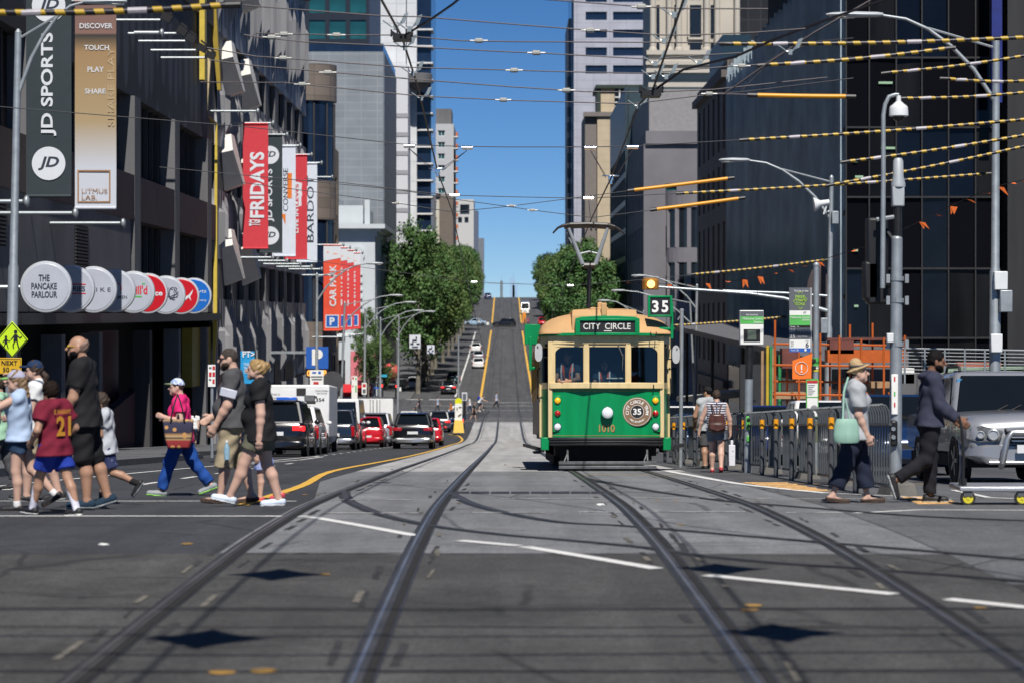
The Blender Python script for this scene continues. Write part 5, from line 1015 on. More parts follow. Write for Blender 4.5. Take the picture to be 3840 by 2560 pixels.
def person(label, X, d, rz, H=1.75, wt=1., legs=((.3,.1,0),(-.3,.2,0)), arms=(None,None), lean=.04, head=(0,0), tone='fair', female=False, top=None, bottom=None, shoe=None, sock=None, hair=None,
           hat=None, beard=None, glasses=None, res=.011, z=None, group=None, seat=False, headz=1., name='person'):
    mat = skin_mat(tone); r_ = A3
    ws = wt
    # ---- joints (x to the person's right, y ahead, z up)
    up = A3(0, math.sin(lean), math.cos(lean)); fw = A3(0, math.cos(lean), -math.sin(lean)); rt = A3(1, 0, 0)
    hip = A3(0, 0, .53*H)
    J = {}
    lo = 9
    for s, (a, kf, p), nm in ((-1, legs[0], 'l'), (1, legs[1], 'r')):
        h = hip+rt*s*.052*H; kn = h+A3(s*.004*H, math.sin(a), -math.cos(a))*.245*H; an = kn+A3(0, math.sin(a-kf), -math.cos(a-kf))*.243*H
        fd = A3(0, math.cos(p), math.sin(p)); dn = A3(0, math.sin(p), -math.cos(p))
        J[nm] = [h, kn, an, fd, dn]
        for q in (an-fd*.035*H+dn*.043*H, an+fd*.115*H+dn*.043*H): lo = min(lo, q[2])
    if seat: lo = 0
    hip = hip-A3(0,0,lo)
    for nm in 'lr':
        for i in range(3): J[nm][i] = J[nm][i]-A3(0,0,lo)
    T = lambda x, y, zf: hip+rt*x*H+fw*y*H+up*(zf-.53)*H       # torso frame
    # ---- arms
    for s, nm, ar in ((-1, 'L', arms[0]), (1, 'R', arms[1])):
        sa, ab, ef, inn = (ar or (.0, .12, .25, 0.))[:4]
        sh = T(s*(.1+.05*(wt-1)), -.005, .813); ab = ab+.12*max(0, wt-1.1); e = sh+(rt*s*math.sin(ab)+A3(0, math.sin(sa), -math.cos(sa))*math.cos(ab))*.178*H
        fd = A3(0, math.sin(sa+ef), -math.cos(sa+ef))*math.cos(inn)-rt*s*math.sin(inn); wst = e+fd*.15*H
        J[nm] = [sh, e, wst, fd]
    tp, bt = top or {}, bottom or {}
    root = thing(name, label, 'person', (X, d, zg(d) if z is None else z), rz, group)
    # ---- primitive lists
    def torso(o=0., lowcut=None):
        bw = .052*ws**.6; L = []
        for s in (-1, 1):
            L += [('c', T(s*bw*.75,-.006,.53), T(s*bw*.72,-.002,.6), .068*H*ws**.75+o, .06*H*ws+o), ('c', T(s*bw*.72,-.002,.6), T(s*.05,.004,.73), .06*H*ws+o, .06*H*ws**.6+o), ('c', T(s*.05,.0,.73), T(s*.06,-.006,.795), .06*H*ws**.6+o, .045*H+o),
                  ('c', T(s*.02,-.012,.835), T(s*.098,-.006,.812), .03*H+o, .036*H+o)]
            if female: L.append(('e', T(s*.042,.048*ws**.5,.725), (.036*H+o, .034*H+o, .036*H+o), None))
        if wt > 1.15: L.append(('e', T(0,.035*ws,.605), (.085*H*ws+o, .062*H*ws+o, .085*H+o), None))
        return L
    def arm(nm, t0=0., t1=2., o=0., cut=None):
        sh, e, w_, fd = J[nm]; L = []; k = ws**.5
        if t0 < 1: q = sh+(e-sh)*min(1, t1); L.append(('c', sh, q, .036*H*k+o, (.036+(.028-.036)*min(1, t1))*H*k+o))
        if t1 > 1: q = e+(w_-e)*(t1-1); m = e+(w_-e)*.35; L += [('c', e, m, .027*H*k+o, .0265*H*k+o), ('c', m, q, .0265*H*k+o, .018*H*k**.5+o)]
        return L
    def hand(nm, curl=.6):
        sh, e, w_, fd = J[nm]; s = -1 if nm == 'L' else 1; L = []
        palm = w_+fd*.045*H; side = np.cross(fd, rt*s); side = side/np.linalg.norm(side); inw = -rt*s*1.0
        ac = side                                   # across the palm, towards the thumb
        if ac[1] < 0: ac = -ac
        L += [('c', w_, palm+ac*.008*H, .0165*H, .017*H), ('c', w_, palm-ac*.012*H, .0155*H, .0145*H)]
        for i, (o, ln) in enumerate(((.017,.042),(.006,.047),(-.006,.044),(-.017,.034))):
            b = palm+ac*o*H+fd*.008*H; m = b+(fd*math.cos(curl*.6)+inw*math.sin(curl*.6))*ln*.55*H; t = m+(fd*math.cos(curl*1.6)+inw*math.sin(curl*1.6))*ln*.5*H
            L += [('c', b, m, .0068*H, .006*H), ('c', m, t, .006*H, .005*H)]
        b = w_+fd*.018*H+ac*.016*H; m = b+(fd*.6+ac*.7+inw*.3)*.026*H; L += [('c', b, m, .0085*H, .0068*H), ('c', m, m+(fd*.85+ac*.25+inw*.35)*.022*H, .0068*H, .0055*H)]
        return L
    def leg(nm, t0=0., t1=2., o=0.):
        h, kn, an, fd, dn = J[nm]; L = []; k = ws**.6
        if t0 < 1:
            q = h+(kn-h)*min(1, t1); L.append(('c', h, q, .056*H*k+o, (.056+(.036-.056)*min(1, t1))*H*k+o))
        if t1 > 1:
            bk = np.cross(rt, kn-an); bk = bk/np.linalg.norm(bk); bk = bk if bk[1] < 0 else -bk
            c = kn+(an-kn)*.33+bk*.009*H; q = an if t1 >= 2 else kn+(an-kn)*(t1-1)
            if t0 <= 1: L.append(('c', kn, c, .035*H*k+o, .036*H*k+o))
            st = c if t0 <= 1 else kn+(an-kn)*(t0-1)
            L.append(('c', st, q, (.036 if t0 <= 1 else .034-.014*(t0-1))*H*k+o, (.022 if t1 >= 2 else .03)*H*k**.5+o))
        return L
    # ---- head frame
    hy, hp = head; cy, sy = math.cos(hy), math.sin(hy); cp, sp = math.cos(hp), math.sin(hp)
    R = np.array([[cy,-sy,0],[sy,cy,0],[0,0,1]])@np.array([[1,0,0],[0,cp,-sp],[0,sp,cp]]); hc = T(0, .022, .93)*1.0
    hs = headz*H**.5*1.32**.5*.5*2*.87 if False else H*headz
    Hd = lambda x, y, zz: hc+R@A3(x*hs, y*hs, zz*hs)
    hr = (.042*hs, .054*hs, .054*hs)
    headp = [('e', Hd(0,-.004,.012), hr, R), ('c', Hd(0,.016,-.02), Hd(0,.032,-.05), .034*hs, .02*hs), ('c', Hd(.014,.012,-.03), Hd(-.014,.012,-.03), .03*hs, .03*hs), ('c', Hd(0,.05,.006), Hd(0,.066,-.014), .006*hs, .0105*hs),
             ('c', Hd(-.02,.043,.012), Hd(.02,.043,.012), .0085*hs, .0085*hs), ('c', Hd(-.009,.046,-.032), Hd(.009,.046,-.032), .0075*hs, .0075*hs), ('e', Hd(0,.044,-.053), (.013*hs,.011*hs,.011*hs), None)]
    for s in (-1, 1): headp.append(('e', Hd(s*.043,-.008,-.006), (.006*hs,.013*hs,.019*hs), R))
    neck = [('c', T(0,-.012,.82), Hd(0,-.012,-.02), .034*H*ws**.4, .03*H*ws**.4)]
    full = torso(-.006)+neck+headp
    for nm in 'LR': full += arm(nm, o=-.007 if tp.get('sleeve', 0) > 1 else 0.)+hand(nm)
    for nm in 'lr':
        full += leg(nm, o=-.009 if bt.get('to', 0) > 1.2 else 0.); h, kn, an, fd, dn = J[nm]; full += [('c', an, an+dn*.02*H-fd*.02*H, .022*H, .02*H), ('c', an+dn*.022*H-fd*.015*H, an+dn*.03*H+fd*.09*H, .02*H, .013*H)]
    smesh('body', skin(full, res, .022*H/1.75), mat, root)
    # ---- clothes
    lz = tp.get('loose', .014); slv = tp.get('sleeve', .55)
    if tp:
        L = torso(lz+.004*0); hem = tp.get('hem', .5)
        if hem < .53:
            for s in (-1, 1): L.append(('c', T(s*.04,-.004,.53), T(s*.045,-.002,hem), (.072*H*ws**.75+lz), (.074*H*ws**.75+lz*1.6)))
        cuts = [(T(0,0,hem), tuple(-up)), (T(0,.055,.842), tuple(up*.8+fw*.6))]
        if slv > 0:
            for nm in 'LR':
                sh, e, w_, fd = J[nm]; dr = (e-sh)/np.linalg.norm(e-sh) if slv <= 1 else (w_-e)/np.linalg.norm(w_-e); pt = sh+(e-sh)*slv if slv <= 1 else e+(w_-e)*(slv-1)
                for p in arm(nm, 0, min(2, slv+.12), lz*1.1+(.006 if slv < 1 else 0)): L.append(p[:5]+(((pt, tuple(dr)),),) if (slv <= 1 or p[2] is not None and np.linalg.norm(p[2]-w_) < .2*H and slv > 1) else p)
        tm = smesh(tp.get('name', 'shirt'), skin(L, res, .03, tp.get('wrinkle', .0055), tp.get('ws', 11), cuts, seed=len(label)), tp['mat'], root)
    if bt:
        t1 = bt.get('to', .7); lo_ = bt.get('loose', .016); L = []
        for s in (-1, 1): L.append(('c', T(s*.045*ws**.5,-.006,.525), T(s*.04*ws**.5,-.002,bt.get('waist', .57)), .068*H*ws**.75+lo_*.6, .058*H*ws+.004))
        for nm in 'lr':
            h, kn, an, fd, dn = J[nm]; dr = (kn-h)/np.linalg.norm(kn-h) if t1 <= 1 else (an-kn)/np.linalg.norm(an-kn); pt = h+(kn-h)*t1 if t1 <= 1 else kn+(an-kn)*(t1-1)
            LL = leg(nm, 0, min(2, t1+.1), lo_)
            if t1 > 1: LL = [LL[0]]+[('c', kn, pt+dr*.05*H, .036*H*ws**.6+lo_, .03*H*ws**.5+lo_*bt.get('flare', 1.2), ((pt, tuple(dr)),))]
            else: LL = [LL[0][:4]+(LL[0][4]+bt.get('flare', 1.)*.01,)+(((pt, tuple(dr)),),)]
            L += LL
        smesh('pants' if t1 > 1.2 else 'shorts', skin(L, res, .025, bt.get('wrinkle', .006), 10, [(T(0,0,bt.get('waist', .57)), tuple(up))], seed=3), bt['mat'], root)
        if bt.get('trim'):
            pass
    for nm in 'lr':
        h, kn, an, fd, dn = J[nm]; sh_ = shoe or {}
        if sock:
            a = kn+(an-kn)*(1-sock[1]); smesh('sock', skin([('c', a, an, (.024+.012*sock[1])*H*ws**.5+.004, .022*H+.006, ((a, tuple((kn-an)/np.linalg.norm(kn-an))),)), ('c', an, an+dn*.02*H, .024*H+.004, .024*H)], res*.9, .01), sock[0], root)
        if sh_:
            sp_ = (an+dn*.043*H, tuple(dn)); w_ = .027*H
            L = [('c', an+dn*.012*H-fd*.022*H, an+dn*.026*H+fd*.05*H, .026*H, .024*H), ('c', an+dn*.026*H+fd*.04*H, an+dn*.03*H+fd*.105*H, .025*H, .019*H), ('c', an+dn*.022*H-fd*.026*H, an+dn*.026*H+fd*.1*H, .026*H, .021*H)]
            cut = [sp_, (an-dn*sh_.get('high', .004)*H, tuple(-dn))]
            so_ = smesh('shoe', skin(L, res*.85, .012, cuts=cut), sh_['mat'], root)
            L2 = [(p[0], p[1], p[2], p[3]+.006, p[4]+.006) for p in L]; smesh('sole', skin(L2, res*.85, .012, cuts=[(an+dn*.049*H, tuple(dn)), (an+dn*.036*H, tuple(-dn))]), sh_.get('sole', c_wht), so_)
    # ---- hair, beard, hats, glasses, eyes
    if hair:
        hm, style = hair[:2]; o = .012 if style != 'crop' else .005; e = ('e', Hd(0,-.006,.014), tuple(x+o for x in hr), R)
        cuts = [(Hd(0,.03 if style != 'fringe' else .044,.02), tuple(R@A3(0,.8,-.6)))] if style not in ('bald',) else [(Hd(0,-.01,.0), tuple(R@A3(0,.75,.65)))]
        L = [e[:4]]
        if style == 'bun': L += [('e', Hd(0,-.066,.028), (.03*hs,.03*hs,.032*hs), None), ('e', Hd(0,-.05,-.0), (.034*hs,.025*hs,.035*hs), None)]; cuts = [(Hd(0,.034,.02), tuple(R@A3(0,.86,-.5)))]
        if style == 'pony': L += [('c', Hd(0,-.055,.0), Hd(0,-.085,-.04), .016*hs, .02*hs), ('c', Hd(0,-.085,-.04), Hd(.0,-.08,-.12), .02*hs, .009*hs)]
        if style == 'long': L += [('c', Hd(.0,-.035,-.01), Hd(0,-.05,-.13), .042*hs, .03*hs)]
        if style == 'mop': L += [('e', Hd(0,.0,.02), (hr[0]*1.22,hr[1]*1.15,hr[2]*1.12), R)]; cuts = [(Hd(0,.036,.012), tuple(R@A3(0,.85,-.53)))]
        vf = skin(L, res*.9, .015, .006 if style != 'crop' else .0015, 27, cuts, 2); smesh('hair', vf, hm, root)
    if beard: smesh('beard', skin([('c', Hd(0,.014,-.028), Hd(0,.034,-.052), .037*hs, .023*hs), ('c', Hd(.016,.012,-.03), Hd(-.016,.012,-.03), .032*hs, .032*hs)], res*.8, .012, .001, 40, [(Hd(0,.03,-.022), tuple(R@A3(0,.25,1))), (Hd(0,-.012,0), tuple(R@A3(0,-1,0)))]), beard, root)
    if hat:
        hm, kind = hat[:2]
        if kind == 'cap':
            smesh('cap', skin([('e', Hd(0,-.006,.016), tuple(x+.014 for x in hr), R)], res*.9, .01, cuts=[(Hd(0,.04,.026), tuple(R@A3(0,.1,-1)))]), hm, root)
            smesh('cap_brim', skin([('e', Hd(0,.06,.026), (.036*hs,.05*hs,.009*hs), R)], res*.8, .01), hat[2] if len(hat) > 2 else hm, root)
        else:
            b = smesh('hat', skin([('c', Hd(0,-.012,.028), Hd(0,-.022,.06), .056*hs, .045*hs), ('e', Hd(0,-.005,.03), (.072*hs,.088*hs,.012*hs), R@np.array([[1,0,0],[0,math.cos(.3),-math.sin(.3)],[0,math.sin(.3),math.cos(.3)]]))], res*.9, .014, .0015, 30), hm, root)
            smesh('hat_band', skin([('c', Hd(0,-.012,.042), Hd(0,-.013,.05), .0585*hs, .0575*hs)], res*.9, .004, cuts=[(Hd(0,-.012,.055), tuple(R@A3(0,.0,1))), (Hd(0,-.012,.04), tuple(R@A3(0,0,-1)))]), hat[2], b)
    if glasses:
        for s in (-1, 1): smesh('sunglasses', skin([('e', Hd(s*.018,.051,.0045), (.0155*hs,.007*hs,.011*hs), R), ('c', Hd(s*.034,.044,.008), Hd(s*.045,-.008,.004), .0032*hs, .003*hs)], res*.55, .004), glasses, root)
    else:
        ey = MB()
        for s in (-1, 1): ey.ell(Hd(s*.0165,.0465,.003), (.0052*hs,.0035*hs,.0034*hs), 8, 5); ey.ell(Hd(s*.0165,.0485,.0125), (.009*hs,.0025*hs,.0022*hs), 8, 4)
        ey.build('eyes', M('eye_dark', (.02,.014,.012), .4), root, smooth=60)
    bpy.context.view_layer.update()
    JW = {k: [V(root.matrix_world @ V(q)) for q in v[:3]] for k, v in J.items()}
    JW['T'] = lambda x, y, zf: root.matrix_world @ V(T(x, y, zf)); JW['Hd'] = lambda x, y, zf: root.matrix_world @ V(Hd(x, y, zf)); JW['root'] = root; JW['Tl'] = lambda x, y, zf: V(T(x, y, zf))
    return JW
LFT, RGT = PI/2, -PI/2
def pxX(px, d): return (px-VX)*d/F
h_brn = M('hair_brown', (.035,.02,.012), .75, var=.4, scale=40); h_blk = M('hair_black', (.006,.005,.005), .8, var=.3, scale=40, spec=.15); h_bln = M('hair_blonde', (.3,.19,.075), .55, var=.4, scale=40); h_grey = M('hair_grey_brown', (.055,.045,.04), .85, var=.4, scale=40, spec=.1); h_stub = M('stubble', (.2,.13,.1), .7, var=.15, scale=50)
c_dglass = M('sunglass_black', (.008,.008,.01), .1); t_blk = cloth('black', (.012,.012,.014)); t_char = cloth('charcoal', (.07,.07,.075)); t_kha = cloth('khaki', (.36,.3,.2)); t_olv = cloth('olive', (.12,.12,.085)); t_wht = cloth('white', (.66,.66,.66)); t_ltg = cloth('pale_grey', (.42,.44,.48)); t_navy = cloth('navy', (.015,.02,.04)); t_den = cloth('denim', (.025,.05,.1)); t_jean = cloth('bright_jeans', (.012,.06,.26)); t_pink = cloth('hot_pink', (.68,.02,.16)); t_lbl = cloth('pale_blue', (.36,.46,.62)); t_mar = cloth('maroon', (.16,.012,.03)); t_shb = cloth('royal_blue', (.015,.04,.3)); t_slate = cloth('slate', (.036,.04,.066)); t_gsh = cloth('grey_shirt', (.36,.38,.4)); t_teal = cloth('dark_teal', (.015,.035,.06))
s_wht = M('white_shoe', (.58,.66,.78), .6, var=.08); s_blk = M('black_shoe', (.012,.012,.014), .6, var=.3); s_gry = M('grey_shoe', (.25,.27,.28), .6, var=.2); s_lime = M('lime_sole', (.3,.75,.1), .6); s_brn = M('brown_sandal', (.06,.035,.025), .7); s_red = M('red_shoe', (.5,.06,.08), .6)
def pat(name, cols, sc):
    if name in _MATS: return _MATS[name]
    m, nt, b = _nt(name); v = nt.nodes.new('ShaderNodeTexVoronoi'); v.inputs['Scale'].default_value = sc; nt.links.new(coord(nt), v.inputs['Vector'])
    nt.links.new(ramp(nt, v.outputs['Distance'], [(i/len(cols)*.8, c) for i, c in enumerate(cols)]), b.inputs['Base Color']); b.inputs['Roughness'].default_value = .8; _MATS[name] = m; return m
gp = 'people walking over the crossing on the left'
# ---- left group
j_grey = person('heavy man in charcoal t-shirt and long khaki shorts, with sunglasses and beard', pxX(537,27.6), 27.6, LFT, 1.77, 1.27, ((.22,.1,.1),(-.16,.12,-.1)), ((.12,.12,.42,.1),(.1,.1,.9,.2)), .03, (0,-.05), 'fair', top=dict(mat=t_char,hem=.49,sleeve=.72,loose=.02), bottom=dict(mat=t_kha,to=1.22,loose=.03,flare=1.5), shoe=dict(mat=s_brn,sole=s_brn,high=-.02), hair=(h_grey,'crop'), beard=h_brn, glasses=c_dglass, group=gp)
j_blk = person('woman in loose black t-shirt and olive shorts, blonde hair in a bun', pxX(598,26.7), 26.7, LFT, 1.64, 1.17, ((.43,.02,.22),(-.16,.16,-.03)), ((-.1,.16,.16,.0),(.1,.1,.4,0)), .02, (0,.05), 'fair', True, top=dict(mat=t_blk,hem=.45,sleeve=.5,loose=.026), bottom=dict(mat=t_olv,to=.62,loose=.03), shoe=dict(mat=s_wht,sole=c_wht,high=.0), hair=(h_bln,'bun'), group=gp)
j_pnk = person('woman in hot pink t-shirt and bright blue jeans wearing a patterned cap', pxX(415,30.4), 30.4, LFT, 1.5, 1.24, ((.36,.08,.1),(-.42,.22,-.35)), ((-.15,.2,2.0,.3),(-.2,.1,.5,.2)), .03, (.05,.02), 'fair', True, top=dict(mat=t_pink,hem=.47,sleeve=.55,loose=.02), bottom=dict(mat=t_jean,to=1.92,loose=.016), shoe=dict(mat=s_gry,sole=s_lime,high=.006), hair=(h_brn,'crop'), hat=(pat('floral_cap', ((.02,.08,.35),(.5,.6,.7),(.03,.12,.45),(.6,.65,.7)), 30),'cap',pat('leafy_brim', ((.1,.2,.05),(.4,.5,.3),(.08,.1,.05)), 40)), group=gp)
j_bald = person('tall bald man in black t-shirt and black shorts with yellow sunglasses', pxX(192,25.8), 25.8, LFT, 1.83, 1.12, ((-.04,.04,0),(-.22,.1,-.3)), ((.2,.12,.35,.05),(.2,.1,.4,.1)), .03, (0,.03), 'tan', top=dict(mat=t_blk,hem=.47,sleeve=.66,loose=.03), bottom=dict(mat=t_blk,to=1.02,loose=.035), shoe=dict(mat=t_teal,sole=M('pale_sole', (.4,.42,.42), .7),high=.005), hair=(h_stub,'bald'), beard=h_blk, glasses=M('yellow_frame', (.55,.38,.02), .3), group=gp)
j_boy = person('boy in maroon football jersey with orange trim, blue shorts and white knee socks', pxX(125,24.6), 24.6, .95, 1.38, 1.0, ((.42,.12,.05),(-.34,.06,-.1)), ((-.1,.45,1.0,.3),(-.25,.5,1.2,.4)), .05, (-.1,0), 'tan', top=dict(mat=t_mar,hem=.46,sleeve=.6,loose=.03), bottom=dict(mat=t_shb,to=.72,loose=.035), shoe=dict(mat=s_blk,sole=c_wht,high=.008), sock=(cloth('white_sock', (.6,.6,.7)),.72), hair=(M('hair_dark_brown', (.012,.007,.005), .8, var=.4, scale=40, spec=.15),'mop'), headz=1.12, group=gp)
m = MB(); r0 = j_boy['root']; Tl = j_boy['Tl']
bk = lambda x, z, y=-.098: Tl(x, y, z)
o_gld = M('jersey_gold', (.55,.25,.02), .8, var=.05); nb = V((-1,0,0))
m.text('EL SHAARAWY', bk(0,.785), X_, Z_, .05, .23, .02, depth=0); m.text('21', bk(.0,.68,-.105), X_, Z_, .2, .2, .03, depth=0); 
o = m.build('jersey_lettering', o_gld, r0)
m = MB(); m.lathe([(.052,0),(.06,.02),(.05,.045)], Tl(0,.005,.84), (0,0,1), 16); m.build('jersey_collar', o_gld, r0, smooth=40)
j_sm = person('small boy in grey t-shirt and patterned navy shorts, one foot kicked back', pxX(243,27.2), 27.2, LFT, 1.24, 1.02, ((-.3,.85,-.95),(.12,.05,0)), ((.1,.1,.9,.1),(.1,.1,.4,0)), .06, (0,-.15), 'tan', top=dict(mat=t_ltg,hem=.46,sleeve=.6,loose=.025), bottom=dict(mat=pat('dotted_navy', ((.5,.52,.6),(.015,.025,.08),(.02,.03,.1)), 26),to=.85,loose=.025), shoe=dict(mat=s_blk,sole=s_gry,high=.006), sock=(t_blk,.3), hair=(h_brn,'mop'), headz=1.2, group=gp)
j_cap = person('woman in navy cap, white t-shirt and khaki shorts raising a hand to her face', pxX(88,28.2), 28.2, LFT, 1.65, 1.12, ((.3,.3,.15),(-.22,.12,-.1)), ((.15,.15,1.2,.3),(.9,.2,1.75,.3)), .02, (0,.02), 'fair', True, top=dict(mat=t_wht,hem=.5,sleeve=.5,loose=.02), bottom=dict(mat=t_kha,to=.72,loose=.022), shoe=dict(mat=s_blk,sole=s_gry,high=.0), hair=(h_brn,'pony'), hat=(cloth('navy_cap', (.012,.03,.08)),'cap'), group=gp)
j_gir = person('girl in pale cap, light blue sleeveless top and denim shorts with hands at her face', pxX(46,25.6), 25.6, LFT, 1.47, .98, ((.08,.12,0),(-.3,.45,-.5)), ((1.1,.2,1.35,.25),(1.2,.2,1.3,.3)), .02, (0,-.1), 'fair', True, top=dict(mat=t_lbl,hem=.5,sleeve=0,loose=.028), bottom=dict(mat=t_den,to=.45,loose=.016), shoe=dict(mat=s_blk,sole=s_brn,high=.0), sock=(t_wht,.14), hair=(M('hair_sandy', (.16,.1,.05), .6, var=.4, scale=40),'long'), hat=(cloth('lilac_cap', (.36,.36,.46)),'cap',cloth('lime_brim', (.2,.42,.12))), headz=1.12, group=gp)
person('person cut off by the left edge, in a pale green top', pxX(1,33), 33, LFT, 1.55, 1.0, ((.2,.1,0),(-.2,.1,-.1)), (None,None), .02, (0,0), 'tan', top=dict(mat=cloth('pale_green', (.3,.5,.35)),hem=.45,sleeve=.5), bottom=dict(mat=t_char,to=1.8), shoe=dict(mat=s_blk), hair=(h_brn,'mop'), res=.018, group=gp)
person('small child in blue patterned shorts and red shoes behind the woman in black', pxX(604,28.4), 28.4, LFT, 1.1, 1.0, ((.1,.1,0),(-.3,.15,-.2)), (None,None), .02, (0,0), 'fair', top=dict(mat=t_navy,hem=.46,sleeve=.5), bottom=dict(mat=pat('wavy_blue', ((.2,.3,.6),(.02,.06,.25),(.3,.35,.6)), 20),to=.8,loose=.02), shoe=dict(mat=s_red,sole=s_red), hair=(h_brn,'mop'), headz=1.2, group=gp)
# ---- right group
j_hat = person('woman in straw hat, grey t-shirt and cropped navy trousers walking right', pxX(1962,27.6), 27.6, RGT, 1.62, 1.1, ((.26,.1,.05),(-.27,.12,-.1)), ((.1,.1,.3,.05),(.05,.12,.35,.08)), .03, (0,.05), 'fair', True, top=dict(mat=t_gsh,hem=.46,sleeve=.72,loose=.035), bottom=dict(mat=t_navy,to=1.74,loose=.035,flare=1.4), shoe=dict(mat=s_brn,sole=s_brn,high=-.015), hair=(h_blk,'crop'), hat=(M('straw', (.42,.29,.15), .8, var=.15, scale=60),'fedora',t_char))
j_hod = person('bearded man in slate hooded top and black trousers pushing a trolley', pxX(2136,27.9), 27.9, RGT, 1.75, 1.04, ((.04,.04,0),(-.13,.85,-1.25)), ((.2,.12,.74,.1),(.2,.12,.74,.05)), .05, (0,-.12), 'brown', top=dict(mat=t_slate,hem=.5,sleeve=1.93,loose=.022,name='hooded_top'), bottom=dict(mat=cloth('black_trouser', (.012,.012,.016)),to=1.94,loose=.02,flare=.8), shoe=dict(mat=s_blk,sole=M('pale_sole'),high=.01), hair=(h_blk,'short'), beard=h_blk)
h = MB(); Tl = j_hod['Tl']; h.tube([Tl(-.05,-.02,.85),Tl(-.04,-.06,.835),Tl(0,-.075,.825),Tl(.04,-.06,.835),Tl(.05,-.02,.85)],[.02,.035,.04,.035,.02],10); h.build('hood', t_slate, j_hod['root'], smooth=60)
j_bp = person('person in striped tank top and grey shorts walking away with a brown backpack', pxX(1646,46.3), 46.3, -.08, 1.56, 1.12, ((.12,.1,0),(-.2,.25,-.3)), ((.12,.42,.1,-.2),(.05,.3,.1,-.05)), .0, (0,0), 'fair', True, top=dict(mat=M_tiles('striped_cotton', (.6,.6,.62), (.03,.035,.09), 5, .045, 'xz', .012, .8, .02),hem=.52,sleeve=0,loose=.012), bottom=dict(mat=cloth('blue_grey_short', (.14,.165,.2)),to=.6,loose=.025), shoe=dict(mat=s_red,sole=s_red,high=-.01), hair=(h_brn,'mop'), res=.014)
j_tat = person('man in dark cap and grey singlet walking in front of the backpack wearer', pxX(1626,50.5), 50.5, .15, 1.72, 1.1, ((-.1,.1,0),(.2,.1,0)), ((.1,.3,.5,.1),None), .0, (.6,0), 'tan', top=dict(mat=t_gsh,hem=.47,sleeve=0,loose=.03), bottom=dict(mat=t_char,to=1.0,loose=.03), shoe=dict(mat=s_blk), hair=(h_blk,'crop'), hat=(t_blk,'cap'), res=.014)
# ---- tram crew
vest = M('orange_vest', (.75,.09,.015), .7, var=.06); vsil = M('vest_tape', (.6,.6,.62), .4)
zf = zg(TY)+.72-.02
for lab, px, dy, hh, hd, gl, rz_ in (('tram driver with sunglasses and orange vest behind the centre windscreen', 1388, .62, 1.48, (0,-.05), M('blue_mirror_lens', (.02,.2,.35), .15), PI), ('crew member in orange vest standing behind the left tram window', 1306, .55, 1.66, (-.5,-.05), c_dglass, PI-.3)):
    j = person(lab, pxX(px, TY+dy), TY+dy, rz_, hh, 1.05, ((0,0,0),(0,0,0)), ((.5,.2,.9,.5),(.5,.2,.9,.5)), .0, hd, 'tan', top=dict(mat=t_teal,hem=.5,sleeve=.6,loose=.012), bottom=dict(mat=t_navy,to=1.9), shoe=dict(mat=s_blk), hair=(h_brn,'crop'), glasses=gl, res=.016, z=zf)
    Tl = j['Tl']; v_ = MB()
    for s in (-1, 1): v_.loft([[Tl(s*.02,.068,.6),Tl(s*.095,.04,.6),Tl(s*.1,-.06,.6),Tl(s*.02,-.1,.6)],[Tl(s*.03,.085,.74),Tl(s*.09,.06,.76),Tl(s*.1,-.06,.76),Tl(s*.02,-.1,.76)],[Tl(s*.05,.05,.85),Tl(s*.085,.03,.855),Tl(s*.09,-.05,.855),Tl(s*.04,-.07,.86)]])
    vo = v_.build('vest', vest, j['root'], smooth=60); v_ = MB()
    for s in (-1, 1): v_.tube([Tl(s*.062,.078,.64),Tl(s*.068,.085,.74),Tl(s*.07,.05,.852)],.02,4)
    v_.build('vest_tape', vsil, vo)
# ---- smaller people further away
tops = [t_wht, t_blk, t_lbl, t_navy, t_pink, t_gsh, t_char, cloth('orange_top', (.55,.16,.03))]; bots = [t_den, t_char, t_blk, t_kha, t_navy]
FAR = [('woman in white top and blue shorts on the left footpath', 447,112,-15.3+.0,RGT*0,1.62,0,0,True,.7), ('person in black and white by the arcade beside the sign post', 497,116,None,LFT,1.66,6,2,True,.6), ('dark dressed person in the shade of the left arcade', 226,64,None,RGT,1.7,1,1,False,1.8),
       ('pedestrian in blue shirt carrying a black bag across the far crossing', 1140,263,None,RGT,1.74,2,2,False,1.9), ('pedestrian in dark shorts stepping off the far tram stop', 1088,226,None,RGT,1.72,1,2,False,.9), ('pale shirted person behind the tram stop panel', 1079,250,None,LFT,1.7,0,0,False,1.8),
       ('woman in black dress crossing between the queued cars', 954,212,None,LFT,1.65,1,2,True,.9), ('woman in dark purple at the far kerb', 963,246,None,LFT,1.68,3,1,True,1.8), ('person in pale blue shirt at the far kerb', 1005,252,None,RGT,1.7,2,1,False,1.8), ('person in orange top beside the yellow sign base', 1036,235,None,LFT,1.6,7,1,False,1.8),
       ('pedestrian at the corner under the traffic light', 897,222,None,RGT,1.72,6,2,False,1.8), ('person in pink top at the corner', 878,232,None,LFT,1.62,4,2,True,1.8), ('person in white at the left corner kerb', 904,240,None,LFT,1.7,0,0,False,1.8), ('person in black by the far right corner', 1205,495,None,LFT,1.75,1,1,False,1.8), ('person in pink by the far right corner', 1213,497,None,LFT,1.7,4,1,True,1.8), ('person in white shirt at the far left corner', 1100,493,None,RGT,1.72,0,0,False,1.8)]
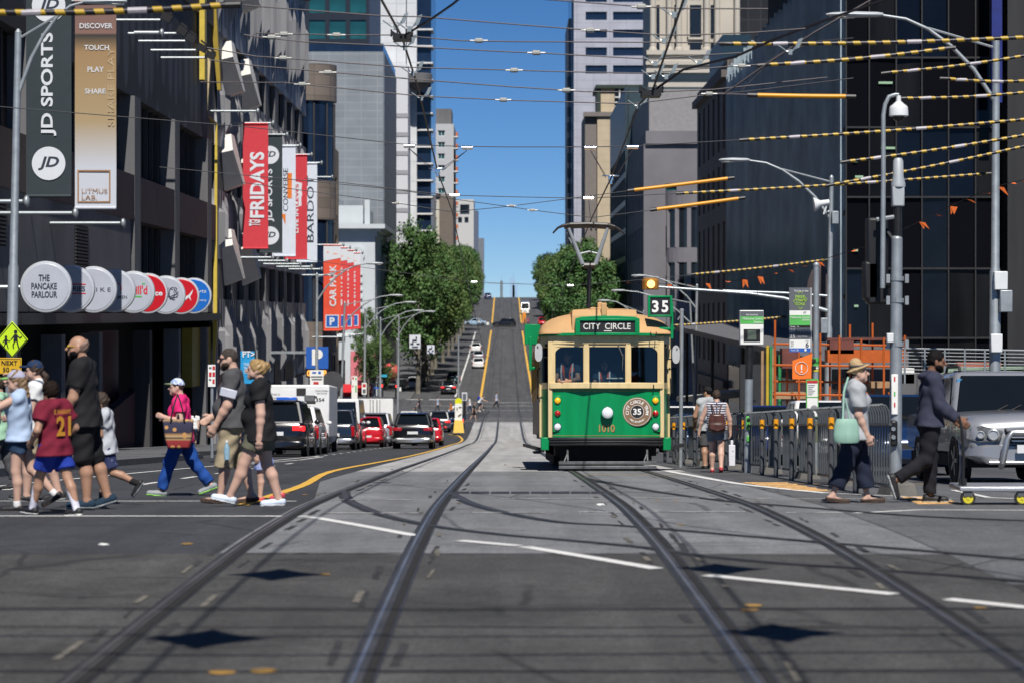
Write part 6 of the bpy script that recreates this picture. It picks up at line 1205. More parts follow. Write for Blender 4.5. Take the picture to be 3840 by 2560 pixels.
for lab, px, d_, Xo, rz_, hh, a, b, fem, to in FAR:
    rs_ = .022 if d_ < 130 else .032
    Xq = pxX(px, d_); kerbz = .14 if abs(Xq) > 10 and d_ < 218 else 0
    person(lab, Xq, d_, rz_, hh, 1.0, ((.32,.1,.0),(-.3,.25,-.3)), ((.3,.1,.3,0),(-.3,.1,.2,0)), .03, (0,0), random.choice(('fair','tan')), fem, top=dict(mat=tops[a],hem=.48,sleeve=.55), bottom=dict(mat=bots[b],to=to), shoe=dict(mat=s_blk), hair=(random.choice((h_brn,h_blk)),'long' if fem else 'crop'), res=rs_, z=zg(d_)+kerbz)
jc = person('cyclist in white shirt with blue backpack riding across the far crossing', pxX(1100,246), 246, RGT, 1.75, 1.0, ((.9,.9,0),(.25,.5,-.2)), ((.9,.1,.3,.1),(.9,.1,.3,.1)), .6, (0,.5), 'fair', top=dict(mat=t_wht,hem=.5,sleeve=.5), bottom=dict(mat=t_navy,to=.9), shoe=dict(mat=c_wht), hair=(h_blk,'crop'), hat=(t_blk,'cap'), res=.03, z=zg(246)+.28)
bk_ = thing('bicycle', 'thin dark bicycle ridden across the far crossing', 'bicycle', (pxX(1103,246), 246, zg(246)), RGT)
for y in (-.52, .52):
    m = MB(); P = [(0,y+.34*math.cos(t),.34+.34*math.sin(t)) for t in [2*PI*i/24 for i in range(25)]]; m.tube(P,.022,6,False); m.cyl((-.05,y,.34),(.05,y,.34),.03,n=8)
    for q in range(8): t = q*PI/4; m.cyl((0,y,.34),(0,y+.33*math.cos(t),.34+.33*math.sin(t)),.006,n=4)
    m.build('wheel', k_tyre, bk_)
m = MB()
for a, b in (((0,-.52,.34),(0,-.1,.3)),((0,-.1,.3),(0,-.25,.85)),((0,-.52,.34),(0,-.22,.75)),((0,-.22,.78),(0,.36,.82)),((0,-.1,.3),(0,.38,.72)),((0,.52,.34),(0,.34,.95))): m.cyl(a,b,.02,n=6)
m.tube([(-.22,.42,.98),(0,.34,.96),(.22,.42,.98)],.015,6); m.build('frame', c_blk, bk_); m = MB(); m.ell((0,-.27,.9),(.07,.13,.04),8,6); m.build('saddle', k_trim, bk_)
bp = MB(); bp.ell(jc['T'](0,-.13,.73), (.17,.15,.22), 10, 8); tag(bp.build('backpack', t_shb, smooth=60), 'blue backpack on the back of the cyclist', 'backpack')
# ---- things they carry
b = thing('tote_bag', 'woven tote bag with navy, red and tan bands carried by the woman in pink', 'bag', at(409,1030,30.0))
w = 29.95; bag = MB(); rg = []
for py, x0, x1, th in ((1029,386,436,.05),(1010,381,440,.065),(985,377,443,.07),(962,374,444,.05)):
    a0, a1 = at(x0,py,w), at(x1,py,w); rg.append([a0+V((0,-th,0)),a1+V((0,-th,0)),a1+V((0,th,0)),a0+V((0,th,0))])
def banded(name):
    m, nt, bs = _nt(name); t = nt.nodes.new('ShaderNodeTexCoord'); sp = nt.nodes.new('ShaderNodeSeparateXYZ'); nt.links.new(t.outputs['Object'], sp.inputs[0])
    mr = nt.nodes.new('ShaderNodeMapRange'); mr.inputs[1].default_value = 0; mr.inputs[2].default_value = .37; nt.links.new(sp.outputs[2], mr.inputs[0])
    r = ramp(nt, mr.outputs[0], [(0,(.06,.01,.012)),(.1,(.26,.02,.025)),(.3,(.3,.03,.03)),(.32,(.45,.3,.14)),(.38,(.06,.03,.02)),(.44,(.48,.33,.17)),(.52,(.25,.12,.05)),(.56,(.02,.02,.045)),(.9,(.025,.025,.06)),(1,(.35,.22,.1))])
    nt.nodes[-1] if False else None
    v = nt.nodes.new('ShaderNodeTexVoronoi'); v.inputs['Scale'].default_value = 11; nt.links.new(t.outputs['Object'], v.inputs['Vector'])
    f = ramp(nt, v.outputs['Distance'], [(.25,1.),(.34,0.)]); nt.links.new(mixc(nt, f, r, (.5,.26,.09)), bs.inputs['Base Color']); bs.inputs['Roughness'].default_value = .8; return m
bag.loft(rg); bag.build('bag_body', banded('woven_bands'), b, bevel=.02, world=True)
for x in (392, 424):
    s_ = MB(); s_.tube([at(x,965,w-.08),at(x+(408-x)*.3,940,w-.1),at(x+(408-x)*.7,918,w-.08),at(408,905,w)],.011,6); s_.build('strap', k_trim, b, world=True)
bt = thing('water_bottle', 'clear plastic water bottle hanging from the hand of the man in charcoal', 'bottle', at(521,1056,27.25)); m = MB(); p = at(521,1056,27.25); m.lathe([(.025,0),(.034,.01),(.034,.13),(.03,.15),(.015,.18),(.015,.2)], p, n=14); m.build('bottle_body', M('bottle_plastic', (.25,.4,.5), .1, 0, .2, 20, coat=1), bt, smooth=40, world=True); m = MB(); m.lathe([(.018,.2),(.018,.225)], p, n=12); m.build('bottle_cap', c_wht, bt, world=True)
ab = thing('phone_armband', 'white phone case strapped round the upper arm of the man in charcoal', 'phone', j_grey['L'][0]*.45+j_grey['L'][1]*.55); c0 = ab.location.copy(); m = MB(); m.box((0,-.085,0),(.19,.03,.1),Matrix.Rotation(.25,3,'Y')); m.build('phone', M('case_pale', (.45,.47,.55), .4), ab, bevel=.01)
hb_ = thing('bucket_bag', 'mint green quilted bucket bag hanging at the side of the straw hatted woman', 'bag', at(1944,1016,27.1)); p = at(1944,1016,27.15); m = MB(); m.lathe([(.125,0),(.14,.02),(.14,.1),(.137,.11),(.13,.2),(.105,.265),(.1,.27)], p, n=28)
for i, q in enumerate(m.v): m.v[i] = (p.x+(q[0]-p.x)*1.05, p.y+(q[1]-p.y)*.5, q[2])
m.build('bag_body', M('mint_leather', (.25,.42,.34), .5, var=.1, scale=20, stretch=(3,3,.2)), hb_, smooth=40, world=True)
m = MB(); m.tube([at(1936,962,27.15),at(1938,900,27.25),at(1948,866,27.4)],.012,6); m.tube([at(1952,962,27.15),at(1942,915,27.2)],.009,6); m.build('strap', M('mint_leather'), hb_, world=True)
pk_ = thing('backpack', 'brown leather backpack with drawstring on the walker in the striped top', 'backpack', j_bp['T'](0,-.12,.6)); p = pk_.location; m = MB(); m.loft([[(x*k,y,z) for x,y in ((-.17,-.06),(-.12,-.14),(.12,-.14),(.17,-.06),(.15,.04),(-.15,.04))] for z,k in ((-.16,.85),(-.12,1),(.05,1),(.16,.85),(.19,.7))]); m.build('bag_body', M('brown_leather', (.075,.028,.022), .35, var=.3, scale=7), pk_, bevel=.03); m = MB(); m.prism([(-.16,-.16,.0),(.16,-.16,.0),(.14,-.16,-.1),(0,-.17,-.14),(-.14,-.16,-.1)],(0,.04,0)); m.bx(-.17,.17,-.16,-.1,.0,.025); m.build('flap', M('brown_leather'), pk_, bevel=.012)
for s in (-1, 1): m = MB(); m.tube([(s*.04,-.02,.17),(s*.08,.04,.33),(s*.1,.12,.36)],.014,6); m.build('strap', M('brown_leather'), pk_)
cb_ = MB(); p = at(1681,1045,46.1); cb_.box(p, (.12,.1,.4)); cb_.box(p+V((0,0,.24)), (.05,.05,.1)); tag(cb_.build('carry_box', pat('speckled_white', ((.03,.03,.05),(.6,.62,.66),(.66,.66,.7)), 16), bevel=.01), 'narrow white speckled box carried by the backpack wearer', 'box')
# ---- platform trolley
tr = thing('platform_trolley', 'flat platform trolley with yellow wheels pushed by the man in slate', 'trolley', at(2222,1160,27.2)); d_ = 27.3; z0 = tr.location.z
for dd in (27.0, 27.55):
    for px in (2223, 2347):
        m = MB(); p = at(px,1143,dd); m.lathe([(.058,-.004),(.058,-.022),(.083,-.022),(.085,0),(.083,.022),(.058,.022),(.058,.004)], p, (0,1,0), 24); w_ = m.build('caster_wheel', k_tyre, tr, smooth=35, world=True); m = MB(); m.lathe([(.06,-.018),(.05,-.02),(.048,-.012),(.02,-.012),(.018,-.025),(.0,-.025)], p, (0,1,0), 20); m.lathe([(.06,.018),(.0,.02)], p, (0,1,0), 20); m.build('hub', M('wheel_yellow', (.6,.52,.03), .5), w_, world=True)
        m = MB(); q = at(px,1128,dd); m.bx(q.x-.05,q.x+.05,dd-.03,dd+.03,p.z+.02,q.z); m.build('caster_fork', c_grey, tr, world=True)
m = MB(); a, b_ = at(2203,1127,27.0), at(2500,1112,27.0); m.bx(a.x,b_.x,26.95,27.62,a.z,at(0,1116,27.0).z); m.build('deck', M('aluminium', (.5,.51,.54), .4, .7, var=.08), tr, bevel=.012, world=True)
m = MB(); m.box(at(2211,1108,27.1),(.08,.06,.1)); 
for dd in (27.05, 27.5): m.tube([at(2212,1110,dd),at(2213,1050,dd),at(2209,985,dd),at(2203,958,dd)],.017,8)
m.tube([at(2203,957,27.05),at(2203,957,27.5)],.019,8); m.build('handle', c_blk, tr, world=True)
# ------------------------------------------------------------------ banners, disc signs, posts, lamps, signs, barriers
m_rod = M('rod_steel', (.36,.4,.42), .4, .5, var=.08); m_red = M('banner_red', (.52,.03,.045), .7, var=.05); m_drk = M('banner_charcoal', (.018,.03,.038), .7, var=.08); m_bw = M('banner_white', (.58,.63,.72), .7, var=.04); m_org = M('sign_orange', (.8,.17,.015), .6, var=.05)
c_lt = M('print_white', (.6,.63,.68), .7, var=.03); c_tan = M('print_tan', (.3,.17,.085), .7, var=.05); c_ornk = M('print_orange', (.7,.18,.02), .7); c_prd = M('print_red', (.5,.02,.03), .6); c_navy = M('print_ink', (.02,.03,.05), .7); c_sgrn = M('print_green', (.08,.4,.08), .6); c_sblu = M('sign_blue', (.015,.1,.42), .5, var=.04); c_lime = M('print_lime', (.35,.6,.05), .6); c_spgy = M('sign_grey', (.1,.11,.125), .6, var=.05)
UP, RD = V((0,0,1)), V((-1,0,0))      # lettering that climbs the banner
def rod(root, d, z, x0=-15.0, x1=-12.6, r=.06):
    m = MB(); m.cyl((x0,d,z), (x1-.1,d,z), r, n=10); m.mat(1); m.ell((x1,d,z), (.09,.13,.16), 10, 8); m.build('rod', [m_rod, m_galv], root, smooth=50, world=True)
def banner(label, x0, x1, d, z0, z1, fab, draw=None, rods=True, cat='banner'):
    t = thing('hanging_banner', label, cat, ((x0+x1)/2, d, z0), 0, 'banners along the left buildings')
    m = MB(); n = 8; rg = []
    for i in range(n+1): z = z0+(z1-z0)*i/n; y = d+.01*math.sin(i*1.1); rg.append([(x0,y,z),(x1,y+.01*math.sin(i*.7),z),(x1,y+.02+.01*math.sin(i*.7),z),(x0,y+.02,z)])
    m.loft(rg); m.cyl((x0,d,z1),(x1,d,z1),.07,n=8); m.cyl((x0,d,z0),(x1,d,z0),.05,n=8); f = m.build('fabric', fab, t, smooth=40, world=True)
    if rods: rod(t, d, z1+.02); rod(t, d, z0-.5)
    if draw: draw(t, d-.018)
    return t
def bt_(t, mb, mat, nm='lettering'): mb.build(nm, mat, t, world=True)
def logo_jd(t, y, cx, cz, r):
    m = MB(); m.disc((cx,y-.0,cz), r, X_, Z_, 36, (0,-.004,0)); bt_(t, m, c_lt, 'emblem'); m = MB(); m.text('JD', (cx,y-.006,cz), X_, Z_, r*.82, r*1.25, .03, .25, .004); bt_(t, m, c_navy)
def d_jd(x0, x1, z0, z1):
    def f(t, y):
        w = x1-x0; cx = (x0+x1)/2; logo_jd(t, y, cx, z0+.95, w*.37); logo_jd(t, y, cx, z1-.75, w*.37); m = MB(); m.text('JD SPORTS', (cx,y,(z0+z1)/2+.1), UP, RD, w*.34, (z1-z0)-3.3, .025); bt_(t, m, c_lt)
    return f
xr = lambda px, d: pxX(px, d)
zz = lambda py, d: at(0, py, d).z
d = 70.7; banner('tall charcoal banner with white sportswear lettering and round emblems, nearest at the left', xr(60,d), xr(164,d), d, 5.28, 12.1, m_drk, d_jd(xr(60,d), xr(164,d), 5.28, 11.6))
def grad(name, stops):
    m, nt, b = _nt(name); t = nt.nodes.new('ShaderNodeTexCoord'); sp = nt.nodes.new('ShaderNodeSeparateXYZ'); nt.links.new(t.outputs['Generated'], sp.inputs[0]); nt.links.new(ramp(nt, sp.outputs[2], stops), b.inputs['Base Color']); b.inputs['Roughness'].default_value = .7; _MATS[name] = m; return m
def d_lit(t, y):
    d = 79.5; m = MB(); cx = xr(221,d)
    for s, py, px in (('DISCOVER',60,221),('TOUCH',110,222),('PLAY',160,220),('SHARE',210,219)): m.text(s, (xr(px,d),y,zz(py,d)), X_, Z_, .17, None, .015)
    bt_(t, m, c_lt); m = MB(); x0, x1, za, zb = xr(178,d), xr(254,d), zz(466,d), zz(391,d)
    for a in ((x0,x1,za,za+.05),(x0,x1,zb-.05,zb),(x0,x0+.05,za+.05,zb-.05),(x1-.05,x1,za+.05,zb-.05)): m.bx(a[0],a[1],y-.004,y,a[2],a[3])
    m.text('LITMUS', (xr(188,d),y,zz(439,d)), X_, Z_, .15, .84, 0, align='l'); m.text('LAB.', (xr(188,d),y,zz(454,d)), X_, Z_, .15, .5, 0, align='l'); bt_(t, m, c_tan)
    m = MB(); m.text('SHARE PLAY', (xr(255,d),y+.002,zz(200,d)), UP, RD, .22, 2.6, .01); bt_(t, m, M('print_pale_tan', (.4,.3,.18), .7), 'faint_lettering')
d = 79.5; banner('brown to white graded banner with a framed tan logo, second from the left', xr(172,d), xr(267,d), d, zz(478,d), 12.1, grad('graded_print', [(0,(.5,.53,.6)),(.2,(.5,.53,.6)),(.42,(.36,.27,.15)),(.75,(.3,.19,.09)),(.83,(.02,.02,.02)),(.84,(.2,.11,.09)),(1,(.17,.1,.09))]), d_lit)
t = thing('banner_rod', 'bare pale banner rod with ball end and no banner above the second banner', 'rod', (-13,88.4,12.1)); rod(t, 88.4, 12.1, -13.6, -12.6, .085)
t = thing('banner_rod', 'bare pale banner rod with ball end crossing in front of the yellow fins', 'rod', (-13,122.6,12.1)); rod(t, 122.6, 12.1)
t = thing('banner_rod', 'bare banner rod with ball end at the far left edge', 'rod', (-13,63,4.8)); rod(t, 63.5, zz(463,63.5))
for i, d in enumerate((91.5, 95.9, 98.6, 102, 105)):
    t = thing('flood_light', ('nearest','second','middle','fourth','farthest')[i]+' dark spotlight on a thin grey arm high on the left wall', 'spotlight', (-13,d,13), 0, 'spotlights on the left wall'); m = MB(); m.cyl((-15,d,12.95),(-13,d,12.95),.05,n=8); m.build('arm', m_galv, t, world=True); m = MB(); m.box((-12.85,d,13.05),(.4,.3,.3),Matrix.Rotation(.5,3,'Y')); m.box((-12.75,d,13.25),(.3,.34,.08),Matrix.Rotation(.7,3,'Y')); m.build('lamp_head', c_ink, t, world=True)
F5 = [(130.6,558,616),(139,592,648.5),(148,625,679),(156.5,654,705.5),(165,681,728.5)]
def d_fri(t, y):
    d = 130.6; m = MB(); m.text('FRIDAYS', (xr(590.5,d),y,zz(425,d)), UP, RD, .78, 3.55, .03); m.text('TGI', (xr(591,d),y,zz(513,d)), X_, -Z_*-1, .3, .0, .02) if False else m.text('TGI', (xr(585,d),y,zz(512,d)), UP, RD, .62, .34, .03); bt_(t, m, c_lt)
def d_org(t, y):
    d = 148; m = MB(); m.text('CONVERSE', (xr(656,d),y,zz(436,d)), UP, RD, .3, 2.6); bt_(t, m, c_navy); m = MB(); m.bx(xr(660,d),xr(670.5,d),y-.003,y,zz(456,d),zz(398,d)); m.poly((xr(646,d),y,zz(492,d)),(xr(656,d),y,zz(517,d)),(xr(656,d),y,zz(492,d))); bt_(t, m, c_ornk, 'orange_block')
def d_lev(t, y):
    d = 156.5; m = MB(); P = [(xr(677,d),zz(417,d)),(xr(694,d),zz(421,d)),(xr(692.5,d),zz(436,d)),(xr(694,d),zz(446,d)),(xr(692,d),zz(456,d)),(xr(692.5,d),zz(473,d)),(xr(677,d),zz(478,d))]; m.poly(*[(x,y,z) for x,z in P]); m.text('LIVE IN', (xr(681,d),y,zz(508,d)), UP, RD, .25, 1.55, .03); bt_(t, m, c_lt); m = MB(); m.text("LEVI'S", (xr(682,d),y-.004,zz(448,d)), UP, RD, .22, 1.4, .03, depth=.004); bt_(t, m, c_prd)
def d_bar(t, y): d = 165; m = MB(); m.text('BARDOT', (xr(713,d),y,zz(480,d)), UP, RD, .46, 4.5); bt_(t, m, c_navy)
for (d, a, b), fab, dr, lab in zip(F5, (m_red, m_drk, m_bw, m_red, m_bw), (d_fri, None, d_org, d_lev, d_bar), ('bright red banner with white capital lettering climbing upwards','charcoal banner with round white emblems behind the bright red banner','white banner with orange block and small dark lettering','red banner with white wing shaped label','white banner with thin dark serif lettering, last of the five')):
    x0, x1 = xr(a,d), xr(b,d); banner(lab, x0, x1, d, 5.37, 12.1, fab, dr or d_jd(x0, x1, 5.37, 11.7))
t = thing('banner_rod', 'bare banner rod beyond the last white banner', 'rod', (-13,175,11.8)); rod(t, 175, zz(407,175)); rod(t, 175, zz(632,175))
for i, (d, a, b, lab) in enumerate(((187,743,783,'orange red parking banner nearest, with full white lettering'),(195,757,798,'second orange red parking banner, half hidden by the first'),(203,773,813,'third orange red parking banner'),(212,789,828,'farthest orange red parking banner'))):
    x0, x1 = xr(a,d), xr(b,d); za, zb = zz(759-i*1.6,d), zz(563+i*6,d)
    def dr(t, y, d=d, x0=x0, x1=x1, za=za, zb=zb):
        w = x1-x0; m = MB(); m.poly((x0+.001,y,zb-.02),(x0+.001,y,zb-1.25),(x1,y,zb-1.0),(x1,y,zb-.02)); m.poly((x0+w*.12,y,za+.2),(x0+w*.88,y,za+.2),(x0+w*.88,y,za+1.2),(x0+w*.12,y,za+1.2)); bt_(t, m, c_lt, 'white_print')
        m = MB(); m.poly((x0+w*.17,y-.004,za+.27),(x0+w*.83,y-.004,za+.27),(x0+w*.83,y-.004,za+1.13),(x0+w*.17,y-.004,za+1.13)); bt_(t, m, c_sblu, 'blue_square')
        m = MB(); m.text('P', ((x0+x1)/2,y-.008,za+.7), X_, Z_, .6, .4, .04, depth=.004); m.text('CAR PARK', ((x0+x1)/2+.05,y,(za+zb)/2+.15), UP, RD, .52, 3.2, .03); bt_(t, m, c_lt); m = MB(); m.prism([(x0+.25,y-.003,zb-.62),(x0+.42,y-.003,zb-.62),(x0+.33,y-.003,zb-.46)],(0,-.003,0)); m.bx(x0+.75,x0+1.1,y-.004,y,zb-.72,zb-.66); bt_(t, m, c_ornk, 'small_mark')
    banner(lab, x0, x1, d, za, zb, grad('orange_red_print', [(0,(.62,.04,.04)),(1,(.62,.05,.05))]) if i else M('orange_red_a', (.68,.07,.03), .7, var=.12, scale=.7), dr)
# round shop signs
DS = [(425,1070,232),(653,1088,215),(862,1095,210),(1047,1105,195),(1230,1118,190),(1358,1130,182),(1526,1144,174),(1665,1153,165),(1781,1151,161)]
dw = M('disc_white', (.42,.45,.52), .35, var=.05, coat=.3); dr_ = M('disc_red', (.5,.01,.02), .35, coat=.3, var=.05); db_ = M('disc_blue', (.01,.13,.5), .35, coat=.3, var=.05); rim_ = M('disc_rim', (.55,.58,.62), .4, .3, var=.05)
DL = ['large white disc sign with black slab serif lettering, nearest of the row','white disc sign with red bars and black lettering, second in the row','white disc sign with wide spaced dark capitals, third in the row','white disc sign with red ring and dark lettering, fourth in the row','white disc sign with red lettering and green script, fifth in the row','red disc sign with white lettering, sixth in the row','white disc sign with a black ink drawing, seventh in the row','red disc sign with a white leaping shape, eighth in the row','bright blue disc sign with white lettering, last of the row']
for i, (zx, zy, r) in enumerate(DS):
    px, py = zx/4, 392+zy/4; s = r/4/.73; d = F/s; X = (px-VX)/s; c = at(px, py, d)
    t = thing('disc_sign', DL[i], 'sign', c, 0, 'round shop signs in a row'); m = MB(); m.lathe([(.73,.09),(.75,.06),(.75,-.06),(.73,-.09),(.68,-.1)], (0,0,0), (0,1,0), 40); m.build('rim', rim_, t, smooth=35)
    m = MB(); m.lathe([(.68,.1),(.66,.112)], (0,0,0), (0,-1,0), 40); m.build('face', (dw,dw,dw,dw,dw,dr_,dw,dr_,db_)[i], t)
    m = MB(); m.cyl((-.75,0,0),(-15.0-c.x,0,0),.06,n=8); m.build('bracket', m_rod, t)
    m = MB(); y = -.118
    tx = lambda s, x, z, h, w=None, b=.0: m.text(s, (x,y,z), X_, Z_, h, w, b, depth=.002)
    if i == 0: tx('THE',-.04,.26,.19,.32,.03); tx('PANCAKE',-.04,.02,.19,.74,.03); tx('PARLOUR',-.03,-.22,.19,.74,.03); mm = c_navy
    if i == 1: tx('FRIES',.22,0,.17,.48,.03); mm = c_navy
    if i == 2: tx('N I K E',.2,0,.13,.72,.01); mm = c_navy
    if i == 3: tx('RAMEN',.22,-.22,.11,.5,.01); mm = c_navy
    if i == 4: tx("Grill'd",.12,.08,.32,.75,.03); mm = c_prd
    if i == 5: tx('Nice',.26,.02,.2,.6,.03); mm = c_lt
    if i == 6:
        for q in range(16): a = q*2.4; m.tube([(.22+.22*math.cos(a)*(.4+q/26),y,.1+.25*math.sin(a)*(.4+q/26)),(.25+.2*math.cos(a+.7)*(.5+q/30),y,.08+.25*math.sin(a+.9)*(.5+q/30)),(.3+.2*math.cos(a+1.4),y,.05+.26*math.sin(a+1.5))],.014,4)
        mm = c_navy
    if i == 7: m.prism([(.1,y,-.25),(.2,y,-.02),(.33,y,.05),(.5,y,.27),(.46,y,.12),(.38,y,-.02),(.42,y,-.2),(.32,y,-.06),(.22,y,-.14)],(0,-.004,0)); mm = c_lt
    if i == 8: tx('yts',.36,.16,.17,.34,.0); tx('party',.38,-.2,.09,.34); mm = c_lt
    m.build('lettering', mm, t)
    if i in (1, 3, 4):
        m = MB()
        if i == 1: m.bx(-.1,.48,y-.003,y,.125,.16); m.bx(-.1,.48,y-.003,y,-.16,-.125)
        if i == 3: m.tube([(.12+.16*math.cos(a),y,.1+.16*math.sin(a)) for a in [-.8+k*.25 for k in range(14)]],.014,4)
        if i == 4: m.bx(.05,.3,y-.003,y,-.18,-.13); m.bx(.3,.42,y-.003,y,.28,.32)
        m.build('coloured_print', c_sgrn if i == 4 else c_prd, t)
# ---- lamp posts
m_lmp = M('lamp_glass', (.6,.6,.55), .3, var=.05)
def lamp_post(label, base, top, head, d, r=.09, arm2=True, hl=.9, lit=False):
    """base, top, head: picture points of the foot and top of the mast and of the far tip of the lamp"""
    B, T_, Hh = at(*base, d), at(*top, d), at(*head, d); B.z = zg(d)-.05 if abs(B.x) < 10 else zg(d)+.12
    t = thing('street_lamp', label, 'street lamp', B); m = MB(); m.tube([B, B+(T_-B)*.45, B+(T_-B)*.46, T_], [r*1.25, r*1.15, r*.9, r*.75], 10); m.cyl(T_, T_+Z_*.08, r*.8, r*.3, 8); m.build('mast', m_galv, t, smooth=40, world=True)
    s = 1 if Hh.x > T_.x else -1; a0 = T_-Z_*1.4; L = Hh-T_; q = [a0]
    for u in (.2,.4,.6,.8,1): q.append(V((T_.x+(Hh.x-s*hl-T_.x)*u, d, a0.z+(Hh.z-a0.z)*math.sin(u*PI/2)**.8)))
    m = MB(); m.tube(q, [.05,.048,.045,.04,.036,.033], 8); 
    if arm2: m.tube([T_-Z_*.15, q[3]+Z_*.02], .03, 6)
    ar = m.build('arm', m_galv, t, smooth=50, world=True)
    m = MB(); e = q[-1]; m.loft([[(e.x+s*hl*u, d+w*math.cos(a), e.z+h*math.sin(a)+.02) for a in [2*PI*k/10 for k in range(10)]] for u,w,h in ((0,.05,.04),(.1,.1,.06),(.55,.13,.075),(.9,.1,.05),(1,.03,.02))]); m.build('lamp_head', M('lamp_grey', (.4,.43,.45), .5, .2, var=.05), t, smooth=50, world=True)
    m = MB(); m.loft([[(e.x+s*hl*u, d+w*math.cos(a), e.z-.045+h*math.sin(a)) for a in [2*PI*k/10 for k in range(10)]] for u,w,h in ((.5,.06,.02),(.7,.09,.03),(.92,.05,.02))]); m.build('lamp_lens', m_lmp, t, world=True)
    return t
L1 = lamp_post('thick near lamp post at the left edge carrying the yellow crossing sign', (22,1000), (42,75), (292,6), 55, .105, hl=1.0)
m = MB(); dp = 54.8
t = thing('crossing_sign', 'fluorescent yellow diamond sign with walking children, on the near left lamp post', 'sign', at(28,780,dp)); c = t.location
m = MB(); m.prism([V((0,0,-.42)),V((.36,0,0)),V((0,0,.42)),V((-.36,0,0))], (0,.03,0)); m.build('plate', M('fluoro_yellow', (.5,.72,.01), .5, var=.03), t, bevel=.012)
m = MB()
for x, z, k in ((.08,.02,1.),(-.14,-.05,.72)):
    y = -.012; m.disc((x,y,z+.16*k),.04*k,X_,Z_,14,(0,-.004,0)); m.prism([(x-.035*k,y,z+.1*k),(x+.04*k,y,z+.1*k),(x+.05*k,y,z-.05*k),(x-.05*k,y,z-.05*k)],(0,-.004,0)); m.tube([(x-.02*k,y,z-.05*k),(x-.06*k,y,z-.14*k),(x-.05*k,y,z-.2*k)],.014*k,5); m.tube([(x+.03*k,y,z-.05*k),(x+.05*k,y,z-.13*k),(x+.07*k,y,z-.2*k)],.014*k,5); m.tube([(x+.03*k,y,z+.08*k),(x+.1*k,y,z+.02*k),(x+.14*k,y,z+.06*k)],.011*k,5); m.tube([(x-.03*k,y,z+.08*k),(x-.1*k,y,z-.01*k)],.011*k,5)
m.build('pictogram', c_ink, t); m = MB(); W_ = .405
for a, b in ((0,1),(1,2),(2,3),(3,0)):
    P = [V((0,-.006,-.385)),V((.33,-.006,0)),V((0,-.006,.385)),V((-.33,-.006,0))]; m.cyl(P[a],P[b],.008,n=4)
m.build('border', c_ink, t)
t = thing('distance_plate', 'yellow plate reading NEXT 50 m below the diamond sign', 'sign', at(22,840,dp)); m = MB(); m.bx(-.27,.27,0,.03,-.185,.185); m.build('plate', M('plate_yellow', (.6,.36,.01), .5, var=.06), t, bevel=.012); m = MB(); m.text('NEXT', (.0,-.012,.075), X_, Z_, .1, .36, .01); m.text('50 m', (.0,-.012,-.075), X_, Z_, .1, .3, .01)
for a in ((-.25,.25,.165,.172),(-.25,.25,-.172,-.165),(-.25,-.243,-.165,.165),(.243,.25,-.165,.165)): m.bx(a[0],a[1],-.014,-.01,a[2],a[3])
m.build('lettering', c_ink, t)
m = MB(); p = at(30,905,55); m.cyl(V((p.x,55,p.z)),V((p.x,55,p.z+.35)),.12,n=12); tag(m.build('bell_lamp', M('lamp_grey'), smooth=40), 'pale conical cap on the near left lamp post below the yellow plate', 'cap')
lamp_post('lamp post by the orange parking banners with arm reaching right', (727,980), (728,630), (880,606), 126); lamp_post('leaning lamp post just beyond the parking banners', (780,990), (792,695), (926,679), 158); lamp_post('slim lamp post right of the parking banners, nearer one', (836,980), (839,709), (957,695), 170); lamp_post('slim lamp post in front of the left trees', (873,975), (874,731), (974,714), 181); lamp_post('farthest left lamp post in front of the left trees', (913,965), (916,729), (1001,716), 196)
lamp_post('tall lamp post at the far right edge with long curved arm', (2284,1000), (2288,96), (1897,36), 55, .11, hl=1.3)
lamp_post('lamp post with a white floodlight in front of the black glass building', (1899,1000), (1910,408), (1651,369), 79, .1, hl=1.0); lamp_post('lamp post behind the tram with an amber signal on its arm', (1594,1010), (1601,655), (1450,634), 139, .1, hl=.9); lamp_post('lamp post with low arm right of the tram roof', (1600,1015), (1585,690), (1403,668), 152, .08, hl=.9); lamp_post('lamp post whose head shows just above the tram roof', (1500,1012), (1478,715), (1372,691), 168, .08, hl=.9)
am = thing('mast_arm', 'long pale traffic mast arm reaching left over the right lane', 'mast arm', at(1903,760,79)); m = MB(); m.tube([at(1903,715,79),at(1800,685,79),at(1720,674,79),at(1510,659,79)],[.07,.06,.05,.04],8); m.tube([at(1903,665+15,79),at(1800,673,79),at(1660,668,79)],.04,8); m.build('arm', m_rod, am, smooth=50, world=True)
sg = thing('amber_signal', 'small lit amber lamp hanging at the tip of the pale mast arm', 'signal', at(1494,653,79)); m = MB(); p = at(1494,653,79); m.lathe([(.26,-.18),(.28,-.16),(.28,.12),(.2,.2)], p, n=12); m.build('hood', M('amber_hood', (.3,.13,.02), .5), sg, world=True); m = MB(); m.lathe([(.13,0),(.12,.05),(.02,.07)], p-Y_*.27, (0,-1,0), 14); m.build('lens', M('lit_amber', (.9,.5,.1), .3, emis=(1,.6,.12), estr=3), sg, world=True)
fl = thing('flood_light', 'white cone floodlight bracketed to the right lamp post', 'floodlight', at(1885,475,78.6)); p = at(1878,470,78.6); m = MB(); m.lathe([(.24,0),(.2,.08),(.1,.22),(.09,.5)], p-X_*.12, (.95,0,.15), 16); m.tube([p+X_*.3,p+V((.2,0,-.3)),at(1905,485,79)],.03,6); m.build('reflector', M('white_enamel', (.65,.67,.68), .35, var=.04), fl, smooth=40, world=True)
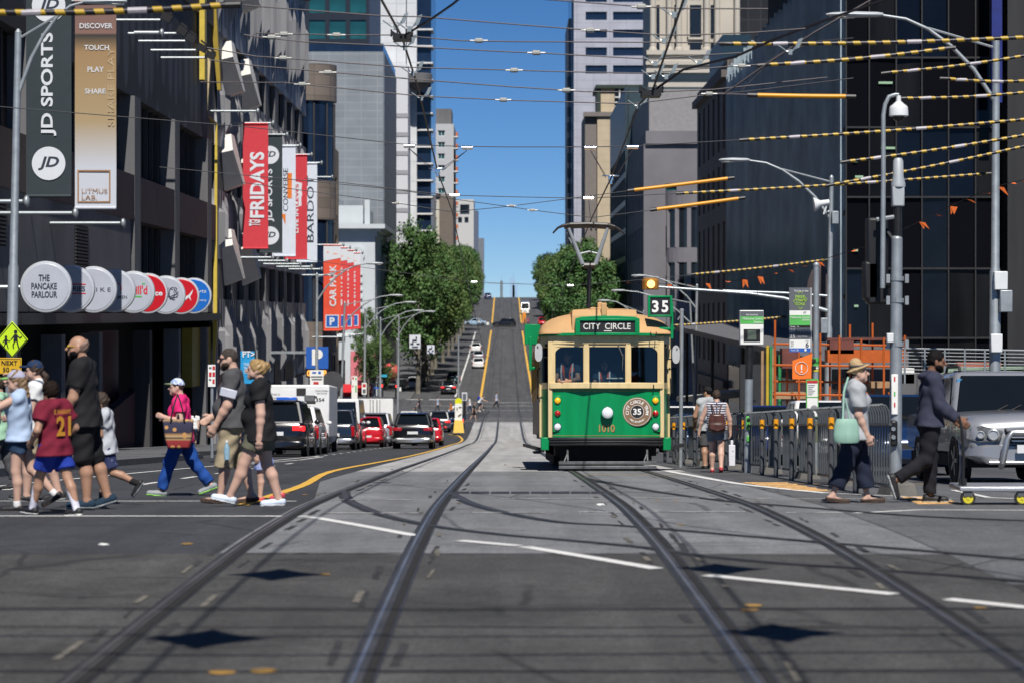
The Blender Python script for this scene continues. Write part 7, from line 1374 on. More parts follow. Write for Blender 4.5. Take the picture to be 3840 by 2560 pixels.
for px, py, w, h, lab in ((1918,500,.22,.42,'small grey box on the lamp post with the white floodlight'),(1893,748,.24,.5,'grey control box low on the lamp post with the white floodlight'),(2298,645,.3,.42,'white box on the far right lamp post'),(2310,692,.28,.5,'grey box hung lower on the far right lamp post'),(2288,788,.26,.42,'pale switch box lowest on the far right lamp post')):
    d_ = 78.8 if px < 2000 else 54.8; m = MB(); m.box(at(px,py,d_), (w,.18,h)); tag(m.build('control_box', m_galv if 'grey' in lab else M('white_enamel'), bevel=.02), lab, 'box')
# ---- signal pole with camera (right, near)
dq = 33.6; sp_ = thing('signal_pole', 'thick grey signal pole with push button, between the hatted woman and the man in slate', 'signal pole', V((pxX(2056,dq),dq,zg(dq)))); m = MB(); B = sp_.location; m.tube([B, at(2060,548,dq)], [.092,.078], 16); m.ell(at(2060,548,dq),(.078,.078,.05),14,6); mast = m.build('mast', m_galv, sp_, smooth=40, world=True)
for py in (640,690,790): m = MB(); p = at(2061,py,dq); m.cyl(p-Z_*.03,p+Z_*.03,.095,n=14); m.box(p+X_*.13,(.05,.05,.12)); m.box(p-X_*.13,(.05,.05,.12)); m.build('clamp', m_galv, sp_, world=True)
m = MB(); p = at(2052,994,dq-.1); m.box(p, (.11,.1,.36)); pb = m.build('push_button', c_blk, sp_, bevel=.03, world=True); m = MB(); m.lathe([(.035,0),(.03,.02)], at(2052,1003,dq-.15), (0,-1,0), 14); m.lathe([(.03,0),(.03,.012)], at(2052,984,dq-.15), (0,-1,0), 14); m.build('button', c_chr, pb, world=True)
m = MB(); p = at(2055,905,dq-.1); m.box(p, (.09,.02,.56)); st = m.build('notice_plate', c_wht, sp_, bevel=.015, world=True); m = MB()
for py, c in ((871,0),(905,1),(930,0)):
    q = at(2055,py,dq-.115); m.mat(c); m.disc(q+Z_*.03,.011,X_,Z_,8,(0,-.002,0)); m.box(q,(.02,.003,.045))
m.build('pictogram', [c_prd, c_sgrn], st, world=True)
m = MB(); p = at(2062,452,dq); m.box(p, (.17,.15,.28)); eb = m.build('equipment_box', M('lamp_grey'), sp_, bevel=.02, world=True); m = MB(); m.lathe([(.1,0),(.1,.05),(.075,.15),(.07,.36),(.05,.4)], at(2063,430,dq), n=18); m.build('antenna', M('lamp_grey'), sp_, smooth=40, world=True); m = MB(); m.cyl(at(2062,475,dq),at(2062,548,dq),.06,n=12); m.build('neck', c_blk, sp_, world=True)
m = MB()
for px, y0, y1, w in ((2014,500,700,.3),(2000,600,690,.22)): a, b = at(px,y1,dq+.25), at(px,y0,dq+.25); m.bx(a.x-w/2,a.x+w/2,dq+.15,dq+.4,a.z,b.z)
m.build('signal_head', c_ink, sp_, bevel=.04, world=True); m = MB(); m.cyl(at(2030,660,dq+.2),at(2058,655,dq),.03,n=6); m.cyl(at(2030,520,dq+.2),at(2058,560,dq),.03,n=6); m.build('bracket', c_blk, sp_, world=True)
cc = thing('security_camera', 'white dome security camera on a bent arm beside the grey signal pole', 'camera', at(2062,245,dq-.1)); m = MB(); m.tube([at(2027,662,dq-.1),at(2029,400,dq-.1),at(2029,265,dq-.1),at(2033,240,dq-.1),at(2042,222,dq-.1),at(2057,217,dq-.1),at(2064,218,dq-.1)],[.037,.035,.032,.03,.03,.03,.03],10); m.build('arm', m_galv, cc, smooth=50, world=True); m = MB(); q = at(2064,220,dq-.1); m.lathe([(.03,0),(.035,-.08),(.08,-.12),(.12,-.15),(.13,-.18),(.135,-.28),(.12,-.29)], q, n=24); m.build('housing', M('white_enamel'), cc, smooth=35, world=True); m = MB(); m.ell(q+Z_*-.28,(.085,.085,.09),18,10); m.build('dome', M('smoked_dome', (.012,.012,.014), .06), cc, smooth=60, world=True)
m = MB(); m.tube([at(2013,505,dq),at(2045,500,dq),at(2058,498,dq)],.03,6); m.build('clamp', m_galv, cc, world=True)
wb_ = MB(); p = at(2044,776,dq-.05); wb_.box(p,(.09,.1,.13)); tag(wb_.build('sensor_box', M('white_enamel'), bevel=.01), 'small white sensor box on the side of the grey signal pole', 'box')
# ---- tram stop signs
d1 = 46; t = thing('stop_display', 'passenger information display with white frame and green band on a thick grey post', 'sign', V((pxX(1718,d1),d1,zg(d1)))); B = t.location
m = MB(); m.tube([B, at(1720,870,d1)], .078, 14); m.build('post', m_galv, t, smooth=40, world=True); m = MB(); m.tube([at(1720,870,d1), at(1722,793,d1)], .07, 14); m.build('upper_post', c_blk, t, smooth=40, world=True)
a, b = at(1700,792,d1-.1), at(1754,713,d1-.1); m = MB(); m.bx(a.x,b.x,d1-.1,d1+.1,a.z,b.z); fr = m.build('case', c_wht, t, bevel=.012, world=True)
def panel(par, x0, x1, y0, y1, d_, mat, nm, dep=.004, base=0.): p, q = at(x0,y1,d_), at(x1,y0,d_); m = MB(); m.bx(p.x,q.x,d_-base-dep,d_-base,p.z,q.z); return m.build(nm, mat, par, world=True)
d_ = d1-.1; panel(t,1700.5,1753.5,715,727,d_,c_spgy,'grey_band'); panel(t,1700.5,1753.5,727,744,d_,c_sgrn,'green_band'); panel(t,1708,1746,756,785,d_,c_ink,'screen_surround'); panel(t,1717,1737,758,780,d_,M('lcd', (.1,.13,.1), .2),'screen',.004,.005)
m = MB(); m.text('FREE TRAM ZONE', at(1727,723.5,d_-.01), X_, Z_, .03, .22, .003); m.text('Melbourne Central', at(1751,732,d_-.01), X_, Z_, .045, .37, align='r'); m.text('Station', at(1751,739.5,d_-.01), X_, Z_, .045, .16, align='r'); m.build('lettering', c_wht, t, world=True)
m = MB(); p = B+Z_*.95-Y_*.085; m.box(p,(.09,.03,.26)); m.box(p-Z_*.3,(.07,.03,.12)); bx_ = m.build('push_button', M('button_green', (.1,.4,.08), .4), t, bevel=.03, world=True); m = MB(); m.lathe([(.03,0),(.028,.015)],p+V((0,-.02,-.05)),(0,-1,0),14); m.lathe([(.034,0),(.03,.01)],p+V((0,-.02,.06)),(0,-1,0),14); m.build('button', c_blk, bx_, world=True)
d2 = 41; t = thing('stop_flag', 'tall grey and green tram stop flag listing routes 30 and 35', 'sign', V((pxX(1872,d2),d2,zg(d2)))); B = t.location; m = MB(); m.tube([B, at(1875,612,d2)], .05, 12); m.lathe([(.055,0),(.06,.03),(.03,.07)], at(1875,612,d2), n=12); m.build('post', m_galv, t, smooth=40, world=True)
d_ = d2-.08; panel(t,1813,1865,661,808,d_,M('flag_edge',(.3,.32,.34),.5),'backing',.03,-.04)
for y0, y1, mt in ((661,713.5,c_spgy),(713.5,724,c_wht),(724,747,c_sgrn),(747,753,c_ink),(753,765.5,c_spgy),(766,779,c_spgy),(779.5,799,c_wht),(799,808,c_sblu)): panel(t,1813.5,1861,y0,y1,d_,mt,'print_band')
e = d_-.008; m = MB(); m.text("You're in the", at(1840,668,e), X_, Z_, .04, .24); m.text('30', at(1820,759,e), X_, Z_, .06, .085); m.text('35', at(1820,772,e), X_, Z_, .06, .085); m.text('City Circle', at(1843,773,e), X_, Z_, .03, .16); m.text("St Vincent's Plaza", at(1846,760,e), X_, Z_, .026, .2); m.text('Melbourne Central', at(1859,729,e), X_, Z_, .04, .32, align='r'); m.text('Station', at(1859,734.5,e), X_, Z_, .036, .12, align='r'); m.text('Route   To', at(1816,750,e), X_, Z_, .026, .14, align='l'); m.text('Trams CBD', at(1816,803.5,e), X_, Z_, .03, .14, align='l'); m.lathe([(.022,0),(.02,.003)], at(1850,803.5,e),(0,-1,0),12); m.build('lettering', c_wht, t, world=True)
m = MB(); m.text('FREE', at(1838,682,e), X_, Z_, .05, .16, .008); m.text('TRAM', at(1838,690,e), X_, Z_, .05, .16, .008); m.text('ZONE', at(1838,698.5,e), X_, Z_, .05, .16, .008)
for cx, cy, a in ((1838,672,0),(1838,708,PI),(1851,688,-PI/2),(1825,693,PI/2)):
    c = at(cx,cy,e); R_ = Matrix.Rotation(-a,3,'Y'); m.tube([c+R_@V((-.04,0,-.02)),c+R_@V((0,0,.02)),c+R_@V((.04,0,-.02))],.006,4)
m.build('zone_mark', c_lime, t, world=True); m = MB(); m.text('6', at(1854,791,e), X_, Z_, .085, .055); m.text('Stop', at(1854,782.5,e), X_, Z_, .028, .055); m.text('PT', at(1849,718.5,e), X_, Z_, .04, .05, .004)
for k, s_ in enumerate(('Hail','Tram','Here')): m.text(s_, at(1816,785+k*4.4,e), X_, Z_, .026, .05, align='l')
m.build('dark_lettering', c_navy, t, world=True)
t = thing('warning_sign', 'orange warning sign with a white ringed exclamation mark on the stop post', 'sign', at(1842,845,d2-.08)); p = [at(1820,870,d_),at(1862,870,d_),at(1866,811,d_),at(1861,813,d_),at(1820,828,d_)]; m = MB(); m.prism(p,(0,.02,0)); m.build('plate', m_org, t, world=True); m = MB(); c = at(1841,845,d_-.01); m.tube([c+V((.105*math.cos(a),0,.105*math.sin(a))) for a in [2*PI*k/28 for k in range(29)]],.005,4,False); m.box(c+Z_*.015,(.022,.004,.09)); m.disc(c-Z_*.06,.014,X_,Z_,10,(0,-.004,0)); m.build('exclamation_mark', c_wht, t, world=True)
for py in (820,836): m = MB(); m.box(at(1869,py+8,d2-.03),(.07,.06,.06)); m.build('bracket', c_ink, t, world=True)
t = thing('timetable_case', 'white timetable case with green frame and red header on the stop post', 'notice', at(1866,912,d2-.08)); panel(t,1851.5,1880,869,957,d_,M('frame_green',(.1,.38,.08),.5),'frame',.03,-.03); panel(t,1854,1878,873,955,d_-.001,c_wht,'sheet'); panel(t,1854,1878,873,879,d_-.006,c_prd,'header'); panel(t,1852,1880,910,912,d_-.006,M('frame_green'),'frame_bar')
m = MB()
for k in range(6): p, q = at(1856,883+k*4.2,d_-.01), at(1872-(k%3)*3,884+k*4.2,d_-.01); m.bx(p.x,q.x,d_-.013,d_-.01,q.z,p.z)
m.ell(at(1870,936,d_-.01),(.06,.003,.05),8,5); m.build('print', M('print_grey',(.25,.25,.27),.7), t, world=True)
m = MB()
for k, (py, h, c) in enumerate(((820,.1,0),(828,.1,0),(836,.07,1),(841,.05,2))): m.mat(c); p = at(1873,py+8,d2); m.cyl(p-Z_*h/2,p+Z_*h/2,.056,n=14)
tag(m.build('post_sticker', [c_sgrn, c_wht, M('sticker_yellow',(.6,.5,.02),.6)]), 'green and yellow stickers wrapped round the stop post', 'sticker')
d3 = 53; m = MB(); B = V((pxX(1563,d3),d3,zg(d3))); m.tube([B, at(1566,715,d3)], .045, 10); m.lathe([(.05,0),(.05,.04),(.02,.06)], at(1566,715,d3), n=10); m.tube([at(1566,730,d3),at(1561,728,d3),at(1557,735,d3)],.02,6); tag(m.build('plain_post', m_galv, smooth=40), 'thin plain grey post just right of the tram', 'post')
ms = MB(); p = at(1882,690,80); ms.ell(p,(.45,.05,1.2),16,10); tag(ms.build('round_sign', M('dark_sign_back',(.05,.035,.035),.6), smooth=50), 'dark oval sign back behind the stop post', 'sign')
# ---- barrier along the stop
pts = [(4.1,61),(4.25,54),(4.55,48),(4.72,44),(4.66,38),(4.6,28.6)]
def along(s):
    for a, b in zip(pts, pts[1:]):
        L = math.hypot(b[0]-a[0], b[1]-a[1])
        if s <= L: return a[0]+(b[0]-a[0])*s/L, a[1]+(b[1]-a[1])*s/L
        s -= L
    return pts[-1]
bar = MB(); bar.tube([(0,0,.14),(0,0,.98),(-.01,0,1.06),(-.045,0,1.12),(-.1,0,1.14),(-.14,0,1.12)],.0135,7); proto_bar = None
LB = ['farthest','second','third','fourth','fifth','sixth','seventh','eighth','ninth','tenth','eleventh','twelfth','nearest']
for k in range(13):
    s0 = k*2.48; x, y = along(s0+.15); t = thing('barrier_panel', LB[k]+' steel barrier panel of hooked bars along the tram stop', 'barrier', (x,y,zg(y)), 0, 'hooked bar barrier panels'); sl = (zg(y-2)-zg(y))/2
    for q in range(10):
        yy = -.08-q*.22; loc = (along(s0+.15-yy)[0]-x, yy, -yy*sl*1.0)
        if proto_bar is None: proto_bar = bar.build('bar', M('dark_galvanised', (.09,.1,.108), .45, .3, var=.2), t, smooth=50); proto_bar.location = loc
        else: inst(proto_bar, loc, t)
    for z in (.16, .9):
        m = MB(); e = V((along(s0+2.3)[0]-x,-2.14,2.14*sl+z)); m.cyl((0,-.03,z),e,.02,n=6); m.build('rail', M('dark_galvanised'), t)
    px_, py_ = along(s0); m = MB(); m.cyl((0,0,-.02),(0,0,.88),.04,n=12); m.mat(1); m.cyl((0,0,.88),(0,0,1.03),.043,n=12); m.mat(0); m.cyl((0,0,1.03),(0,0,1.06),.04,n=12)
    po = thing('bollard', LB[k]+' grey barrier post with an orange reflective band', 'post', (px_-.1,py_,zg(py_)), 0, 'banded posts of the stop barrier'); m = MB(); m.cyl((0,0,-.02),(0,0,1.06),.04,n=12); m.build('post', M('dark_post', (.06,.066,.075), .5, var=.2), po, smooth=40); m = MB(); m.cyl((0,0,.84),(0,0,1.0),.043,n=12); m.build('reflective_band', M('band_orange',(.75,.32,.01),.4,var=.05), po, smooth=40)
    m = MB(); m.hexa([(-.2,-.5,0),(.2,-.5,0),(.2,.5,0),(-.2,.5,0),(-.13,-.46,.22),(.13,-.46,.22),(.13,.46,.22),(-.13,.46,.22)])
    if k % 2 == 0: o = m.build('concrete_block', M('block_grey', (.12,.115,.105), .85, var=.2), bevel=.02); o.location = (px_+.35,py_-.6,zg(py_)-.01); tag(o, LB[k]+' low concrete block behind the barrier', 'block', 'concrete blocks of the stop barrier')
for px, nm in ((1842,'green backed notice board hung on the barrier by the stop flag'),): 
    for q in (0, 27): m = MB(); p, e = at(1833+q,1015,40), at(1856+q,965,40); m.bx(p.x,e.x,39.95,39.98,p.z,e.z); tag(m.build('notice_board', M('olive_board',(.1,.11,.07),.6,var=.2)), nm if not q else 'second notice board hung on the barrier, right of the first', 'notice')
# ---- construction site behind the right kerb
sc_ = thing('scaffold', 'bright orange steel scaffold frame in the construction site behind the stop signs', 'scaffold', (pxX(1880,74),74,zg(74))); ors = M('scaffold_orange', (.45,.095,.012), .5, var=.15, scale=4)
def stick(a, b, r, mat, nm='tube'): m = MB(); m.cyl(a,b,r,n=6); m.build(nm, mat, sc_, world=True)
for i, px in enumerate((1780,1808,1835,1862,1884,1906,1928,1952,1978,2004,2030,2056,2078)):
    dd = 73+1.5*(i%2); ytop = (735,1000,1000,770,765,775,770,745,778,742,775,768,770)[i]; a = at(px,1000,dd); a.z = zg(dd)
    if ytop > 900: ytop = 800
    stick(a, at(px,ytop,dd), .035, ors, 'standard')
for y0, d_ in ((790,74),(838,73),(875,74.5),(905,73),(935,74)): stick(at(1775,y0,d_), at(2082,y0+4,d_), .035, ors, 'ledger')
for px in (1820,1870,1920,1990,2040): stick(at(px,900,73.4), at(px+35,960,73.4), .025, ors, 'brace')
for x0, x1, y0, y1, mt, nm in ((1900,2080,803,832,ors,'orange_beam'),(1796,1835,800,845,M('rust_panel',(.14,.04,.03),.7,var=.2),'rust_panel'),(1905,1960,782,812,M('rust_panel'),'rust_panel'),(2000,2080,876,890,M('timber',(.35,.22,.12),.8,var=.2),'deck_plank'),(1780,1850,900,915,M('timber'),'deck_plank'),(1900,2082,776,781,M('rust_panel'),'deck_plank')):
    p, q = at(x0,y1,74), at(x1,y0,74); m = MB(); m.bx(p.x,q.x,73.9,74.6,p.z,q.z); m.build(nm, mt, sc_, world=True)
for px, c in ((1762,M('tube_yellow',(.5,.35,.03),.5)),(1770,M('tube_green',(.03,.25,.08),.5)),(1790,M('tube_green')),(1750,M('timber')),(1775,M('timber'))): stick(at(px,1000,77), at(px+1,790+abs(px-1765),77), .05, c, 'standard')
hr = thing('site_railing', 'galvanised site railing along the top of the concrete barrier behind the pickup', 'railing', (pxX(2210,60),60,zg(60)))
for k in range(7): m = MB(); q = at(2078+k*46,880,60); m.cyl(q, at(2078+k*46,797+k*1.2,60), .025, n=6); m.build('upright', m_galv, hr, world=True)
for k in range(8): m = MB(); m.cyl(at(2070,800+k*8,60), at(2420,806+k*8,60), .022 if k == 0 else .012, n=6); m.build('rail', m_galv, hr, world=True)
cb_ = thing('site_barrier', 'pale concrete site barrier with green and timber planks behind the pickup', 'barrier', (pxX(2200,61),61,zg(61))); 
for x0, x1, y0, y1, mt in ((2070,2420,858,900,m_conc),(2150,2420,842,858,M('plank_green',(.2,.3,.2),.7,var=.3)),(2200,2300,832,842,M('rust_plank',(.3,.1,.06),.7)),(2190,2350,848,856,M('timber')),(2070,2100,845,880,c_wht)): p, q = at(x0,y1,61.5), at(x1,y0,61.5); m = MB(); m.bx(p.x,q.x,61.5,62,p.z if y1 < 890 else zg(61),q.z); m.build('plank' if y1 < 890 else 'concrete_wall', mt, cb_, world=True)
hd = MB(); p, q = at(1700,960,80), at(1775,795,80); hd.bx(p.x,q.x,80,80.3,zg(80),q.z-.6); tag(hd.build('site_hoarding', M('hoarding_dark',(.02,.022,.026),.7)), 'dark plywood hoarding left of the orange scaffold', 'hoarding')
# ---- signs on the left and at the cross street
t = thing('parking_sign', 'dark blue parking sign with white letter above an amber counter on the concrete building', 'sign', at(728,820,152)); d_ = 152; panel(t,703,754,796,846,d_,c_sblu,'blue_panel',.2,-.2); panel(t,703,752,847,866,d_,c_ink,'counter_panel',.2,-.2); m = MB(); m.text('P', at(729,820,d_-.01), X_, Z_, 1.0, .68, .05); m.build('lettering', c_wht, t, world=True); m = MB(); m.text('8', at(746,856,d_-.01), X_, Z_, .36, .22, .02); m.text('0', at(709,856,d_-.01), X_, Z_, .36, .22, .02); m.build('counter_digits', M('lit_digit',(.9,.3,.05),.5,emis=(1,.35,.05),estr=1.2), t, world=True)
m = MB(); m.bx(-15.1, at(703,0,d_).x, d_+.05, d_+.15, at(0,812,d_).z, at(0,806,d_).z); m.build('bracket', m_galv, t, world=True)
def post_sign(label, x0, x1, y0, y1, d_, pxp, bands, foot=None):
    t = thing('sign_post', label, 'sign', V((pxX(pxp,d_),d_,zg(d_)+.12))); m = MB(); m.cyl(t.location, at(pxp,y0-1,d_), .04, n=8); m.build('post', m_galv, t, world=True); panel(t,x0,x1,y0,y1,d_-.05,c_wht,'plate',.02)
    for i, (a, b, c, e, mt) in enumerate(bands): panel(t,a,c,b,e,d_-.075,mt,'print')
    return t
post_sign('white and red parking restriction sign on a thin pole behind the charcoal shirted man', 478, 495, 837, 887, 62, 487, [(480,842,486,846,c_spgy),(488,840,494,848,c_prd),(480,854,486,864,c_prd),(488,854,494,864,c_prd),(480,869,485,873,c_spgy),(488,870,493,880,c_prd)])
post_sign('white road sign with blue symbols behind the white box truck', 712, 743, 849, 890, 118, 728, [(717,853,726,857,c_sblu),(731,852,737,858,c_sblu),(714,863,741,866,c_spgy),(716,869,740,872,c_spgy),(720,876,732,882,c_prd)])
post_sign('tall white parking sign with green and red print near the red awning', 807.5, 821, 863, 917, 150, 814, [(809,865,813,870,c_prd),(816,866,819,872,c_sgrn),(809,884,812,888,c_prd),(816,884,819,900,c_sgrn)])
post_sign('small white no turn sign beside the tall parking sign', 831, 842, 878, 905, 160, 837, [(833,881,840,888,c_prd),(833,893,840,902,c_spgy)])
m = MB(); m.lathe([(.62,0),(.62,.06)], at(764,876,140), (0,1,0), 24); m.cyl(at(764,876,140.1), V((pxX(764,140),140.1,zg(140))), .05, n=8); tag(m.build('round_sign', M('dark_sign_back2',(.05,.052,.058),.6)), 'large dark round sign back beside the white box truck', 'sign')
t = thing('tram_stop_sign', 'white keep clear sign with yellow disc on a yellow splayed base beside the track', 'sign', V((pxX(1053,190),190,zg(190)))); d_ = 190; m = MB(); m.loft([[at(1041,993,d_-.5),at(1066,993,d_-.5),at(1066,993,d_+.5),at(1041,993,d_+.5)],[at(1044,964,d_-.25),at(1063,964,d_-.25),at(1063,964,d_+.25),at(1044,964,d_+.25)]]); m.build('base', M('base_yellow',(.62,.42,.06),.6,var=.08), t, world=True); panel(t,1045,1061.5,926,964,d_-.05,c_wht,'board',.1); m = MB(); m.disc(at(1053,921,d_-.05), .28, X_, Z_, 20, (0,.1,0)); m.disc(at(1053,921,d_-.06), .23, X_, Z_, 20, (0,-.02,0)); m.build('yellow_disc', M('disc_yellow',(.6,.6,.01),.5), t, world=True); m = MB(); m.box(at(1056,952,d_-.2),(.3,.02,.07),Matrix.Rotation(-.6,3,'Y')); m.box(at(1050,938,d_-.2),(.06,.02,.22)); m.box(at(1057,934,d_-.2),(.2,.02,.05)); m.build('arrow', c_ink, t, world=True)
m = MB(); m.cyl(V((pxX(1053,198),198,zg(198))), at(1053,768,198), .11, .07, 10); tag(m.build('tram_pole', m_galv, smooth=40), 'plain grey tram wire pole standing behind the yellow based sign', 'pole')
t = thing('stop_information_board', 'grey tram stop panel with pale frame at the far crossing', 'sign', V((pxX(1067,226),226,zg(226)))); panel(t,1061,1073,900,919,226,c_lt,'frame'); panel(t,1063,1071,903,916,225.95,c_spgy,'sheet'); m = MB(); m.cyl(t.location, at(1067,919,226.05), .12, n=8); m.build('post', c_blk, t, world=True)
for i, (x0,x1,y0,y1) in enumerate(((940.5,966,769,800),(981,998,792,812))):
    t = thing('hook_turn_sign', ('larger nearer','smaller farther')[i]+' white hook turn sign with bent black arrow hanging before the left trees', 'sign', at((x0+x1)/2,y1,262)); d_ = (230,262)[i]; panel(t,x0,x1,y0,y1,d_,c_lt,'plate',.08); k = (x1-x0)/25.5; cx, cy = (x0+x1)/2, y0+(y1-y0)*.42; m = MB(); P = lambda a, b: at(cx+a*k, cy+b*k, d_-.12); m.tube([P(-5,8),P(-5,-1),P(3,-1),P(3,-9)],.09*k**.5,4); m.box(P(-8,7),(.25*k,.02,.12)); m.box(P(7,7),(.3*k,.02,.12)); m.box(P(0,14),(.6*k,.02,.1)); m.build('arrow', c_navy, t, world=True)
for i, (px, py, lab) in enumerate(((876,886,'red traffic light on a black pole at the left far corner'),(912,887,'second red traffic light with a small white sign at the far corner'))):
    d_ = 218+8*i; t = thing('traffic_light', lab, 'traffic light', V((pxX(px,d_),d_,zg(d_)))); m = MB(); m.cyl(t.location, at(px,py-16,d_), .09, n=8); m.build('post', m_galv, t, world=True); m = MB(); a, b = at(px-4.5,py+26,d_-.15), at(px+4.5,py-8,d_-.15); m.bx(a.x,b.x,d_-.4,d_-.15,a.z,b.z); m.build('signal_head', c_ink, t, bevel=.04, world=True); m = MB(); m.lathe([(.14,0),(.12,.06)], at(px,py-1,d_-.4), (0,-1,0), 14); m.build('red_lamp', M('lit_red',(.8,.02,.02),.4,emis=(1,.03,.03),estr=3), t, world=True)
for px, py, w, h, lab, mt in ((867,890,16,4,'blue street name blade at the corner',c_sblu),(880,862,18,6,'light blue shop sign blade at the corner',M('cyan_sign',(.03,.35,.5),.5)),(919,893,5,9,'small white notice beside the second red light',c_wht)): p, q = at(px-w/2,py+h/2,219), at(px+w/2,py-h/2,219); m = MB(); m.bx(p.x,q.x,218.9,219,p.z,q.z); tag(m.build('name_blade', mt), lab, 'sign')
m = MB(); m.ell(at(898,853,276),(1.0,.9,1.0),14,10); tag(m.build('shop_globe', M('globe_print',(.5,.08,.07),.5,var=.5,scale=1.5), smooth=60), 'red and white globe shop sign under the trees', 'sign')
t = thing('bus_sign', 'bright blue transport sign on the wall behind the charcoal shirted man', 'sign', at(568,830,121)); panel(t,553,585,806,880,121,M('pt_blue',(.02,.3,.62),.5),'panel',.1); m = MB(); m.text('PT>', at(571,813,120.85), X_, Z_, .3, .6, .02); 
for k, s_ in enumerate(('TAKE THE','TRAM TO','THE CITY')): m.text(s_, at(571,836+k*9,120.85), X_, Z_, .14, .5)
m.build('lettering', c_wht, t, world=True)
# far roadworks
for px, py0, py1, d_, mt, lab in ((1204,757,738,505,M('cone_orange',(.7,.25,.02),.6),'orange work barrier on the far right corner'),(1119,757,740,500,c_wht,'white sign post with yellow disc at the far tram stop')):
    m = MB(); a, b = at(px-4,py0,d_), at(px+4,py1-(20 if px > 1150 else 0),d_); m.bx(a.x,b.x,d_,d_+.5,a.z,b.z); tag(m.build('work_sign', mt), lab, 'sign')
m = MB(); m.bx(at(1104,0,228).x,at(1180,0,228).x,228,228.1,at(0,843,228).z,at(0,842,228).z); 
# ------------------------------------------------------------------ overhead wires
w_dk = M('wire_dark', (.02,.016,.02), .5, .4, var=.1); w_gr = M('wire_grey', (.035,.037,.042), .7, 0, var=.1); ins = M('insulator_pale', (.36,.36,.33), .35, var=.1)
def sag(P, n=3):
    out = []
    for a, b in zip(P, P[1:]):
        for i in range(n): out.append(a+(b-a)*i/n)
    return out+[P[-1]]
def span(label, pts, d, r=.0085, insul=(), mat=None, group='span wires over the tracks', name='span_wire'):
    """pts: (px, py) or (px, py, distance)"""
    P = [at(p[0], p[1], p[2] if len(p) > 2 else d) for p in pts]; t = thing(name, label, 'wire', P[0], 0, group); m = MB(); m.tube(P, r, 5); m.build('wire', mat or w_dk, t, world=True)
    for q in insul:
        px, py = q[:2]; c = at(px, py, q[2] if len(q) > 2 else d); m = MB(); m.loft([[c+V((dx,math.cos(a)*rr,math.sin(a)*rr)) for a in [2*PI*k/8+.39 for k in range(8)]] for dx, rr in ((-.055,.02),(-.045,.034),(.045,.034),(.055,.02))]); m.cyl(c-X_*.12,c+X_*.12,.012,n=5); m.build('insulator', ins, t, world=True)
    return t
m_tig, nt, b = _nt('tiger_tail'); tc = nt.nodes.new('ShaderNodeTexCoord'); wv = nt.nodes.new('ShaderNodeTexWave'); wv.wave_type = 'BANDS'; wv.bands_direction = 'DIAGONAL'; wv.inputs['Scale'].default_value = 1.75; nt.links.new(tc.outputs['Object'], wv.inputs[0])
wv.bands_direction = 'X'; mp = nt.nodes.new('ShaderNodeMapping'); mp.inputs['Scale'].default_value = (1,.3,.8); mp.inputs['Rotation'].default_value = (0,.5,0); nt.links.new(tc.outputs['Object'], mp.inputs[0]); nt.links.new(mp.outputs[0], wv.inputs[0])
nt.links.new(ramp(nt, wv.outputs[1], [(.49,(.012,.01,.014)),(.51,(.42,.27,.02))]), b.inputs['Base Color']); b.inputs['Roughness'].default_value = .4
m_tube = M('tube_amber', (.68,.3,.015), .4, var=.05)
def sleeve(label, p0, p1, d, r=.031, mat=None, name='wire_sleeve', tails=True, d1=None):
    a, b = at(*p0, d), at(*p1, d1 or d); t = thing(name, label, 'wire cover', a, 0, 'striped covers on the right wires' if mat is None else None); m = MB(); n = 8; m.tube([a+(b-a)*i/n+Z_*((-.03 if mat is None else -.004)*math.sin(PI*i/n)) for i in range(n+1)], r, 8); m.build('cover', mat or m_tig, t, smooth=60, world=True)
    m = MB(); dr = (b-a).normalized(); m.cyl(a-dr*.14,a+dr*.02,r*1.05,n=8); m.cyl(b-dr*.02,b+dr*.14,r*1.05,n=8); m.build('end_cap', c_ink, t, world=True)
    if mat is None:
        for q in (.17, .62): m = MB(); c = a+(b-a)*q; m.cyl(c-dr*.1-Z_*.03*math.sin(PI*q),c+dr*.1-Z_*.03*math.sin(PI*q),r*1.06,n=8); m.build('white_joint', M('joint_white', (.34,.32,.35), .5), t, world=True)
span('topmost span wire in the picture, sloping down from left to right', [(560,12),(588,15),(875,37),(968,39),(1176,56),(1356,70),(1523,81),(1586,81),(1733,75),(1850,66)], 30.7, insul=[(1356,70)])
span('short span wire cutting the top edge above the right tower', [(1250,-1),(1263,0),(1476,16),(1560,20),(1764,21)], 28.9, insul=[(1473,16)])
span('level span wire ending at the longest striped cover on the right', [(588,77),(650,78),(773,81),(908,81),(1058,94),(1176,96),(1650,99),(1680,101)], 32.5, insul=[(652,79),(773,81),(1100,94)])
span('span wire through the middle of the upper sky with two pale insulators', [(560,80),(588,85),(700,97),(888,105),(1176,120),(1232,122),(1468,135),(1503,136),(1586,129),(1700,122)], 32.4, insul=[(624,86),(1232,122)])
span('span wire ending in the thick striped cover below the longest one', [(475,110),(588,130),(650,134),(930,155),(1158,161),(1288,165),(1483,169),(1526,165),(1691,152),(1760,148)], 34, insul=[(650,134),(1181,162),(1704,152)])
span('span wire tied to the right wire junction with a ring', [(480,138),(588,152),(685,160),(945,182),(1176,200),(1301,208),(1341,211),(1498,212),(1640,206),(1900,178)], 33.3, insul=[(753,167),(1301,208)])
span('lowest of the fan of span wires across the upper sky', [(460,189),(588,190),(653,190),(694,194),(963,221),(1176,231),(1453,239),(1640,216),(1700,217),(1735,219)], 36.6, insul=[(694,194),(1156,230),(1629,216)])
span('long span wire from the left edge carrying two hangers on each track wire', [(-30,243),(175,260),(558,291),(940,333),(1073,337),(1176,338),(1356,338),(1453,336),(1713,321)], 48, .009, mat=w_gr)
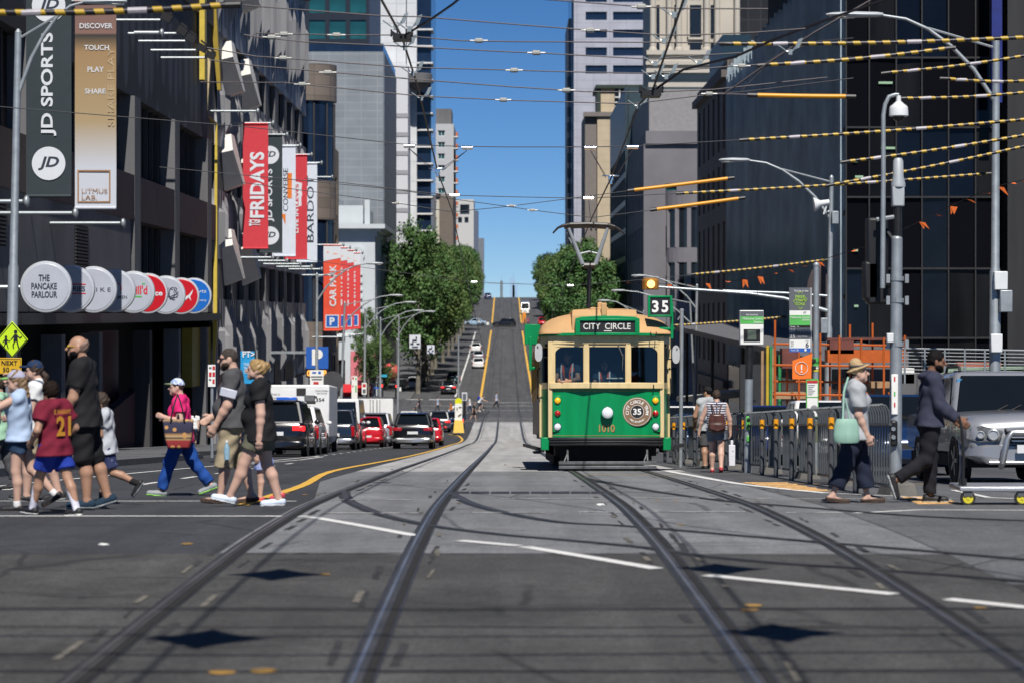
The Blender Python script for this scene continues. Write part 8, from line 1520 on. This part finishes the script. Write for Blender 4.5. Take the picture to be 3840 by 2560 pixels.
span('long span wire crossing the red banners at mid height', [(366,384),(554,402),(759,421),(882,433),(1044,449),(1200,453),(1352,456),(1450,450),(1565,444)], 60, .01, mat=w_gr)
span('span wire dipping to the left track wire and rising to the upper amber tube', [(560,420),(760,446),(882,462),(1038,487),(1163,475),(1296,458),(1441,439),(1453,438)], 58, .009, insul=[(912,467),(1175,473)], mat=w_gr)
span('span wire crossing behind and falling to the lower amber tube', [(700,410),(860,428),(975,446),(1036,457),(1168,475),(1223,483),(1361,500),(1496,483),(1505,482)], 57, .009, insul=[(1223,483)], mat=w_gr)
span('low span wire in front of the trees on both sides of the street', [(690,595),(728,600),(875,620),(1088,648),(1176,652),(1310,656),(1426,647),(1593,631)], 100, .011, insul=[(1089,648),(1310,656)], mat=w_gr)
span('lowest span wire just above the tram roof', [(1040,742),(1176,757),(1350,765),(1548,747)], 140, .013, mat=w_gr)
span('pale guy wire at the right running down from the upper lamp arm', [(1606,217),(1700,212),(1800,200),(1960,180)], 44, .01, mat=w_gr); span('thin wire slanting up right to the longest striped cover', [(1665,215),(1757,150),(1870,75),(2010,-5)], 33, .014)
span('thin stay wire fanning up beside the tall right lamp post', [(1700,212),(1780,130),(1880,95),(1960,88)], 42, .01, mat=w_gr)
# trolley wires over both tracks
def trolley(label, X, pts, wd=.012):
    t = thing('trolley_wire', label, 'wire', (X,20,6)); m = MB(); m.tube(pts, wd, 5); m.build('wire', w_dk, t, world=True); return t
lw = [V((-1.35,2,6.1)), at(876,0,27.1), at(923,85,32.4), at(960,200,37.5), at(1005,393,49), at(1039,487,62.7), V((-1.42,100,2.3)), V((-1.4,160,-.95)), V((-1.4,215,-2.1)), V((-1.3,300,-1.4)), V((-1.2,420,2.8)), V((-1.1,620,12.2))]
trolley('dark overhead tram wire above the left track', -1.4, lw, .016)
rw = [V((2.0,2,5.9)), at(1570,0,27.4), at(1498,211,33.3), at(1466,242,36.6), at(1403,410,46.3), at(1359,501,56), V((2.0,95,2.2)), V((2.0,160,-1.0)), V((2.0,215,-2.1)), V((1.9,300,-1.4)), V((1.8,420,2.8)), V((1.7,620,12.2))]
trolley('dark overhead tram wire above the right track', 2.0, rw, .016)
trolley('curving overhead wire leaving the left wire hub towards the upper right', 0, [at(923,85,32.4), at(985,48,30.8), at(1040,10,29.4), at(1062,-8,29), V((2.2,18,6.1)), V((6,8,6.1))], .016)
trolley('curving overhead wire leaving the right wire hub towards the upper right', 0, [at(1498,211,33.3), at(1570,160,32.8), at(1690,140-10,32), at(1780,90,31.5), at(1900,45,31), at(2060,-10,30.5), V((9,24,6.1))], .018)
def hub(label, c, k=1.):
    t = thing('wire_hub', label, 'fitting', c); m = MB(); m.loft([[(x*k,y*k,z*k) for x,y in ((-.12,-.1),(.12,-.1),(.12,.3),(-.12,.3))] for z in (-.04,.03)]); m.hexa([(-.15*k,-.05,.03),(.0,-.05,-.03),(.0,.05,-.03),(-.15*k,.05,.03),(-.15*k,-.05,.09),(.0,-.05,.0),(.0,.05,.0),(-.15*k,.05,.09)]); m.hexa([(.0,-.05,-.03),(.15*k,-.05,.03),(.15*k,.05,.03),(.0,.05,-.03),(.0,-.05,.0),(.15*k,-.05,.09),(.15*k,.05,.09),(.0,.05,.0)]); m.build('frame', c_ink, t)
    m = MB()
    for x in (-.14,-.06,.06,.14): m.cyl((x*k,0,0),(x*k,0,.1*k),.012,n=5)
    m.build('clamp', w_gr, t); return t
hub('black wire junction fitting over the left track at the top', at(923,85,32.3)); hub('black wire junction fitting over the right track', at(1496,214,33.2), 1.1); 
def spider(label, c, ends, d):
    t = thing('wire_hanger', label, 'fitting', c); m = MB(); m.box((0,0,0),(.1,.12,.1)); m.box((0,0,.05),(.34,.03,.03)); m.box((0,0,-.08),(.06,.1,.08)); m.build('clamp', c_chr, t, bevel=.01)
    for e in ends: m = MB(); q = at(*e,d); 
    for e in ends:
        q = at(*e,d)-c
        for o in (-.05, .05): m = MB(); m.cyl((.1*(1 if q.x > 0 else -1),o,.03+o*.6),q+V((0,0,-.05)),.008,n=4); m.build('hanger_wire', w_dk, t)
        m = MB(); m.cyl(q-X_*.11,q+X_*.11,.045,n=10); m.build('clip', c_chr, t, smooth=40)
spider('bright metal hanger with two arms on the left track wire against the sky', at(1005,393,48), [(940,336),(1073,340)], 48); spider('bright metal hanger with two arms on the right track wire above the pantograph', at(1403,410,48), [(1356,340),(1453,338)], 48)
for px0,py0,px1,py1,d,lab in ((1044,449,1040,487,60,'short dropper holding the left track wire under the mid span'),(1352,456,1356,500,60,'short dropper holding the right track wire above the pantograph'),(1310,656,1311,676,100,'small white dropper clip above the trees on the right'),(1089,648,1089,700,100,'thin dropper below the low span by the left trees')):
    t = thing('wire_dropper', lab, 'fitting', at(px0,py0,d)); m = MB(); m.cyl(at(px0,py0,d),at(px1,py1,d),.01,n=4); m.build('dropper', w_dk, t, world=True); m = MB(); m.cyl(at(px0,py0,d)-X_*.12,at(px0,py0,d)+X_*.12,.05,n=8); m.build('clip', c_chr, t, world=True)
pu = M('pull_off_clear', (.22,.26,.28), .25, var=.1)
for i, (px, py, d) in enumerate(((1548,29,28.9),(1525,89,30.7),(1505,141,32.4),(1500,172,33),(1466,240,36.4),(1606,140,33.5),(1530,172,33.2),(1815,115,31.8),(908,58,31),(940,62,31),(930,105,33),(948,165,35.6),(968,222,38.6))):
    t = thing('pull_off_arm', 'curved clear pull off arm clipped on '+('the right track wire, %s from the top' % ('first','second','third','fourth','fifth')[i] if i < 5 else 'the right curved wire, %s from the hub' % ('third','second','last')[i-5] if i != 6 and i < 8 else 'the right curved wire nearest the hub' if i < 8 else 'the left wires, %s' % ('just left of the hub','just right of the hub','right below the hub','second below the hub','third below the hub')[i-8]), 'fitting', at(px,py,d), 0, 'curved arms clipped on the tram wires'); m = MB(); m.tube([(-.16,0,.06),(-.1,0,.02),(-.05,0,-.02),(.03,0,-.02),(.08,0,.05)],.01,5); m.prism([(.05,-.0,.0),(.12,0,.03),(.17,0,.16),(.11,0,.14)],(0,.012,0)); m.box((0,0,-.03),(.05,.05,.07)); m.build('arm', pu, t)
# striped covers and amber tubes
for a, b, d, d1, r, lab in (((1676,101),(2360,86),33,None,.029,'longest striped cover, at the top right'),((1762,149),(2172,112),34,None,.028,'striped cover second from the top, thick and slanting'),((2042,167),(2362,127),42,None,.028,'short striped cover against the black glass below the second one'),((2176,181),(2362,186),44,None,.03,'double striped cover meeting the right lamp post'),((2078,226),(2362,212),44,None,.03,'striped cover passing behind the security camera'),((1715,321),(2362,274),46,None,.033,'long striped cover crossing the right lamp post below the camera'),((1947,371),(2362,309),46,None,.033,'striped cover slanting up to the right under the camera'),((1912,424),(2362,334),48,None,.031,'striped cover passing behind the grey antenna'),((1567,444),(2268,399),56,None,.034,'lowest long striped cover, ending at a red clip on the lamp post'),((1595,630),(1896,597),90,None,.045,'thin striped cover above the stop flag'),((1550,747),(1800,728),120,None,.06,'thinnest striped cover behind the passenger display'),((-20,29),(522,12),25,None,.034,'very thick striped cover at the top left corner')):
    sleeve(lab, a, b, d, r)
for a, b, d, lab in (((1737,219),(1945,222),38,'level amber tube in front of the glass fins'),((1455,437),(1673,410),57,'upper amber tube slanting up to the right above the tram'),((1507,481),(1698,456),57,'lower amber tube slanting up to the right above the tram')): sleeve(lab, a, b, d, .042 if d > 50 else .036, m_tube, 'amber_tube')
# bunting of small orange flags
bn = thing('flag_bunting', 'string of small orange flags rising from the tram stop to the right lamp post', 'bunting', at(1560,650,80)); P = [(1440,648,95),(1570,655,90),(1690,645,82),(1790,625,76),(1880,600,72),(1990,565,68),(2100,515,62),(2200,465,58),(2300,425,55),(2370,410,54)]; m = MB(); m.tube([at(*p) for p in P], .01, 4); m.build('cord', w_dk, bn, world=True)
fo = M('flag_orange', (.7,.14,.02), .7, var=.1)
for i in range(26):
    u = i/25*(len(P)-1.01); k = int(u); a, b = at(*P[k]), at(*P[k+1]); c = a+(b-a)*(u-k)
    if 2015 < VX+c.x*F/c.y < 2075: continue
    w = random.uniform(.1,.2); h = random.uniform(-.3,.05); q = MB(); q.add([c, c+V((w,.02,-.02)), c+V((w*.7+random.uniform(-.1,.2),.05,h))], [(0,1,2)]); q.prism([c,c+V((w,0,-.02)),c+V((w*.7+random.uniform(-.1,.2),.03,h))],(0,.006,0)); q.build('flag', fo, bn, world=True)
# overhead equipment behind the picture's top edge: its shadows fall on the near road
for i, (px, py) in enumerate(((635,1320),(470,1468),(1655,1307),(1792,1454))):
    g = G(px, py); hgt = 5.6; c = V((g.x+.085*hgt, g.y-.78*hgt, g.z+hgt)); t = thing('wire_crossing', ('far left','near left','far right','near right')[i]+' diamond shaped wire crossing plate, seen only by its shadow on the road', 'fitting', c, 0, 'diamond plates above the road')
    m = MB(); L = .44; P = []
    for q in range(48):
        a = 2*PI*q/48; rr = 1/(abs(math.cos(a))**.78+abs(math.sin(a))**.78)**(1/.78); P.append((rr*math.cos(a)*.37, rr*math.sin(a)*.46, 0))
    m.prism(P, (0,0,.03)); m.build('plate', c_ink, t)
for i, y in enumerate((15.3, 14.0, 12.6, 13.2)):
    t = thing('span_wire', ('first','second','third','fourth')[i]+' span wire above the near road, seen by its shadow line', 'wire', (-9,y-4.4,5.7), 0, 'span wires over the tracks'); m = MB(); m.tube([(-9,y-4.4,5.75),(0,y-4.42,5.6),(9,y-4.35+.3*(i == 3),5.75)], .02, 5); m.build('wire', w_dk, t, world=True)
# ------------------------------------------------------------------ street trees
def leafmat(name, a, b_):
    m, nt, b = _nt(name); n = ramp(nt, noise(nt, .55, 4, coord(nt), .6), [(.32, 0.), (.68, 1.)]); n2 = ramp(nt, noise(nt, 5, 2, coord(nt)), [(.3, .7), (.7, 1.25)])
    mx = nt.nodes.new('ShaderNodeMix'); mx.data_type = 'RGBA'; mx.blend_type = 'MULTIPLY'; mx.inputs[0].default_value = 1; nt.links.new(mixc(nt, n, a, b_), mx.inputs[6]); nt.links.new(n2, mx.inputs[7]); oi = nt.nodes.new('ShaderNodeObjectInfo'); mr = nt.nodes.new('ShaderNodeMapRange'); mr.inputs[3].default_value = .47; mr.inputs[4].default_value = .515; nt.links.new(oi.outputs['Random'], mr.inputs[0]); hv = nt.nodes.new('ShaderNodeHueSaturation'); nt.links.new(mr.outputs[0], hv.inputs['Hue']); nt.links.new(mx.outputs[2], hv.inputs['Color']); nt.links.new(hv.outputs[0], b.inputs['Base Color']); b.inputs['Roughness'].default_value = .6; b.inputs['Specular IOR Level'].default_value = .3; _MATS[name] = m; return m
lf = leafmat('plane_leaves', (.04,.09,.028), (.1,.18,.05)); bark = M('plane_bark', (.14,.125,.1), .85, var=.4, scale=2)
def crown_mesh(seed, H, R, z0, nc=105, per=110, leaf=.33):
    rng = np.random.default_rng(seed); vs = []; 
    cs = []
    while len(cs) < nc:
        p = rng.uniform(-1, 1, 3); r = np.linalg.norm(p)
        if r > 1 or r < .35: continue
        taper = 1-.38*max(0, p[2])-.25*max(0, -p[2]-.3); cs.append((p[0]*R*taper, p[1]*R*taper, z0+(H-z0)*(.5+.5*p[2]), rng.uniform(.45, 1.35)))
    C = np.array(cs); n = nc*per; ci = np.repeat(np.arange(nc), per); d = rng.normal(size=(n, 3)); d /= np.linalg.norm(d, axis=1)[:, None]
    P = C[ci, :3]+d*C[ci, 3:4]*rng.uniform(.5, 1.15, (n, 1)); nr = d+rng.normal(scale=.55, size=(n, 3)); nr /= np.linalg.norm(nr, axis=1)[:, None]
    u = np.cross(nr, rng.normal(size=(n, 3))); u /= np.linalg.norm(u, axis=1)[:, None]; w = np.cross(nr, u); s = leaf*rng.uniform(.6, 1.3, (n, 1))
    Q = np.stack([P-u*s*.5, P+w*s*.42, P+u*s*.55, P-w*s*.42], 1).reshape(-1, 3); Fq = np.arange(4*n).reshape(-1, 4); return Q, Fq
def tree_proto(seed, H, R, z0):
    v, f = crown_mesh(seed, H, R, z0); o = smesh('crown', (v, f), lf, None); o.data.polygons.foreach_set('use_smooth', np.zeros(len(f), bool)); return o
def trunk_mesh(seed, H, R, z0):
    rnd = random.Random(seed); m = MB(); top = z0+(H-z0)*.55; m.tube([(0,0,-.3),(0,0,.4),(.05,.03,z0*.7),(.1,0,z0+1),(.05,.05,top)], [.42,.3,.26,.2,.08], 9)
    for k in range(7): a = k*.9+rnd.random(); h = z0*.75+k*.5; m.tube([(0,0,h),(math.cos(a)*R*.3,math.sin(a)*R*.3,h+1.6),(math.cos(a)*R*.62,math.sin(a)*R*.62,h+3.4)], [.14,.09,.04], 6)
    return m.build('trunk', bark, None, smooth=50)
PR = [(tree_proto(3, 20, 5.0, 3.6), trunk_mesh(3, 20, 5, 3.6)), (tree_proto(8, 18, 5.0, 3.4), trunk_mesh(8, 18, 5, 3.4)), (tree_proto(15, 19, 4.6, 3.8), trunk_mesh(15, 19, 4.6, 3.8))]
used = set()
def tree(label, X, d, k, sc, rz, sx=1., group='plane trees along the far street'):
    t = thing('plane_tree', label, 'tree', (X, d, zg(d)), rz, group); t.scale = (sc*sx, sc*sx, sc)
    for o in PR[k]:
        if k in used: c = o.copy(); COL.objects.link(c)
        else: c = o
        c.parent = t
    used.add(k); return t
LT = [(-10.6,290,0,1.1,.9),(-10.4,303,1,1.08,.95),(-10.4,317,2,1.0,.95),(-10.2,332,0,.95,.95),(-10.2,348,1,1.0,.9),(-9.6,366,2,.97,.95),(-9.2,385,0,.95,.95),(-9,405,1,.97,.9),(-8.8,428,2,.93,.95),(-8.6,452,0,.9,.9),(-8.4,474,1,.9,.9),(-9.6,520,2,.85,.9),(-9.4,545,0,.8,.9),(-9.2,572,1,.8,.9),(-9,600,2,.7,.9)]
ordn = ['first','second','third','fourth','fifth','sixth','seventh','eighth','ninth','tenth','eleventh','twelfth','thirteenth','fourteenth','fifteenth']
for i, (X, d, k, sc, sx) in enumerate(LT): tree('dense green plane tree, %s up the hill in the left row' % ordn[i], X, d, k, sc, i*1.3, sx)
RT = [(9.6,292,1,1.02,1.0),(10.2,306,2,1.0,1.0),(9.6,322,0,.98,.95),(9.4,340,1,1.0,.95),(9.4,360,2,.95,.95),(9.4,382,0,.9,.95),(9.4,406,1,.9,.9),(9.4,430,2,.85,.9),(9.2,456,0,.8,.9),(9.2,478,1,.8,.9),(9.2,525,2,.75,.9),(9,556,0,.7,.9),(9,590,1,.65,.9)]
for i, (X, d, k, sc, sx) in enumerate(RT): tree('dense green plane tree, %s up the hill in the right row' % ordn[i], X, d, k, sc, i*2.1+.5, sx)
tree('slender young tree standing before the white classical building', pxX(846,268), 268, 1, .62, .7, .62, None); tree('low bushy tree beside the orange parking banners', pxX(872,272), 272, 2, .42, .3, 1.0, None)
# ------------------------------------------------------------------ camera, sun and sky
cam = bpy.data.cameras.new('camera'); co = bpy.data.objects.new('camera', cam); COL.objects.link(co)
co.location = (0, 0, CH); co.rotation_euler = (PI/2, 0, 0)
cam.sensor_width = 36; cam.lens = F/2352*36; cam.shift_x = (1176-VX)/2352; cam.shift_y = -(784-HY)/2352
cam.clip_end = 20000; cam.clip_start = .1
cam.dof.use_dof = True; cam.dof.focus_distance = 48; cam.dof.aperture_fstop = 2.6
S.camera = co
sd = V((-.085, .78, -1)).normalized()              # the way the sunlight travels
el = math.asin(-sd.z); az = math.atan2(-sd.x, -sd.y)
su = bpy.data.lights.new('sun', 'SUN'); su.energy = 4.7; su.angle = math.radians(.5); su.color = (1, .95, .88)
so = bpy.data.objects.new('sun', su); COL.objects.link(so); so.rotation_euler = sd.to_track_quat('-Z', 'Y').to_euler(); so.location = (0, -20, 60)
w = bpy.data.worlds.new('World'); S.world = w; w.use_nodes = True
nt = w.node_tree; sky = nt.nodes.new('ShaderNodeTexSky'); sky.sky_type = 'NISHITA'; sky.sun_disc = False
sky.sun_elevation = el; sky.sun_rotation = az; sky.air_density = .55; sky.dust_density = 0; sky.ozone_density = 6; sky.altitude = 1500
bg = nt.nodes['Background']; bg.inputs[1].default_value = .066
hs = nt.nodes.new('ShaderNodeHueSaturation'); hs.inputs['Saturation'].default_value = 1.16; nt.links.new(sky.outputs[0], hs.inputs['Color']); nt.links.new(hs.outputs[0], bg.inputs[0])
S.view_settings.view_transform = 'Standard'; S.view_settings.look = 'None'; S.view_settings.exposure = .3; S.view_settings.gamma = 1
S.cycles.max_bounces = 6; S.cycles.transparent_max_bounces = 12; S.cycles.use_denoising = True
S.cycles.sample_clamp_indirect = 4; S.cycles.caustics_reflective = False; S.cycles.caustics_refractive = False
S.render.film_transparent = False
